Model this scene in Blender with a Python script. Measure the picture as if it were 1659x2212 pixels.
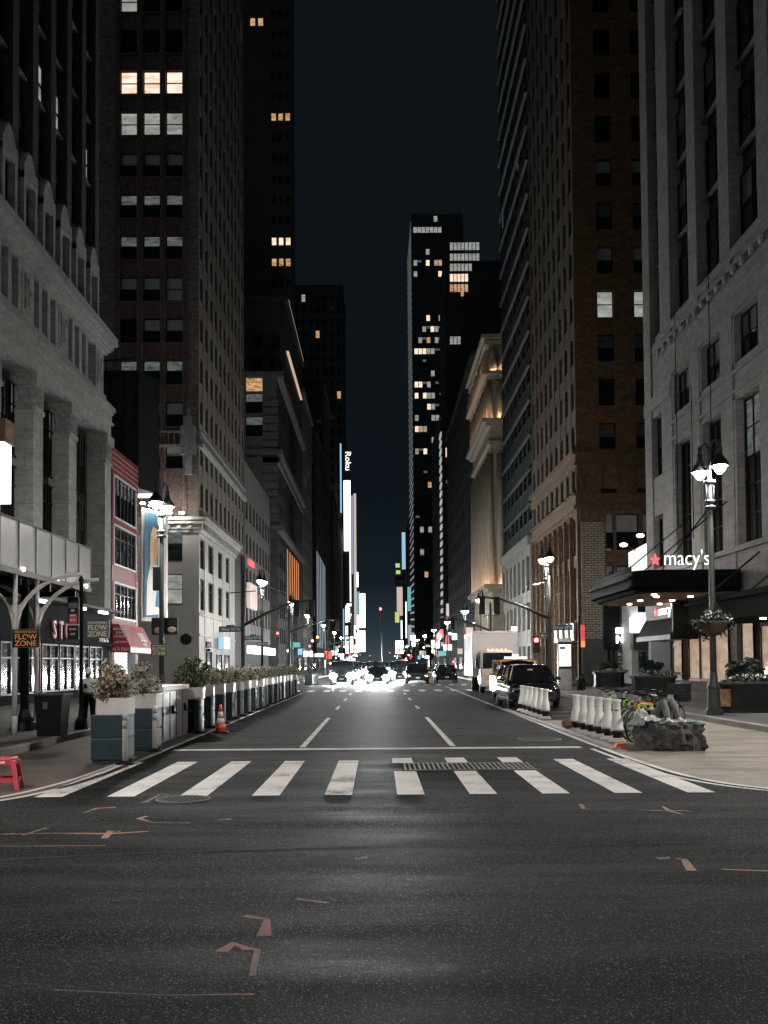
import bpy, math, random
from mathutils import Vector, Matrix
for o in list(bpy.data.objects): bpy.data.objects.remove(o)
S = bpy.context.scene
COL = S.collection
R = random.Random(11)
rad = math.radians
# ------------------------------------------------------------ camera
FPX, CX, HY, IW, IH = 2200.0, 815.0, 1434.0, 1659.0, 2212.0
PITCH, ROLL = rad(2.0), rad(-0.42)
CAMZ = 1.7
PPY = HY - FPX*math.tan(PITCH)
cd = bpy.data.cameras.new('camera'); cam = bpy.data.objects.new('camera', cd); COL.objects.link(cam)
cd.sensor_fit = 'VERTICAL'; cd.sensor_height = 36; cd.lens = FPX/IH*36
cd.shift_y = (PPY-IH/2)/IH; cd.shift_x = (IW/2-CX)/IH
cd.clip_end = 5000; cd.clip_start = 0.1
_f = Vector((0, math.cos(PITCH), math.sin(PITCH))); _u = Vector((0, -math.sin(PITCH), math.cos(PITCH))); _r = Vector((1, 0, 0))
_q = Matrix.Rotation(-ROLL, 3, _f)
_r = _q @ _r; _u = _q @ _u
cam.matrix_world = Matrix(((_r.x, _u.x, -_f.x, 0), (_r.y, _u.y, -_f.y, 0), (_r.z, _u.z, -_f.z, CAMZ), (0, 0, 0, 1)))
S.camera = cam
def at(x, y, X=None, Y=None, Z=None):
    d = _f + _r*((x-CX)/FPX) + _u*((PPY-y)/FPX)
    o = Vector((0, 0, CAMZ))
    if Y is not None: t = Y/d.y
    elif X is not None: t = X/d.x
    else: t = (Z-CAMZ)/d.z
    return o+d*t
def proj(p):
    v = Vector(p)-Vector((0, 0, CAMZ)); z = v.dot(_f)
    if z <= 0.1: return (-9999, -9999)
    return (CX+FPX*v.dot(_r)/z, PPY-FPX*v.dot(_u)/z)
def seen(p, m=90):
    x, y = proj(p); return -m < x < IW+m and -m < y < IH+m
# ------------------------------------------------------------ world, moonless night sky with city glow low down
W = bpy.data.worlds.new('World'); S.world = W; W.use_nodes = True
nt = W.node_tree; nt.nodes.clear()
wo = nt.nodes.new('ShaderNodeOutputWorld'); bg = nt.nodes.new('ShaderNodeBackground')
tc = nt.nodes.new('ShaderNodeTexCoord'); sx = nt.nodes.new('ShaderNodeSeparateXYZ'); cr = nt.nodes.new('ShaderNodeValToRGB')
nt.links.new(tc.outputs['Generated'], sx.inputs[0]); nt.links.new(sx.outputs['Z'], cr.inputs[0])
e = cr.color_ramp.elements
e[0].position = 0.0; e[0].color = (0.050, 0.074, 0.088, 1)
e[1].position = 0.55; e[1].color = (0.0042, 0.0066, 0.0078, 1)
for p_, c_ in ((0.03, (0.022, 0.036, 0.046, 1)), (0.08, (0.0070, 0.0130, 0.0175, 1)), (0.17, (0.0043, 0.0070, 0.0096, 1))):
    k = e.new(p_); k.color = c_
nt.links.new(cr.outputs[0], bg.inputs['Color']); bg.inputs['Strength'].default_value = 1.0
nt.links.new(bg.outputs[0], wo.inputs[0])
# faint broad glow of the city that washes the fronts from behind the viewer
sl = bpy.data.lights.new('city_glow', 'SUN'); sl.energy = 0.09; sl.angle = rad(45); sl.color = (0.84, 0.95, 1.0)
so = bpy.data.objects.new('city_glow', sl); COL.objects.link(so); so.rotation_euler = Vector((0.74, 0.62, -0.32)).to_track_quat('-Z', 'Y').to_euler()
S.view_settings.view_transform = 'Standard'; S.view_settings.look = 'None'
S.view_settings.gamma = 1.0; S.view_settings.exposure = 0.0
# ------------------------------------------------------------ materials
def newmat(name):
    m = bpy.data.materials.new(name); m.use_nodes = True
    return m, m.node_tree, m.node_tree.nodes['Principled BSDF']
def mix(nt, a, b, fac, mode='MIX'):
    n = nt.nodes.new('ShaderNodeMix'); n.data_type = 'RGBA'; n.blend_type = mode
    for sock, v in ((n.inputs[0], fac), (n.inputs[6], a), (n.inputs[7], b)):
        if hasattr(v, 'links'): nt.links.new(v, sock)
        elif isinstance(v, (int, float)): sock.default_value = v
        else: sock.default_value = (*v[:3], 1)
    return n.outputs[2]
def coords(nt, scale=(1, 1, 1), kind='Object'):
    t = nt.nodes.new('ShaderNodeTexCoord'); mp = nt.nodes.new('ShaderNodeMapping')
    mp.inputs['Scale'].default_value = scale; nt.links.new(t.outputs[kind], mp.inputs[0]); return mp.outputs[0]
def wcoords(nt, scale=(1, 1, 1)):
    t = nt.nodes.new('ShaderNodeNewGeometry'); mp = nt.nodes.new('ShaderNodeMapping')
    mp.inputs['Scale'].default_value = scale; nt.links.new(t.outputs['Position'], mp.inputs[0]); return mp.outputs[0]
def noise(nt, vec, scale, detail=4, rough=0.55):
    n = nt.nodes.new('ShaderNodeTexNoise'); n.inputs['Scale'].default_value = scale
    n.inputs['Detail'].default_value = detail; n.inputs['Roughness'].default_value = rough
    nt.links.new(vec, n.inputs['Vector']); return n.outputs[0]
def ramp(nt, val, *stops):
    n = nt.nodes.new('ShaderNodeValToRGB'); nt.links.new(val, n.inputs[0]); el = n.color_ramp.elements
    while len(el) < len(stops): el.new(0.5)
    for k, (p, c) in zip(el, stops):
        k.position = p; k.color = (c, c, c, 1) if isinstance(c, (int, float)) else (*c, 1)
    return n.outputs[0]
def bump(nt, b, h, strength, dist=0.02):
    n = nt.nodes.new('ShaderNodeBump'); n.inputs['Strength'].default_value = strength; n.inputs['Distance'].default_value = dist
    nt.links.new(h, n.inputs['Height']); nt.links.new(n.outputs[0], b.inputs['Normal'])
def M(name, col, rough=0.6, metal=0.0, var=0.25, vs=2.0, bmp=0.0, bs=30.0, spec=0.5, coat=0.0, streak=False):
    m, nt, b = newmat(name)
    b.inputs['Roughness'].default_value = rough; b.inputs['Metallic'].default_value = metal
    b.inputs['Specular IOR Level'].default_value = spec; b.inputs['Coat Weight'].default_value = coat
    v = wcoords(nt, (1, 1, 0.25) if streak else (1, 1, 1))
    f = ramp(nt, noise(nt, v, vs, 5, 0.6), (0.3, 1-var), (0.7, 1+var*0.4))
    nt.links.new(mix(nt, col, f, 1.0, 'MULTIPLY'), b.inputs['Base Color'])
    if bmp: bump(nt, b, noise(nt, v, bs, 3, 0.6), bmp)
    return m
def E(name, col, st):
    m, nt, b = newmat(name)
    b.inputs['Base Color'].default_value = (*[c*0.4 for c in col], 1)
    b.inputs['Emission Color'].default_value = (*col, 1); b.inputs['Emission Strength'].default_value = st
    b.inputs['Roughness'].default_value = 0.4
    return m
def Eroom(name, c1, c2, st, scale=1.4, lo=.36, hi=.62):
    m, nt, b = newmat(name)
    v = wcoords(nt, (.7, .7, 2.2))
    f = ramp(nt, noise(nt, v, scale, 3, 0.7), (lo, 0.0), (hi, 1.0))
    c = mix(nt, c1, c2, f)
    nt.links.new(c, b.inputs['Emission Color']); b.inputs['Emission Strength'].default_value = st
    b.inputs['Base Color'].default_value = (0.015, 0.015, 0.015, 1); b.inputs['Roughness'].default_value = 0.12; b.inputs['Specular IOR Level'].default_value = 0.08
    return m
def Mbrick(name, c1, c2, mortar, bw=0.42, bh=0.14, rough=0.85, bmp=0.6, var=0.5, msz=0.014):
    m, nt, b = newmat(name); b.inputs['Roughness'].default_value = rough
    g = nt.nodes.new('ShaderNodeNewGeometry'); s = nt.nodes.new('ShaderNodeSeparateXYZ'); nt.links.new(g.outputs['Position'], s.inputs[0])
    ad = nt.nodes.new('ShaderNodeMath'); ad.operation = 'ADD'; nt.links.new(s.outputs['X'], ad.inputs[0]); nt.links.new(s.outputs['Y'], ad.inputs[1])
    cb = nt.nodes.new('ShaderNodeCombineXYZ'); nt.links.new(ad.outputs[0], cb.inputs[0]); nt.links.new(s.outputs['Z'], cb.inputs[1])
    bt = nt.nodes.new('ShaderNodeTexBrick'); nt.links.new(cb.outputs[0], bt.inputs['Vector'])
    bt.inputs['Scale'].default_value = 1.0; bt.inputs['Brick Width'].default_value = bw; bt.inputs['Row Height'].default_value = bh
    bt.inputs['Mortar Size'].default_value = msz; bt.inputs['Color1'].default_value = (*c1, 1); bt.inputs['Color2'].default_value = (*c2, 1)
    bt.inputs['Mortar'].default_value = (*mortar, 1)
    f = ramp(nt, noise(nt, wcoords(nt, (1, 1, 2.2)), 1.6, 6, 0.75), (0.32, 1-var), (0.68, 1.25))
    c = mix(nt, bt.outputs['Color'], f, 1.0, 'MULTIPLY')
    nt.links.new(c, b.inputs['Base Color'])
    n2 = noise(nt, wcoords(nt, (1, 1, 3.5)), 3.2, 4, 0.7)
    h = nt.nodes.new('ShaderNodeMath'); h.operation = 'SUBTRACT'; nt.links.new(n2, h.inputs[0]); nt.links.new(bt.outputs['Fac'], h.inputs[1])
    bump(nt, b, h.outputs[0], bmp, 0.05)
    return m
def Masphalt():
    m, nt, b = newmat('asphalt'); b.inputs['Specular IOR Level'].default_value = 0.035
    v = wcoords(nt)
    big = ramp(nt, noise(nt, v, 0.22, 5, 0.6), (0.35, 0.62), (0.68, 1.15))
    strk = ramp(nt, noise(nt, wcoords(nt, (0.25, 1.3, 1)), 1.1, 4, 0.6), (0.35, 0.78), (0.65, 1.12))
    n1 = noise(nt, v, 75, 2, 0.9)
    sp = ramp(nt, n1, (0.40, (0.0004, 0.0007, 0.0009)), (0.50, (0.0022, 0.0032, 0.0038)), (0.58, (0.013, 0.0175, 0.020)), (0.66, (0.12, 0.127, 0.125)))
    n0 = noise(nt, v, 17, 4, 0.7)
    vo = nt.nodes.new('ShaderNodeTexVoronoi'); vo.inputs['Scale'].default_value = 70; nt.links.new(v, vo.inputs['Vector'])
    sv = nt.nodes.new('ShaderNodeSeparateColor'); nt.links.new(vo.outputs['Color'], sv.inputs[0])
    peb = ramp(nt, sv.outputs[0], (0.80, 0.0), (0.93, 1.0))
    near = ramp(nt, vo.outputs['Distance'], (0.30, 1.0), (0.55, 0.0))
    pf = nt.nodes.new('ShaderNodeMath'); pf.operation = 'MULTIPLY'; nt.links.new(peb, pf.inputs[0]); nt.links.new(near, pf.inputs[1])
    sp = mix(nt, sp, (0.14, 0.15, 0.15), pf.outputs[0])
    sp = mix(nt, sp, ramp(nt, n0, (0.35, 0.62), (0.68, 1.3)), 1.0, 'MULTIPLY')
    c = mix(nt, sp, big, 1.0, 'MULTIPLY'); c = mix(nt, c, strk, 1.0, 'MULTIPLY')
    # lighter, browner outer areas of the crossing
    s = nt.nodes.new('ShaderNodeSeparateXYZ'); g = nt.nodes.new('ShaderNodeNewGeometry'); nt.links.new(g.outputs['Position'], s.inputs[0])
    ab = nt.nodes.new('ShaderNodeMath'); ab.operation = 'ABSOLUTE'; nt.links.new(s.outputs['X'], ab.inputs[0])
    side = ramp(nt, ab.outputs[0], (0.0, 0.0), (1.0, 1.0))
    mr = nt.nodes.new('ShaderNodeMapRange'); mr.inputs[1].default_value = 2.2; mr.inputs[2].default_value = 5.5; nt.links.new(ab.outputs[0], mr.inputs[0])
    my = nt.nodes.new('ShaderNodeMapRange'); my.inputs[1].default_value = 8.6; my.inputs[2].default_value = 10.8; nt.links.new(s.outputs['Y'], my.inputs[0])
    mu = nt.nodes.new('ShaderNodeMath'); mu.operation = 'MULTIPLY'; nt.links.new(mr.outputs[0], mu.inputs[0]); nt.links.new(my.outputs[0], mu.inputs[1])
    my2 = nt.nodes.new('ShaderNodeMapRange'); my2.inputs[1].default_value = 17; my2.inputs[2].default_value = 12.5; nt.links.new(s.outputs['Y'], my2.inputs[0])
    mu2 = nt.nodes.new('ShaderNodeMath'); mu2.operation = 'MULTIPLY'; nt.links.new(mu.outputs[0], mu2.inputs[0]); nt.links.new(my2.outputs[0], mu2.inputs[1])
    mu3 = nt.nodes.new('ShaderNodeMath'); mu3.operation = 'MULTIPLY'; nt.links.new(mu2.outputs[0], mu3.inputs[0]); nt.links.new(ramp(nt, noise(nt, v, 0.6, 5, 0.65), (0.3, 0.2), (0.7, 1.0)), mu3.inputs[1])
    c = mix(nt, c, mix(nt, c, (2.1, 1.75, 1.55), 1.0, 'MULTIPLY'), mu3.outputs[0])
    nt.links.new(c, b.inputs['Base Color'])
    nt.links.new(ramp(nt, noise(nt, wcoords(nt, (0.35, 1.6, 1)), 0.9, 4, 0.6), (0.3, 0.52), (0.7, 0.80)), b.inputs['Roughness'])
    hh = nt.nodes.new('ShaderNodeMath'); hh.operation = 'ADD'; nt.links.new(n1, hh.inputs[0]); nt.links.new(n0, hh.inputs[1])
    bump(nt, b, hh.outputs[0], 0.75, 0.012)
    return m
def Mpave(name, col, slab=1.5, rough=0.7, dark=0.45):
    m, nt, b = newmat(name); b.inputs['Roughness'].default_value = rough
    bt = nt.nodes.new('ShaderNodeTexBrick'); nt.links.new(wcoords(nt), bt.inputs['Vector'])
    bt.offset = 0.0; bt.inputs['Scale'].default_value = 1; bt.inputs['Brick Width'].default_value = slab; bt.inputs['Row Height'].default_value = slab
    bt.inputs['Mortar Size'].default_value = 0.012
    bt.inputs['Color1'].default_value = (*col, 1); bt.inputs['Color2'].default_value = (*[k*0.88 for k in col], 1); bt.inputs['Mortar'].default_value = (*[k*dark for k in col], 1)
    f = ramp(nt, noise(nt, wcoords(nt, (.6, 1.3, 1)), 0.8, 7, 0.75), (0.34, 0.42), (0.66, 1.25))
    f2 = ramp(nt, noise(nt, wcoords(nt), 55, 2, 0.7), (0.35, 0.75), (0.7, 1.25))
    c = mix(nt, mix(nt, bt.outputs['Color'], f, 1.0, 'MULTIPLY'), f2, 1.0, 'MULTIPLY')
    nt.links.new(c, b.inputs['Base Color']); bump(nt, b, noise(nt, wcoords(nt), 55, 2, 0.7), 0.3, 0.01)
    return m
def Mpaint(name, col, wear=0.42, rough=0.6):
    m, nt, b = newmat(name); b.inputs['Roughness'].default_value = rough
    n1 = noise(nt, wcoords(nt), 26, 5, 0.8); n2 = noise(nt, wcoords(nt), 1.3, 4, 0.6)
    ad = nt.nodes.new('ShaderNodeMath'); ad.operation = 'ADD'; nt.links.new(n1, ad.inputs[0]); nt.links.new(n2, ad.inputs[1])
    f = ramp(nt, ad.outputs[0], (wear, 0.0), (wear+0.09, 1.0))
    c = mix(nt, (0.006, 0.007, 0.008) if col[0] < .3 else (0.05, 0.05, 0.05), mix(nt, col, ramp(nt, n2, (0.3, 0.72), (0.7, 1.0)), 1.0, 'MULTIPLY'), f)
    nt.links.new(c, b.inputs['Base Color']); bump(nt, b, n1, 0.3, 0.006)
    return m
MT = {}
MT['asphalt'] = Masphalt()
MT['side'] = Mpave('sidewalk_concrete', (0.10, 0.098, 0.095))
MT['pave_l'] = Mpave('rust_brown_plaza_surface', (0.085, 0.06, 0.052), 40.0, 0.75, 1.0)
MT['pave_r'] = Mpave('beige_plaza_surface', (0.24, 0.205, 0.17), 40.0, 0.75, 1.0)
MT['kerb'] = M('kerb_granite', (0.30, 0.29, 0.28), 0.7, bmp=0.3)
MT['paint'] = Mpaint('road_paint', (0.62, 0.585, 0.56), 0.80)
MT['paint2'] = Mpaint('thin_road_paint', (0.55, 0.50, 0.46), 0.90)
MT['orange_spray'] = Mpaint('orange_spray', (0.26, 0.11, 0.045), .99)
MT['red_spray'] = Mpaint('red_spray', (0.16, 0.014, 0.018), .975)
MT['tar'] = M('tar_seal', (0.035, 0.034, 0.033), 0.9, spec=.05)
MT['matte'] = M('matte_black_canopy', (0.005, 0.006, 0.007), 0.8, spec=0.03)
MT['iron'] = M('cast_iron', (0.035, 0.035, 0.035), 0.7, 0.0, bmp=0.4, spec=.15)
MT['ironrim'] = M('worn_iron_rim', (0.22, 0.22, 0.21), 0.7, 0.0, bmp=0.4, spec=.15)
MT['limestone'] = Mbrick('pale_limestone', (0.30, 0.302, 0.29), (0.265, 0.266, 0.255), (0.16, 0.16, 0.155), 1.6, 0.8, msz=0.012, bmp=0.15, var=0.32)
MT['limestone_d'] = M('mottled_limestone_carving', (0.30, 0.30, 0.29), 0.85, var=0.5, vs=5, bmp=0.8, bs=8)  # limestone with stronger random mottle and bump
MT['terracotta_w'] = Mbrick('warm_white_terracotta', (0.225, 0.210, 0.202), (0.20, 0.186, 0.18), (0.12, 0.11, 0.105), 1.35, 0.66, msz=0.012, bmp=0.12, var=0.28)
MT['darkbrick'] = M('dark_grey_brick', (0.042, 0.048, 0.052), 0.85, var=0.4, bmp=0.4)
MT['dark'] = M('near_black_wall', (0.036, 0.044, 0.049), 0.8, var=0.4, spec=.2)
MT['darker'] = M('black_recess', (0.02, 0.025, 0.028), 0.6, spec=.15)
MT['brick_red'] = Mbrick('red_brown_brick', (0.19, 0.14, 0.122), (0.30, 0.245, 0.22), (0.12, 0.11, 0.105), var=0.55)
MT['brick_carved'] = M('carved_red_brick_spandrel', (0.15, 0.10, 0.088), 0.9, var=0.75, vs=4.5, bmp=1.0, bs=7)
MT['brick_brown'] = Mbrick('brown_brick', (0.25, 0.135, 0.065), (0.33, 0.19, 0.095), (0.14, 0.09, 0.06), bh=0.16, var=0.55)
MT['brown_stone'] = M('brown_carved_stone', (0.18, 0.112, 0.072), 0.85, var=0.55, vs=3, bmp=0.8, bs=9)
MT['brick_cream'] = Mbrick('cream_glazed_brick', (0.50, 0.43, 0.35), (0.42, 0.35, 0.28), (0.10, 0.08, 0.06), 0.55, 0.2, msz=0.03, var=0.3)
MT['cream'] = M('cream_stone', (0.35, 0.335, 0.315), 0.75, var=0.15, vs=0.6, bmp=0.15)
MT['creamdim'] = M('dim_cream_stone', (0.24, 0.235, 0.225), 0.8, var=0.25)
MT['cabsteel'] = M('dark_brushed_steel', (0.075, 0.075, 0.08), 0.4, 0.25, var=0.35, streak=True, spec=.3)
MT['beige'] = M('beige_limestone', (0.36, 0.31, 0.25), 0.8, var=0.25, bmp=0.2)
MT['greystone'] = M('grey_stone', (0.12, 0.12, 0.118), 0.8, var=0.35, bmp=0.3)
MT['redpanel'] = M('red_painted_cladding', (0.22, 0.008, 0.013), 0.55, var=0.25, vs=1.5, spec=.2)
MT['redstripe'] = M('pale_cladding_joint', (0.55, 0.30, 0.28), 0.5)
MT['redawn'] = M('red_awning_canvas', (0.45, 0.03, 0.05), 0.6)
MT['white'] = M('white_paint', (0.78, 0.76, 0.74), 0.5, var=0.1)
MT['offwhite'] = M('off_white_plastic', (0.66, 0.62, 0.60), 0.5, var=0.12, vs=4)
MT['shed'] = M('grey_white_hoarding', (0.22, 0.225, 0.225), 0.32, var=0.2, vs=0.8, streak=True)
MT['shutter'] = M('galvanised_shutter', (0.55, 0.54, 0.50), 0.4, 0.2)
MT['blue'] = M('blue_grey_barrier_plastic', (0.014, 0.036, 0.047), 0.55, var=0.35, vs=3, bmp=0.15)
MT['bluepale'] = M('lit_side_blue_plastic', (0.11, 0.17, 0.20), 0.55, var=0.5, vs=5)  # paler blue for the road-facing side, its brighter light put into the colour
MT['steel'] = M('brushed_steel', (0.40, 0.39, 0.38), 0.3, 0.85, var=0.3)
MT['metal_d'] = M('dark_painted_metal', (0.010, 0.012, 0.013), 0.45, 0.0, var=0.3, spec=.25)
MT['metal_g'] = M('grey_painted_metal', (0.055, 0.062, 0.06), 0.4, 0.0, spec=.35)
MT['black'] = M('black_plastic', (0.007, 0.008, 0.009), 0.45, var=0.2, spec=.25)
MT['rubber'] = M('tyre_rubber', (0.018, 0.018, 0.018), 0.8)
MT['carblack'] = M('black_car_paint', (0.008, 0.009, 0.011), 0.12, 0.0, var=0.05, coat=1.0)
MT['cargrey'] = M('dark_grey_car_paint', (0.05, 0.055, 0.06), 0.2, 0.4, var=0.05, coat=1.0)
MT['taxi'] = M('taxi_yellow_paint', (0.72, 0.33, 0.04), 0.2, 0.0, var=0.05, coat=1.0)
MT['truckwhite'] = M('white_truck_paint', (0.48, 0.455, 0.44), 0.35, 0.0, var=0.12)
MT['truckside'] = M('aluminium_truck_side', (0.34, 0.34, 0.34), 0.3, 0.3, var=0.15)
MT['glass'] = M('dark_window_glass', (0.012, 0.015, 0.017), 0.07, var=0.3, spec=0.6)
MT['carglass'] = M('car_glass', (0.01, 0.012, 0.014), 0.03, var=0.1, spec=0.8)
MT['blind'] = M('pale_roller_blind', (0.40, 0.41, 0.41), 0.6, var=0.15)
MT['blind2'] = M('dim_roller_blind', (0.12, 0.125, 0.13), 0.5, var=0.3)
MT['lit_warm'] = Eroom('lit_room_warm', (0.95, 0.50, 0.26), (1.0, 0.88, 0.72), 1.1, .9, .38, .55)
MT['lit_cool'] = Eroom('lit_room_cool', (0.30, 0.31, 0.29), (0.62, 0.64, 0.58), 0.62, .8, .35, .65)
MT['lit_dim'] = Eroom('lit_room_dim', (0.10, 0.13, 0.15), (0.35, 0.38, 0.36), 0.35)
MT['lit_amber'] = Eroom('lit_room_amber', (0.35, 0.14, 0.04), (1.0, 0.62, 0.32), 0.75)
MT['shopwarm'] = Eroom('shop_display_beige', (0.75, 0.42, 0.24), (0.95, 0.74, 0.55), 0.45, 0.8)
MT['shopcool'] = Eroom('shop_interior_cool', (0.02, 0.04, 0.05), (0.70, 0.82, 0.85), 0.16, 2.2, .50, .74)
MT['shopmix'] = Eroom('shop_interior_mixed', (0.015, 0.02, 0.025), (0.95, 0.85, 0.75), 0.42, 3.0, .48, .72)
MT['lamp'] = E('lamp_lens', (1.0, 0.965, 0.91), 1150.0)
MT['lampboost'] = E('lamp_lens_boosted', (1.0, 0.96, 0.90), 1900.0)  # stronger lens for the two added lamps out of view
MT['head'] = E('headlamp', (0.95, 1.0, 0.98), 900.0)
MT['amber'] = E('amber_lamp', (1.0, 0.32, 0.08), 14.0)
MT['sign_w'] = E('lit_sign_white', (1.0, 0.97, 0.95), 2.2)
MT['sign_w2'] = E('lit_screen_white', (0.93, 0.97, 1.0), 4.0)
MT['sign_c'] = E('lit_screen_cyan', (0.16, 0.55, 0.58), 0.8)
MT['sign_b'] = E('lit_screen_blue', (0.35, 0.62, 0.85), 0.9)
MT['sign_g'] = E('lit_screen_green', (0.60, 0.75, 0.22), 0.9)
MT['sign_r'] = E('lit_sign_red', (1.0, 0.10, 0.10), 1.8)
MT['sign_l'] = E('lit_screen_lilac', (0.42, 0.46, 0.62), 0.7)
MT['sign_p'] = E('lit_panel_pinkish', (0.75, 0.60, 0.55), 0.8)
MT['glow_o'] = E('orange_glow', (1.0, 0.42, 0.16), 0.65)
MT['led_r'] = E('red_lamp', (1.0, 0.08, 0.08), 10)
MT['led_w'] = E('small_white_lamp', (1, 0.97, 0.9), 14)
MT['led_o'] = E('small_orange_lamp', (1, 0.45, 0.15), 9)
MT['leaf'] = M('green_leaves', (0.07, 0.11, 0.045), 0.6, var=0.5, vs=9)
MT['leafd'] = M('dark_leaves', (0.014, 0.022, 0.012), 0.6, var=0.5, vs=9)
MT['flower'] = M('cream_blossom', (0.72, 0.66, 0.56), 0.7, var=0.35, vs=9)
MT['flowerw'] = M('white_blossom', (0.70, 0.66, 0.64), 0.7, var=0.2, vs=9)
MT['flowero'] = M('rust_orange_blossom', (0.42, 0.10, 0.05), 0.7, var=0.4, vs=9)
MT['stem'] = M('brown_stem', (0.08, 0.06, 0.045), 0.8)
MT['skin'] = M('dark_skin', (0.10, 0.055, 0.035), 0.5, var=0.1)
MT['skin2'] = M('light_skin', (0.45, 0.27, 0.20), 0.5, var=0.1)
MT['cloth_w'] = M('pale_grey_jacket_cloth', (0.66, 0.68, 0.69), 0.8, var=0.2, bmp=0.3, bs=18)
MT['cloth_g'] = M('grey_sweatpants_cloth', (0.15, 0.15, 0.148), 0.9, var=0.3, vs=6, bmp=0.5, bs=14)
MT['cloth_b'] = M('black_cloth', (0.010, 0.011, 0.012), 0.9, spec=.1)
MT['blanket'] = M('pale_crumpled_blanket', (0.45, 0.44, 0.44), 0.85, var=0.3, vs=5, bmp=0.8, bs=7)
MT['shoe'] = M('white_trainer', (0.72, 0.70, 0.68), 0.5)
MT['rock'] = M('rough_grey_rock', (0.095, 0.09, 0.087), 0.85, var=0.8, vs=7, bmp=1.0, bs=22)
MT['stool'] = M('pinkish_red_plastic', (0.62, 0.06, 0.09), 0.35, var=0.15)
MT['cone'] = M('orange_cone_plastic', (0.85, 0.10, 0.05), 0.5, var=0.15)
MT['cone_w'] = M('reflective_cone_band', (0.85, 0.83, 0.80), 0.4, var=0.1)
MT['lime'] = M('lime_bike_paint', (0.38, 0.55, 0.05), 0.35)
MT['orange'] = M('orange_bike_paint', (0.75, 0.16, 0.03), 0.35)
MT['silver'] = M('silver_bike_paint', (0.45, 0.46, 0.47), 0.3, 0.6)
MT['chrome'] = M('chrome', (0.7, 0.7, 0.7), 0.15, 1.0)
MT['signblue'] = M('street_sign_blue_green', (0.03, 0.14, 0.18), 0.4)
MT['signblack'] = M('sign_black', (0.008, 0.010, 0.012), 0.5, spec=.2)
MT['signteal'] = M('sign_dark_teal', (0.07, 0.13, 0.14), 0.4)
MT['txt_o'] = M('orange_lettering', (0.95, 0.36, 0.07), 0.5, var=0.05)
MT['txt_y'] = M('pale_yellow_lettering', (0.80, 0.68, 0.40), 0.5, var=0.05)
MT['txt_w'] = M('white_lettering', (0.80, 0.80, 0.78), 0.5, var=0.05)
MT['txt_r'] = M('red_lettering', (0.60, 0.05, 0.06), 0.5, var=0.05)
MT['txt_p'] = M('dull_pink_lettering', (0.50, 0.17, 0.16), 0.5, var=0.3, vs=8)
MT['orangepanel'] = M('orange_brown_panel', (0.50, 0.17, 0.05), 0.6)
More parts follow.
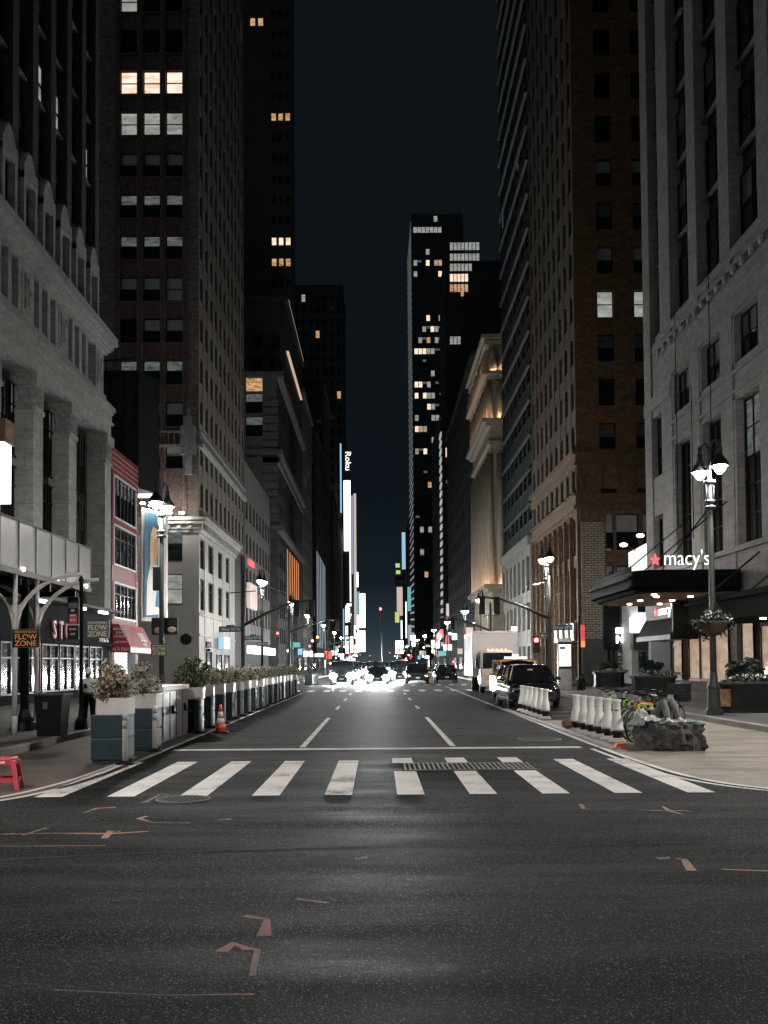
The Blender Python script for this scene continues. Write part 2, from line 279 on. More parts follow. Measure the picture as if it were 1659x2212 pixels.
# ------------------------------------------------------------ mesh building
class MB:
    def __init__(s): s.v = []; s.f = []; s.m = []; s.sm = []
    def face(s, idx, m=0, sm=False): s.f.append(idx); s.m.append(m); s.sm.append(sm)
    def quad(s, a, b, c, d, m=0, sm=False):
        n = len(s.v); s.v += [tuple(a), tuple(b), tuple(c), tuple(d)]; s.face((n, n+1, n+2, n+3), m, sm)
    def box(s, x0, x1, y0, y1, z0, z1, m=0):
        n = len(s.v)
        s.v += [(x0,y0,z0),(x1,y0,z0),(x1,y1,z0),(x0,y1,z0),(x0,y0,z1),(x1,y0,z1),(x1,y1,z1),(x0,y1,z1)]
        for q in ((0,3,2,1),(4,5,6,7),(0,1,5,4),(1,2,6,5),(2,3,7,6),(3,0,4,7)): s.face(tuple(n+i for i in q), m)
    def pbox(s, pts, z0, z1, m=0):   # vertical prism from ccw footprint
        n = len(s.v); k = len(pts)
        s.v += [(p[0], p[1], z0) for p in pts]+[(p[0], p[1], z1) for p in pts]
        s.face(tuple(n+i for i in reversed(range(k))), m); s.face(tuple(n+k+i for i in range(k)), m)
        for i in range(k): j = (i+1) % k; s.face((n+i, n+j, n+k+j, n+k+i), m)
    def fbox(s, F, a0, a1, b0, b1, z0, z1, m=0):
        P = [F.pt(a0, b0, 0), F.pt(a1, b0, 0), F.pt(a1, b1, 0), F.pt(a0, b1, 0)]
        if b1 > b0: P = P[::-1]
        s.pbox([(p[0], p[1]) for p in P], z0, z1, m)
    def prism(s, poly, y0, y1, m=0, axis='y'):   # poly in (x,z), extruded along y
        n = len(s.v); k = len(poly)
        def P(p, t): return (p[0], t, p[1]) if axis == 'y' else (t, p[0], p[1])
        s.v += [P(p, y0) for p in poly]+[P(p, y1) for p in poly]
        s.face(tuple(n+i for i in range(k)), m); s.face(tuple(n+k+i for i in reversed(range(k))), m)
        for i in range(k): j = (i+1) % k; s.face((n+j, n+i, n+k+i, n+k+j), m)
    def tube(s, pts, r, n=8, m=0, caps=True):
        pts = [Vector(p) for p in pts]; rs = r if isinstance(r, (list, tuple)) else [r]*len(pts)
        base = len(s.v); up0 = None
        for i, p in enumerate(pts):
            d = (pts[min(i+1, len(pts)-1)]-pts[max(i-1, 0)]).normalized()
            if up0 is None:
                up0 = Vector((0, 0, 1)) if abs(d.z) < 0.9 else Vector((1, 0, 0))
            a = d.cross(up0)
            if a.length < 1e-4: a = d.cross(Vector((0, 1, 0)))
            a.normalize(); b = a.cross(d).normalized(); up0 = b
            for k in range(n):
                t = 2*math.pi*k/n; s.v.append(tuple(p+a*math.cos(t)*rs[i]+b*math.sin(t)*rs[i]))
        for i in range(len(pts)-1):
            for k in range(n):
                j = (k+1) % n; s.face((base+i*n+k, base+i*n+j, base+(i+1)*n+j, base+(i+1)*n+k), m, True)
        if caps:
            s.face(tuple(base+k for k in reversed(range(n))), m); s.face(tuple(base+(len(pts)-1)*n+k for k in range(n)), m)
    def lathe(s, prof, c=(0, 0, 0), n=16, m=0, sm=True, axis='z', sx=1, sy=1):
        base = len(s.v); c = Vector(c)
        for (r, z) in prof:
            for k in range(n):
                t = 2*math.pi*k/n; a, b = math.cos(t)*r*sx, math.sin(t)*r*sy
                s.v.append(tuple(c+(Vector((a, b, z)) if axis == 'z' else Vector((z, a, b)) if axis == 'x' else Vector((b, z, a)))))
        for i in range(len(prof)-1):
            for k in range(n):
                j = (k+1) % n; s.face((base+i*n+k, base+i*n+j, base+(i+1)*n+j, base+(i+1)*n+k), m, sm)
        s.face(tuple(base+k for k in reversed(range(n))), m); s.face(tuple(base+(len(prof)-1)*n+k for k in range(n)), m)
    def ell(s, c, rx, ry, rz, n=12, k=7, m=0, jit=0, rnd=None):
        prof = [(max(0.02, math.sin(math.pi*i/k)), -math.cos(math.pi*i/k)) for i in range(k+1)]
        b0 = len(s.v); s.lathe([(p[0], p[1]) for p in prof], (0, 0, 0), n, m)
        for i in range(b0, len(s.v)):
            x, y, z = s.v[i]; q = 1+(rnd.uniform(-jit, jit) if rnd else 0)
            s.v[i] = (c[0]+x*rx*q, c[1]+y*ry*q, c[2]+z*rz*q)
    def xform(s, mat, start=0):
        for i in range(start, len(s.v)): s.v[i] = tuple(mat @ Vector(s.v[i]))
    def mesh(s, name, mats, off=(0, 0, 0)):
        me = bpy.data.meshes.new(name)
        me.from_pydata([(x-off[0], y-off[1], z-off[2]) for x, y, z in s.v], [], s.f)
        for m in (mats if isinstance(mats, (list, tuple)) else [mats]): me.materials.append(MT[m] if isinstance(m, str) else m)
        me.polygons.foreach_set('material_index', s.m); me.polygons.foreach_set('use_smooth', s.sm); me.update()
        return me
    def build(s, name, mats, parent=None, bevel=0, sub=0, world=True):
        off = parent_loc(parent) if (parent and world) else Vector((0, 0, 0))
        if not s.f: return None
        o = bpy.data.objects.new(name, s.mesh(name, mats, off)); COL.objects.link(o); o.parent = parent
        if bevel:
            b = o.modifiers.new('bevel', 'BEVEL'); b.width = bevel; b.segments = 2; b.limit_method = 'ANGLE'
        if sub:
            b = o.modifiers.new('sub', 'SUBSURF'); b.levels = sub; b.render_levels = sub
        return o
def parent_loc(p):
    v = Vector((0, 0, 0))
    while p: v += p.location; p = p.parent
    return v
def tag(o, label, cat, group=None, kind=None):
    if label: o['label'] = label
    if cat: o['category'] = cat
    if group: o['group'] = group
    if kind: o['kind'] = kind
    return o
def thing(name, label, cat, loc=(0, 0, 0), rz=0, group=None):
    o = bpy.data.objects.new(name, None); COL.objects.link(o); o.empty_display_size = 0.3
    o.location = loc; o.rotation_euler = (0, 0, rz); return tag(o, label, cat, group)
def copy_tree(o, parent=None):
    c = o.copy(); COL.objects.link(c); c.parent = parent
    for ch in list(o.children): copy_tree(ch, c)
    return c
def dup(o, label, loc, rz=0, group=None, scale=None):
    c = copy_tree(o); c['label'] = label; c.location = loc; c.rotation_euler = (0, 0, rz)
    if group: c['group'] = group
    if scale: c.scale = (scale,)*3
    return c
def structure(o): 
    o['kind'] = 'structure'; return o
ORD = ['first','second','third','fourth','fifth','sixth','seventh','eighth','ninth','tenth','eleventh','twelfth','thirteenth','fourteenth','fifteenth','sixteenth','seventeenth','eighteenth','nineteenth','twentieth','twenty-first','twenty-second','twenty-third','twenty-fourth','twenty-fifth','twenty-sixth','twenty-seventh','twenty-eighth','twenty-ninth','thirtieth']
def text_mesh(s, size, mat, thick=0.01, bold=0.0, align='CENTER', sx=1.0):
    cu = bpy.data.curves.new('lettering', 'FONT'); cu.body = s; cu.size = size; cu.extrude = thick; cu.offset = bold*size
    cu.align_x = align; cu.resolution_u = 3; cu.space_line = 0.85
    t = bpy.data.objects.new('tmp', cu); COL.objects.link(t)
    dg = bpy.context.evaluated_depsgraph_get()
    me = bpy.data.meshes.new_from_object(t.evaluated_get(dg)); bpy.data.objects.remove(t)
    if sx != 1.0:
        for v in me.vertices: v.co.x *= sx
    me.materials.clear(); me.materials.append(MT[mat]); return me
def text(s, size, mat, parent, loc, facing='S', thick=0.01, bold=0.0, name='lettering', align='CENTER', sx=1.0, roll=0):
    """facing S: reads from the camera side (-Y); E: faces +X; W: faces -X"""
    o = bpy.data.objects.new(name, text_mesh(s, size, mat, thick, bold, align, sx)); COL.objects.link(o); o.parent = parent
    rz = {'S': 0, 'E': rad(90), 'W': rad(-90)}[facing]
    o.rotation_euler = (Matrix.Rotation(rz, 3, 'Z') @ Matrix.Rotation(rad(90), 3, 'X') @ Matrix.Rotation(roll, 3, 'Z')).to_euler()
    o.location = Vector(loc)-(parent_loc(parent) if parent else Vector((0, 0, 0))); return o
class Fr:
    """facade frame: P0 corner, n outward normal; a runs along u, b outward, z up"""
    def __init__(s, P0, n):
        s.P = P0; s.n = n; s.u = (-n[1], n[0]); s.rz = math.atan2(s.u[1], s.u[0])
    def pt(s, a, b, z): return (s.P[0]+s.u[0]*a+s.n[0]*b, s.P[1]+s.u[1]*a+s.n[1]*b, z)
def left(Y0, X=-15.0): return Fr((X, Y0), (1, 0))        # a grows with +Y
def right(Yfar, X=16.5): return Fr((X, Yfar), (-1, 0))   # a grows toward the camera
def south(X0, Y): return Fr((X0, Y), (0, -1))            # a grows with +X
_wc = {}
def win_mesh(w, h, state, style):
    k = (round(w, 2), round(h, 2), state, style)
    if k in _wc: return _wc[k]
    f = MB(); t = 0.07 if style != 'thin' else 0.04
    f.box(0, t, -0.06, 0.05, 0, h); f.box(w-t, w, -0.06, 0.05, 0, h)
    f.box(t, w-t, -0.06, 0.05, 0, t); f.box(t, w-t, -0.06, 0.05, h-t, h)
    if style == 'sash': f.box(t, w-t, -0.05, 0.05, h*0.5-0.035, h*0.5+0.035)
    if style == 'grid':
        for i in range(1, 3): f.box(w*i/3-0.025, w*i/3+0.025, -0.05, 0.05, t, h-t)
        nz = max(2, int(h/1.1))
        for j in range(1, nz): f.box(t, w-t, -0.045, 0.045, h*j/nz-0.02, h*j/nz+0.02)
    if style == 'mull': f.box(w/2-0.03, w/2+0.03, -0.05, 0.05, t, h-t); f.box(t, w-t, -0.045, 0.045, h*0.7-0.03, h*0.7+0.03)
    if style == 'sill' or style == 'sash': f.box(-0.08, w+0.08, -0.2, 0.02, -0.1, -0.003, 1)
    fm = f.mesh('window', ['black', 'greystone'])
    p = MB()
    lo, up = {'dark': ('glass', 'glass'), 'blind': ('glass', 'blind'), 'blind2': ('glass', 'blind2'), 'full': ('blind', 'blind'), 'warm': ('lit_warm',)*2,
              'cool': ('lit_cool',)*2, 'dim': ('glass', 'lit_dim'), 'amber': ('lit_amber',)*2, 'shopwarm': ('shopwarm',)*2, 'shopcool': ('shopcool',)*2, 'shopmix': ('shopmix',)*2}[state]
    zs = h*0.5 if state != 'dim' else h*0.6
    p.quad((t, 0.02, t), (w-t, 0.02, t), (w-t, 0.02, zs), (t, 0.02, zs), 0); p.quad((t, 0.02, zs), (w-t, 0.02, zs), (w-t, 0.02, h-t), (t, 0.02, h-t), 1)
    pm = p.mesh('pane', [lo, up]); _wc[k] = (fm, pm); return _wc[k]
class Bld:
    def __init__(s, name, label, loc, cat='building'):
        s.root = thing(name, label, cat, loc); s.wins = []; s.name = name
    def add_win(s, F, a, z, w, h, state, style='sash', rec=0.0):
        p = F.pt(a+w/2, -rec, z+h/2)
        if not seen(p, 60): return
        s.wins.append(((w*h)/(p[1]**2+p[2]**2*0.3), F, a, z, w, h, state, style, rec))
    def finish(s, maxw=100):
        s.wins.sort(key=lambda t: -t[0]); rest = MB(); mats = ['glass', 'blind', 'blind2', 'lit_warm', 'lit_cool', 'lit_dim', 'lit_amber', 'black']
        L = parent_loc(s.root)
        for i, (k, F, a, z, w, h, st, sty, rec) in enumerate(s.wins):
            if i < maxw:
                fm, pm = win_mesh(w, h, st, sty)
                o = bpy.data.objects.new('window', fm); COL.objects.link(o); o.parent = s.root
                o.location = Vector(F.pt(a, -rec, z))-L; o.rotation_euler = (0, 0, F.rz)
                q = bpy.data.objects.new('pane', pm); COL.objects.link(q); q.parent = o
            else:
                mi = {'dark': 0, 'blind': 1, 'blind2': 2, 'full': 1, 'warm': 3, 'cool': 4, 'dim': 5, 'amber': 6}.get(st, 0)
                b = -rec
                hm = h*0.5
                rest.quad(F.pt(a, b, z), F.pt(a+w, b, z), F.pt(a+w, b, z+hm), F.pt(a, b, z+hm), 0 if mi in (1, 2) else mi)
                rest.quad(F.pt(a, b, z+hm), F.pt(a+w, b, z+hm), F.pt(a+w, b, z+h), F.pt(a, b, z+h), mi)
        if rest.f:
            o = rest.build('small_windows', mats, s.root); o['kind'] = 'stuff'
    def facade(s, F, L, zb, zt, cols, rows, wallname='wall', mat='greystone', rec=0.35, state=None, style='sash', span_mat=None, pier_out=0.0):
        """piers + spandrels in front of a recessed plane, windows set in the openings"""
        w = MB(); cols = sorted(cols); rows = sorted(rows); a = 0.005; L -= 0.005
        edges = []
        for (c0, c1) in cols:
            if c0 > a: edges.append((a, c0))
            a = c1
        if a < L: edges.append((a, L))
        for (p0, p1) in edges: w.fbox(F, p0, p1, -rec, pier_out, zb, zt, 0)
        so, mi = (-0.03, 0) if span_mat is None else (-0.12, 1)
        for (c0, c1) in cols:
            z = zb
            for (r0, r1) in rows:
                if r0 > z: w.fbox(F, c0, c1, -rec, so, z, r0, mi)
                z = r1
            if z < zt: w.fbox(F, c0, c1, -rec, so, z, zt, mi)
        w.build(wallname, [mat, span_mat or mat], s.root)
        for (c0, c1) in cols:
            for (r0, r1) in rows:
                st = state(c0, r0) if callable(state) else (state or 'dark')
                s.add_win(F, c0, r0, c1-c0, r1-r0, st, style, rec-0.08)
def ev(L, n, w, m0=None):
    """n evenly spaced spans of width w over length L"""
    p = L/n; return [(i*p+(p-w)/2, i*p+(p+w)/2) for i in range(n)]
def rws(z0, pitch, n, h): return [(z0+i*pitch, z0+i*pitch+h) for i in range(n)]
def rstate(p_blind=0.25, p_lit=0.0, lit=('cool', 'warm', 'amber', 'dim'), b='blind2'):
    def f(a, z):
        t = R.random()
        if t < p_lit: return R.choice(lit)
        if t < p_lit+p_blind: return b
        return 'dark'
    return f
# ------------------------------------------------------------ ground
g = MB(); g.quad((-400, -60, 0), (400, -60, 0), (400, 1600, 0), (-400, 1600, 0)); structure(g.build('road', 'asphalt'))
def cat_rom(pts, n=8):
    out = []
    P = [pts[0]]+pts+[pts[-1]]
    for i in range(1, len(P)-2):
        for k in range(n):
            t = k/n; a, b, c, d = P[i-1], P[i], P[i+1], P[i+2]
            out.append(tuple(0.5*((2*b[j])+(-a[j]+c[j])*t+(2*a[j]-5*b[j]+4*c[j]-d[j])*t*t+(-a[j]+3*b[j]-3*c[j]+d[j])*t**3) for j in range(2)))
    out.append(pts[-1]); return out
def ribbon(mb, pts, w, z, m=0, off=0.0, jit=0):
    n = len(pts); L = []; Rr = []
    for i, p in enumerate(pts):
        a = Vector(pts[max(i-1, 0)]); b = Vector(pts[min(i+1, n-1)]); d = (b-a).normalized(); nn = Vector((d.y, -d.x)); q = Vector(p)+nn*off
        j = R.uniform(-jit, jit) if jit else 0
        L.append(q-nn*(w/2+j)); Rr.append(q+nn*(w/2+j))
    for i in range(n-1): mb.quad((*Rr[i], z), (*Rr[i+1], z), (*L[i+1], z), (*L[i], z), m)
curveL = cat_rom([(-4.45, 62), (-4.35, 40), (-4.28, 24), (-4.27, 17), (-4.4, 14.4), (-4.85, 12.85), (-5.9, 11.9), (-8.0, 11.3), (-13, 11.0)])
curveR = cat_rom([(5.0, 76), (4.62, 42), (4.5, 30), (4.42, 22), (4.45, 17.5), (4.62, 15), (5.2, 13.6), (6.3, 12.8), (8.8, 12.2), (15, 12.0)])
def plaza(name, curve, xo, ymax, mat):
    mb = MB(); c = [p for p in curve if p[1] <= ymax]
    for i in range(len(c)-1):
        a, b = c[i], c[i+1]
        xa, xb = xo, xo
        q = [(a[0], a[1], .004), (b[0], b[1], .004), (xb, b[1], .004), (xa, a[1], .004)]
        if xo > 0: q = q[::-1]
        if abs(b[0]) < abs(xo) and abs(a[0]) < abs(xo): mb.quad(*q)
    structure(mb.build(name, mat))
plaza('plaza_paving', curveL, -13.5, 62, 'pave_l'); plaza('plaza_paving', curveR, 15.5, 30.5, 'pave_r')
def kerbed(name, x0, x1, y0, y1):
    mb = MB(); mb.box(x0, x1, y0, y1, -0.1, 0.15); o = mb.build(name, 'side'); structure(o)
    kx = x1 if x0 < 0 else x0; s = 1 if x0 < 0 else -1
    k = MB(); a, b = sorted((kx, kx+s*0.16)); k.box(a, b, y0, y1, -0.1, 0.154); k.box(min(x0, x1), max(x0, x1), y0-0.16, y0, -0.1, 0.154)
    structure(k.build('kerb', 'kerb', bevel=0.02))
for x0, x1 in ((-15.2, -7.2), (9.4, 16.7)):
    kerbed('sidewalk', x0, x1, 18.2 if x0 < 0 else 21.5, 65.0); kerbed('sidewalk', x0, x1, 82.0, 152); kerbed('sidewalk', x0, x1, 168, 236); kerbed('sidewalk', x0, x1, 252, 700)
mk = MB()
Z1 = 0.008
for i in range(10):
    x = -0.54+0.94*(i-4)+0.02; hw = 0.178
    def bar(y0, y1): mk.quad((x-hw, y0, Z1), (x+hw, y0, Z1), (x+hw*0.98, y1, Z1), (x-hw*0.98, y1, Z1))
    if i in (5, 6, 7): bar(13.25, 16.1); bar(17.45, 18.35)
    else: bar(13.25, 17.5); bar(17.56, 17.95)
for (a, b) in ((20.9, 32.2), (38.1, 41.1), (47.2, 50.5), (56, 59)):
    for x, k in ((-1.55, 0), (1.53, 0)):
        mk.quad((x-.06, a, Z1), (x+.06, a, Z1), (x+.06, b, Z1), (x-.06, b, Z1))
mk.quad((-4.1, 20.25, Z1), (4.05, 20.25, Z1), (4.05, 20.6, Z1), (-4.1, 20.6, Z1))
for i in range(14):
    x = -6.2+i*1.0; mk.quad((x-.2, 62.6, Z1), (x+.2, 62.6, Z1), (x+.2, 66, Z1), (x-.2, 66, Z1)); mk.quad((x-.2, 79.5, Z1), (x+.2, 79.5, Z1), (x+.2, 81.5, Z1), (x-.2, 81.5, Z1))
ribbon(mk, curveL, 0.10, Z1, 0, 0.0); ribbon(mk, [p for p in curveL if p[1] < 19], 0.09, Z1+.004, 0, 0.24)
ribbon(mk, curveR, 0.11, Z1, 0, 0.0); ribbon(mk, [p for p in curveR if p[1] < 20], 0.09, Z1+.004, 0, 0.24)
structure(mk.build('road_markings', 'paint'))
m2 = MB()
for y in (27.5, 30, 32.5, 35.0): m2.quad((5.6, y, Z1), (9.2, y, Z1), (9.2, y+.12, Z1), (5.6, y+.12, Z1))
structure(m2.build('parking_stripes', 'paint2'))
sp = MB()
def scrib(pts, w=0.05, m=0): ribbon(sp, pts, w, 0.006, m, jit=w*0.3)
def gp(x, y): p = at(x, y, Z=0); return (p.x, p.y)
scrib([gp(0, 1803), gp(120, 1801), gp(235, 1802), gp(320, 1797)]); scrib([gp(225, 1812), gp(240, 1796), gp(260, 1797)], .07); scrib([gp(50, 1805), gp(105, 1788)])
scrib([gp(0, 1829), gp(228, 1828)], .03); scrib([gp(412, 1779), gp(330, 1778), gp(300, 1769), (gp(318, 1764))], .05); scrib([gp(180, 1757), gp(210, 1747), gp(250, 1745)])
scrib([gp(1378, 1751), gp(1470, 1752), gp(1497, 1754)], .04); scrib([gp(1432, 1743), gp(1447, 1753), gp(1475, 1760)], .07); scrib([gp(1254, 1738), gp(1262, 1749), gp(1275, 1749)], .08)
scrib([gp(1462, 1856), gp(1478, 1858), gp(1494, 1882)], .06); scrib([gp(1560, 1879), gp(1659, 1883)], .03); scrib([gp(1418, 1854), gp(1438, 1855)], .04)
scrib([gp(527, 1980), gp(577, 1988), gp(570, 2024)], .06, 1); scrib([gp(478, 2058), gp(505, 2040), gp(535, 2052), gp(556, 2053), gp(545, 2110)], .055, 1); scrib([gp(115, 2140), gp(350, 2152), gp(548, 2150)], .02, 1)
scrib([gp(470, 1772), gp(500, 1770)], .07, 1); scrib([gp(640, 1943), gp(708, 1952)], .03, 1); scrib([gp(310, 1735), gp(345, 1718), gp(365, 1718)], .06, 0)
structure(sp.build('spray_marks', ['orange_spray', 'red_spray']))
tr = MB()
ribbon(tr, [gp(0, 1858), gp(300, 1843), gp(640, 1835), gp(1000, 1828), gp(1100, 1832), gp(1450, 1822), gp(1659, 1826)], 0.05, 0.005, jit=.015)
ribbon(tr, [gp(350, 1645), gp(700, 1641), gp(1240, 1628)], 0.05, 0.0055, jit=.015)
structure(tr.build('tar_seams', 'tar'))
def manhole(label, c, r):
    t = thing('manhole_cover', label, 'manhole cover', (c[0], c[1], 0))
    m = MB(); m.lathe([(r*1.08, 0.0), (r*1.08, .012), (r*1.0, .012)], (c[0], c[1], 0), 32); m.build('rim', 'ironrim', t)
    m = MB(); m.lathe([(r*1.03, 0), (r*1.03, .0125)], (c[0], c[1], 0), 32, 0, False)
    for i in range(-4, 5):
        for j in range(-4, 5):
            if i*i+j*j < 17: m.box(c[0]+i*r/5-.02, c[0]+i*r/5+.02, c[1]+j*r/5-.02, c[1]+j*r/5+.02, .0125, .018)
    m.build('lid', 'iron', t)
manhole('round iron manhole cover with bright rim in front of the crosswalk', gp(396, 1727), .32)
manhole('worn round manhole cover near the right lane line beyond the stop line', gp(1165, 1597), .45)
gt = thing('drain_grate', 'long slotted iron drain grate set across three crosswalk bars', 'drain grate', (1.5, 16.8, 0))
m = MB(); m.box(.4, 2.55, 16.2, 17.35, 0, .006); m.build('pit', 'matte', gt)
m = MB()
for i in range(27): m.box(.42+i*.079, .452+i*.079, 16.24, 17.3, .006, .02)
m.box(.4, 2.57, 16.2, 16.24, .002, .02); m.box(.4, 2.57, 17.3, 17.34, .002, .02); m.build('bars', 'ironrim', gt)
# ------------------------------------------------------------ left side buildings
def core(b, x0, x1, y0, y1, z1, mat='dark', name='core', z0=0):
    m = MB(); m.box(x0, x1, y0, y1, z0, z1); return m.build(name, mat, b.root)
# A. classical limestone front with dark brick storeys above
A = Bld('classical_building', 'tall white stone classical building with square columns behind the sidewalk shed', (-18, 45, 0))
YA0, YA1 = 31.0, 57.35
core(A, -32, -15.95, YA0, YA1, 140, 'darkbrick')  # height out of view raised to keep the glow off the towers beyond
F = left(YA0, -15.5); LA = YA1-YA0
colR = [55.6, 50.5, 45.4, 40.3, 35.2]
for yr in colR:
    m = MB(); cp = MB()
    a1 = yr-YA0+1.45 if yr == 55.6 else yr-YA0; a1 = min(a1, LA); a0 = a1-1.25
    m.fbox(F, a0, a1, -.45, .55, 0, 12.9); m.fbox(F, a0-.08, a1+.08, -.45, .66, 0, 1.1)
    cp.fbox(F, a0-.06, a1+.06, -.45, .62, 12.9, 13.1); cp.fbox(F, a0+.02, a1-.02, -.45, .58, 13.1, 14.0); cp.fbox(F, a0-.1, a1+.1, -.45, .72, 14.0, 14.5)
    for k in range(7):
        cp.fbox(F, a0+.08+k*.16, a0+.14+k*.16, .58, .64, 13.15, 13.95)
    for k in range(4): cp.fbox(F, a0-.04, a0+.02, -.3+k*.22, -.2+k*.22, 13.15, 13.95)
    m.build('column', 'limestone', A.root); cp.build('capital', 'limestone_d', A.root)
m = MB()
for (z0, z1, o) in ((14.5, 15.3, .45), (15.3, 15.42, .62), (15.42, 15.9, .5), (15.9, 16.05, .6), (16.05, 16.25, .72), (16.25, 16.5, .5), (16.5, 17.0, .2), (19.35, 19.5, .3), (19.5, 19.62, .45), (19.62, 19.8, .62), (19.8, 20.25, .85), (20.25, 20.4, .7), (20.4, 20.75, .35)):
    m.fbox(F, 0, LA+(.1 if o > .4 else 0), -.45, o, z0, z1)
m.build('cornice', 'limestone', A.root)
for yr in colR:
    m = MB(); rl = MB()
    a1 = yr-YA0+1.45 if yr == 55.6 else yr-YA0; a1 = min(a1, LA)
    m.fbox(F, a1-1.5, a1, -.45, .12, 17, 19.35)
    rl.fbox(F, a1-1.15, a1-.3, .12, .17, 17.4, 19.0)
    for k in range(5): rl.fbox(F, a1-1.0+R.uniform(0, .4), a1-.7+R.uniform(0, .3), .17, .22, 17.6+k*.27, 17.78+k*.27)
    m.build('frieze_pier', 'limestone', A.root); rl.build('relief', 'limestone_d', A.root)
    for k in range(3):
        c = a1+.75+k*1.2
        if c < LA-1.5: m = MB(); m.fbox(F, c, c+.42, -.45, .1, 17, 19.35); m.build('frieze_pier', 'limestone', A.root)
yy = 55.2
while yy > YA0+1.5:
    m = MB(); m2 = MB()
    a1 = yy-YA0+.35; a0 = a1-1.75
    m.fbox(F, a0, a0+.3, -.3, .28, 20.75, 23.3); m.fbox(F, a1-.3, a1, -.3, .28, 20.75, 23.3); m.fbox(F, a0, a1, -.3, .3, 23.0, 23.7)
    for q in range(5):
        w_ = .62-.1*q*q/4; m.fbox(F, (a0+a1)/2-w_, (a0+a1)/2+w_, -.3, .26, 23.7+q*.14, 23.84+q*.14)
    A.add_win(F, a0+.3, 20.85, 1.15, 2.15, 'dark', 'sash', .1)
    m2.fbox(F, a1+.02, a1+.75, -.45, .05, 20.75, 140)
    yy -= 2.55
    m.build('window_surround', 'limestone', A.root); m2.build('brick_pier', 'darkbrick', A.root)
yy = 55.2; k = 0
while yy > YA0+1.5:
    a1 = yy-YA0+.35
    for i in range(13):
        z = 24.6+i*3.55; st = 'blind2' if R.random() < .2 else 'dark'
        if i == 1 and k in (0, 2, 3): st = 'blindlit' 
        if i == 1 and k in (0, 2, 3): st = 'cool'
        A.add_win(F, a1-1.5, z, 1.2, 2.0, st, 'sash', .3)
    yy -= 2.55; k += 1
# tall dark window strips between the columns
for j, yr in enumerate(colR[1:]):
    a = yr-YA0+.1
    for c in (0.25, 1.75, 3.0-.0):
        if a+c+1.0 < LA-1.3:
            for z, h in ((4.6, 2.5), (7.5, 2.9), (10.8, 3.2)):
                A.add_win(F, a+c, z, .95, h, R.choice(['dark', 'dark', 'dim', 'blind2']), 'mull', .25)
# ground floor shops
m = MB(); m.fbox(F, 0, LA-1.3, -.45, 1.0, 2.75, 2.95); m.fbox(F, 0, LA-1.3, -.45, .8, 2.95, 4.55); m.fbox(F, 0, LA-1.3, -.45, .8, 0, .5); m.fbox(F, 0, LA-1.3, -.45, .74, .5, 2.75); m.build('shop_fascia', 'matte', A.root)
m = MB(); m.fbox(F, 0, LA-1.3, -.45, 1.45, 4.56, 4.7); m.build('soffit', 'greystone', A.root)
for i in range(10):
    a = 1.2+i*2.45
    if a+2.2 < LA-1.2: A.add_win(F, a, .55, 2.25, 2.15, R.choice(['shopcool', 'shopcool', 'shopmix']), 'mull', -.82)
m = MB()
for a in (12.0, 17.5, 21.5): m.fbox(F, a, a+1.2, 1.1, 1.3, 4.42, 4.54)
m.build('soffit_light', 'sign_w2', A.root)
text('S', 1.15, 'txt_p', A.root, (-14.66, 46.2, 2.98), 'E', .05, .02, 'shop_lettering', sx=.9); text('T', 1.15, 'txt_p', A.root, (-14.66, 47.15, 2.98), 'E', .05, .02, 'shop_lettering', sx=.9)
text('O', 1.15, 'txt_p', A.root, (-14.66, 48.15, 2.98), 'E', .05, .02, 'shop_lettering', sx=.8); text('P', 1.15, 'txt_p', A.root, (-14.66, 49.15, 2.98), 'E', .05, .02, 'shop_lettering', sx=.9)
text('A L L', .75, 'txt_w', A.root, (-14.66, 54.6, 3.0), 'E', .03, .02, 'shop_lettering')
m = MB(); p = at(8, 1090, X=-14.5); m.box(-14.9, -14.4, p.y-.3, p.y+.5, 8.2-.1, 10.4); m.build('lantern', 'sign_w2', A.root)
m = MB(); m.box(-15.0, -14.3, p.y-.4, p.y+.6, 10.4, 11.3); m.build('lantern_cap', 'brown_stone', A.root)
A.finish()
# B. red clad building
B = Bld('red_building', 'narrow red clad three storey building with big glazed windows', (-18, 60.5, 0))
core(B, -30, -15.3, 57.4, 63.7, 13.2, 'dark')
F = left(57.4); m = MB()
m.fbox(F, 0, .35, -.3, .02, 0, 14.2); m.fbox(F, 5.6, 6.3, -.3, .02, 0, 14.2)
for z0, z1 in ((0, .1), (4.0, 4.45), (6.45, 7.5), (9.75, 10.2), (12.6, 14.2)): m.fbox(F, .35, 5.6, -.3, .0, z0, z1)
m.build('cladding', 'redpanel', B.root)
m = MB()
for z in (12.95, 13.25, 13.55, 13.85): m.fbox(F, 0, 6.3, .0, .04, z, z+.035)
for k in range(16): m.fbox(F, 5.6, 6.3, .02, .05, 4.6+k*.55, 4.63+k*.55)
m.build('cladding_joint', 'redstripe', B.root)
for z, h in ((4.45, 2.0), (7.5, 2.25), (10.2, 2.4)):
    for c in range(3): B.add_win(F, .36+c*1.745, z, 1.74, h, 'shopcool' if z < 8 else 'dim', 'mull', .08)
m = MB()
for z, h in ((4.45, 2.0), (7.5, 2.25), (10.2, 2.4)):
    m.fbox(F, .35, 5.6, 0, .09, z-.06, z+.05); m.fbox(F, .35, 5.6, 0, .09, z+h-.04, z+h+.06); m.fbox(F, .3, .42, 0, .09, z, z+h); m.fbox(F, 5.52, 5.65, 0, .09, z, z+h)
m.build('white_window_trim', 'offwhite', B.root)
m = MB()
for k in range(24): m.fbox(F, .4, 3.4, -.1, .05+(k % 2)*.03, .1+k*.1, .19+k*.1)
m.build('roller_shutter', 'shutter', B.root)
m = MB()
for k in range(24): m.fbox(F, 3.6, 5.5, -.1, .05+(k % 2)*.03, .1+k*.1, .19+k*.1)
m.build('roller_shutter', 'greystone', B.root)
B.finish()
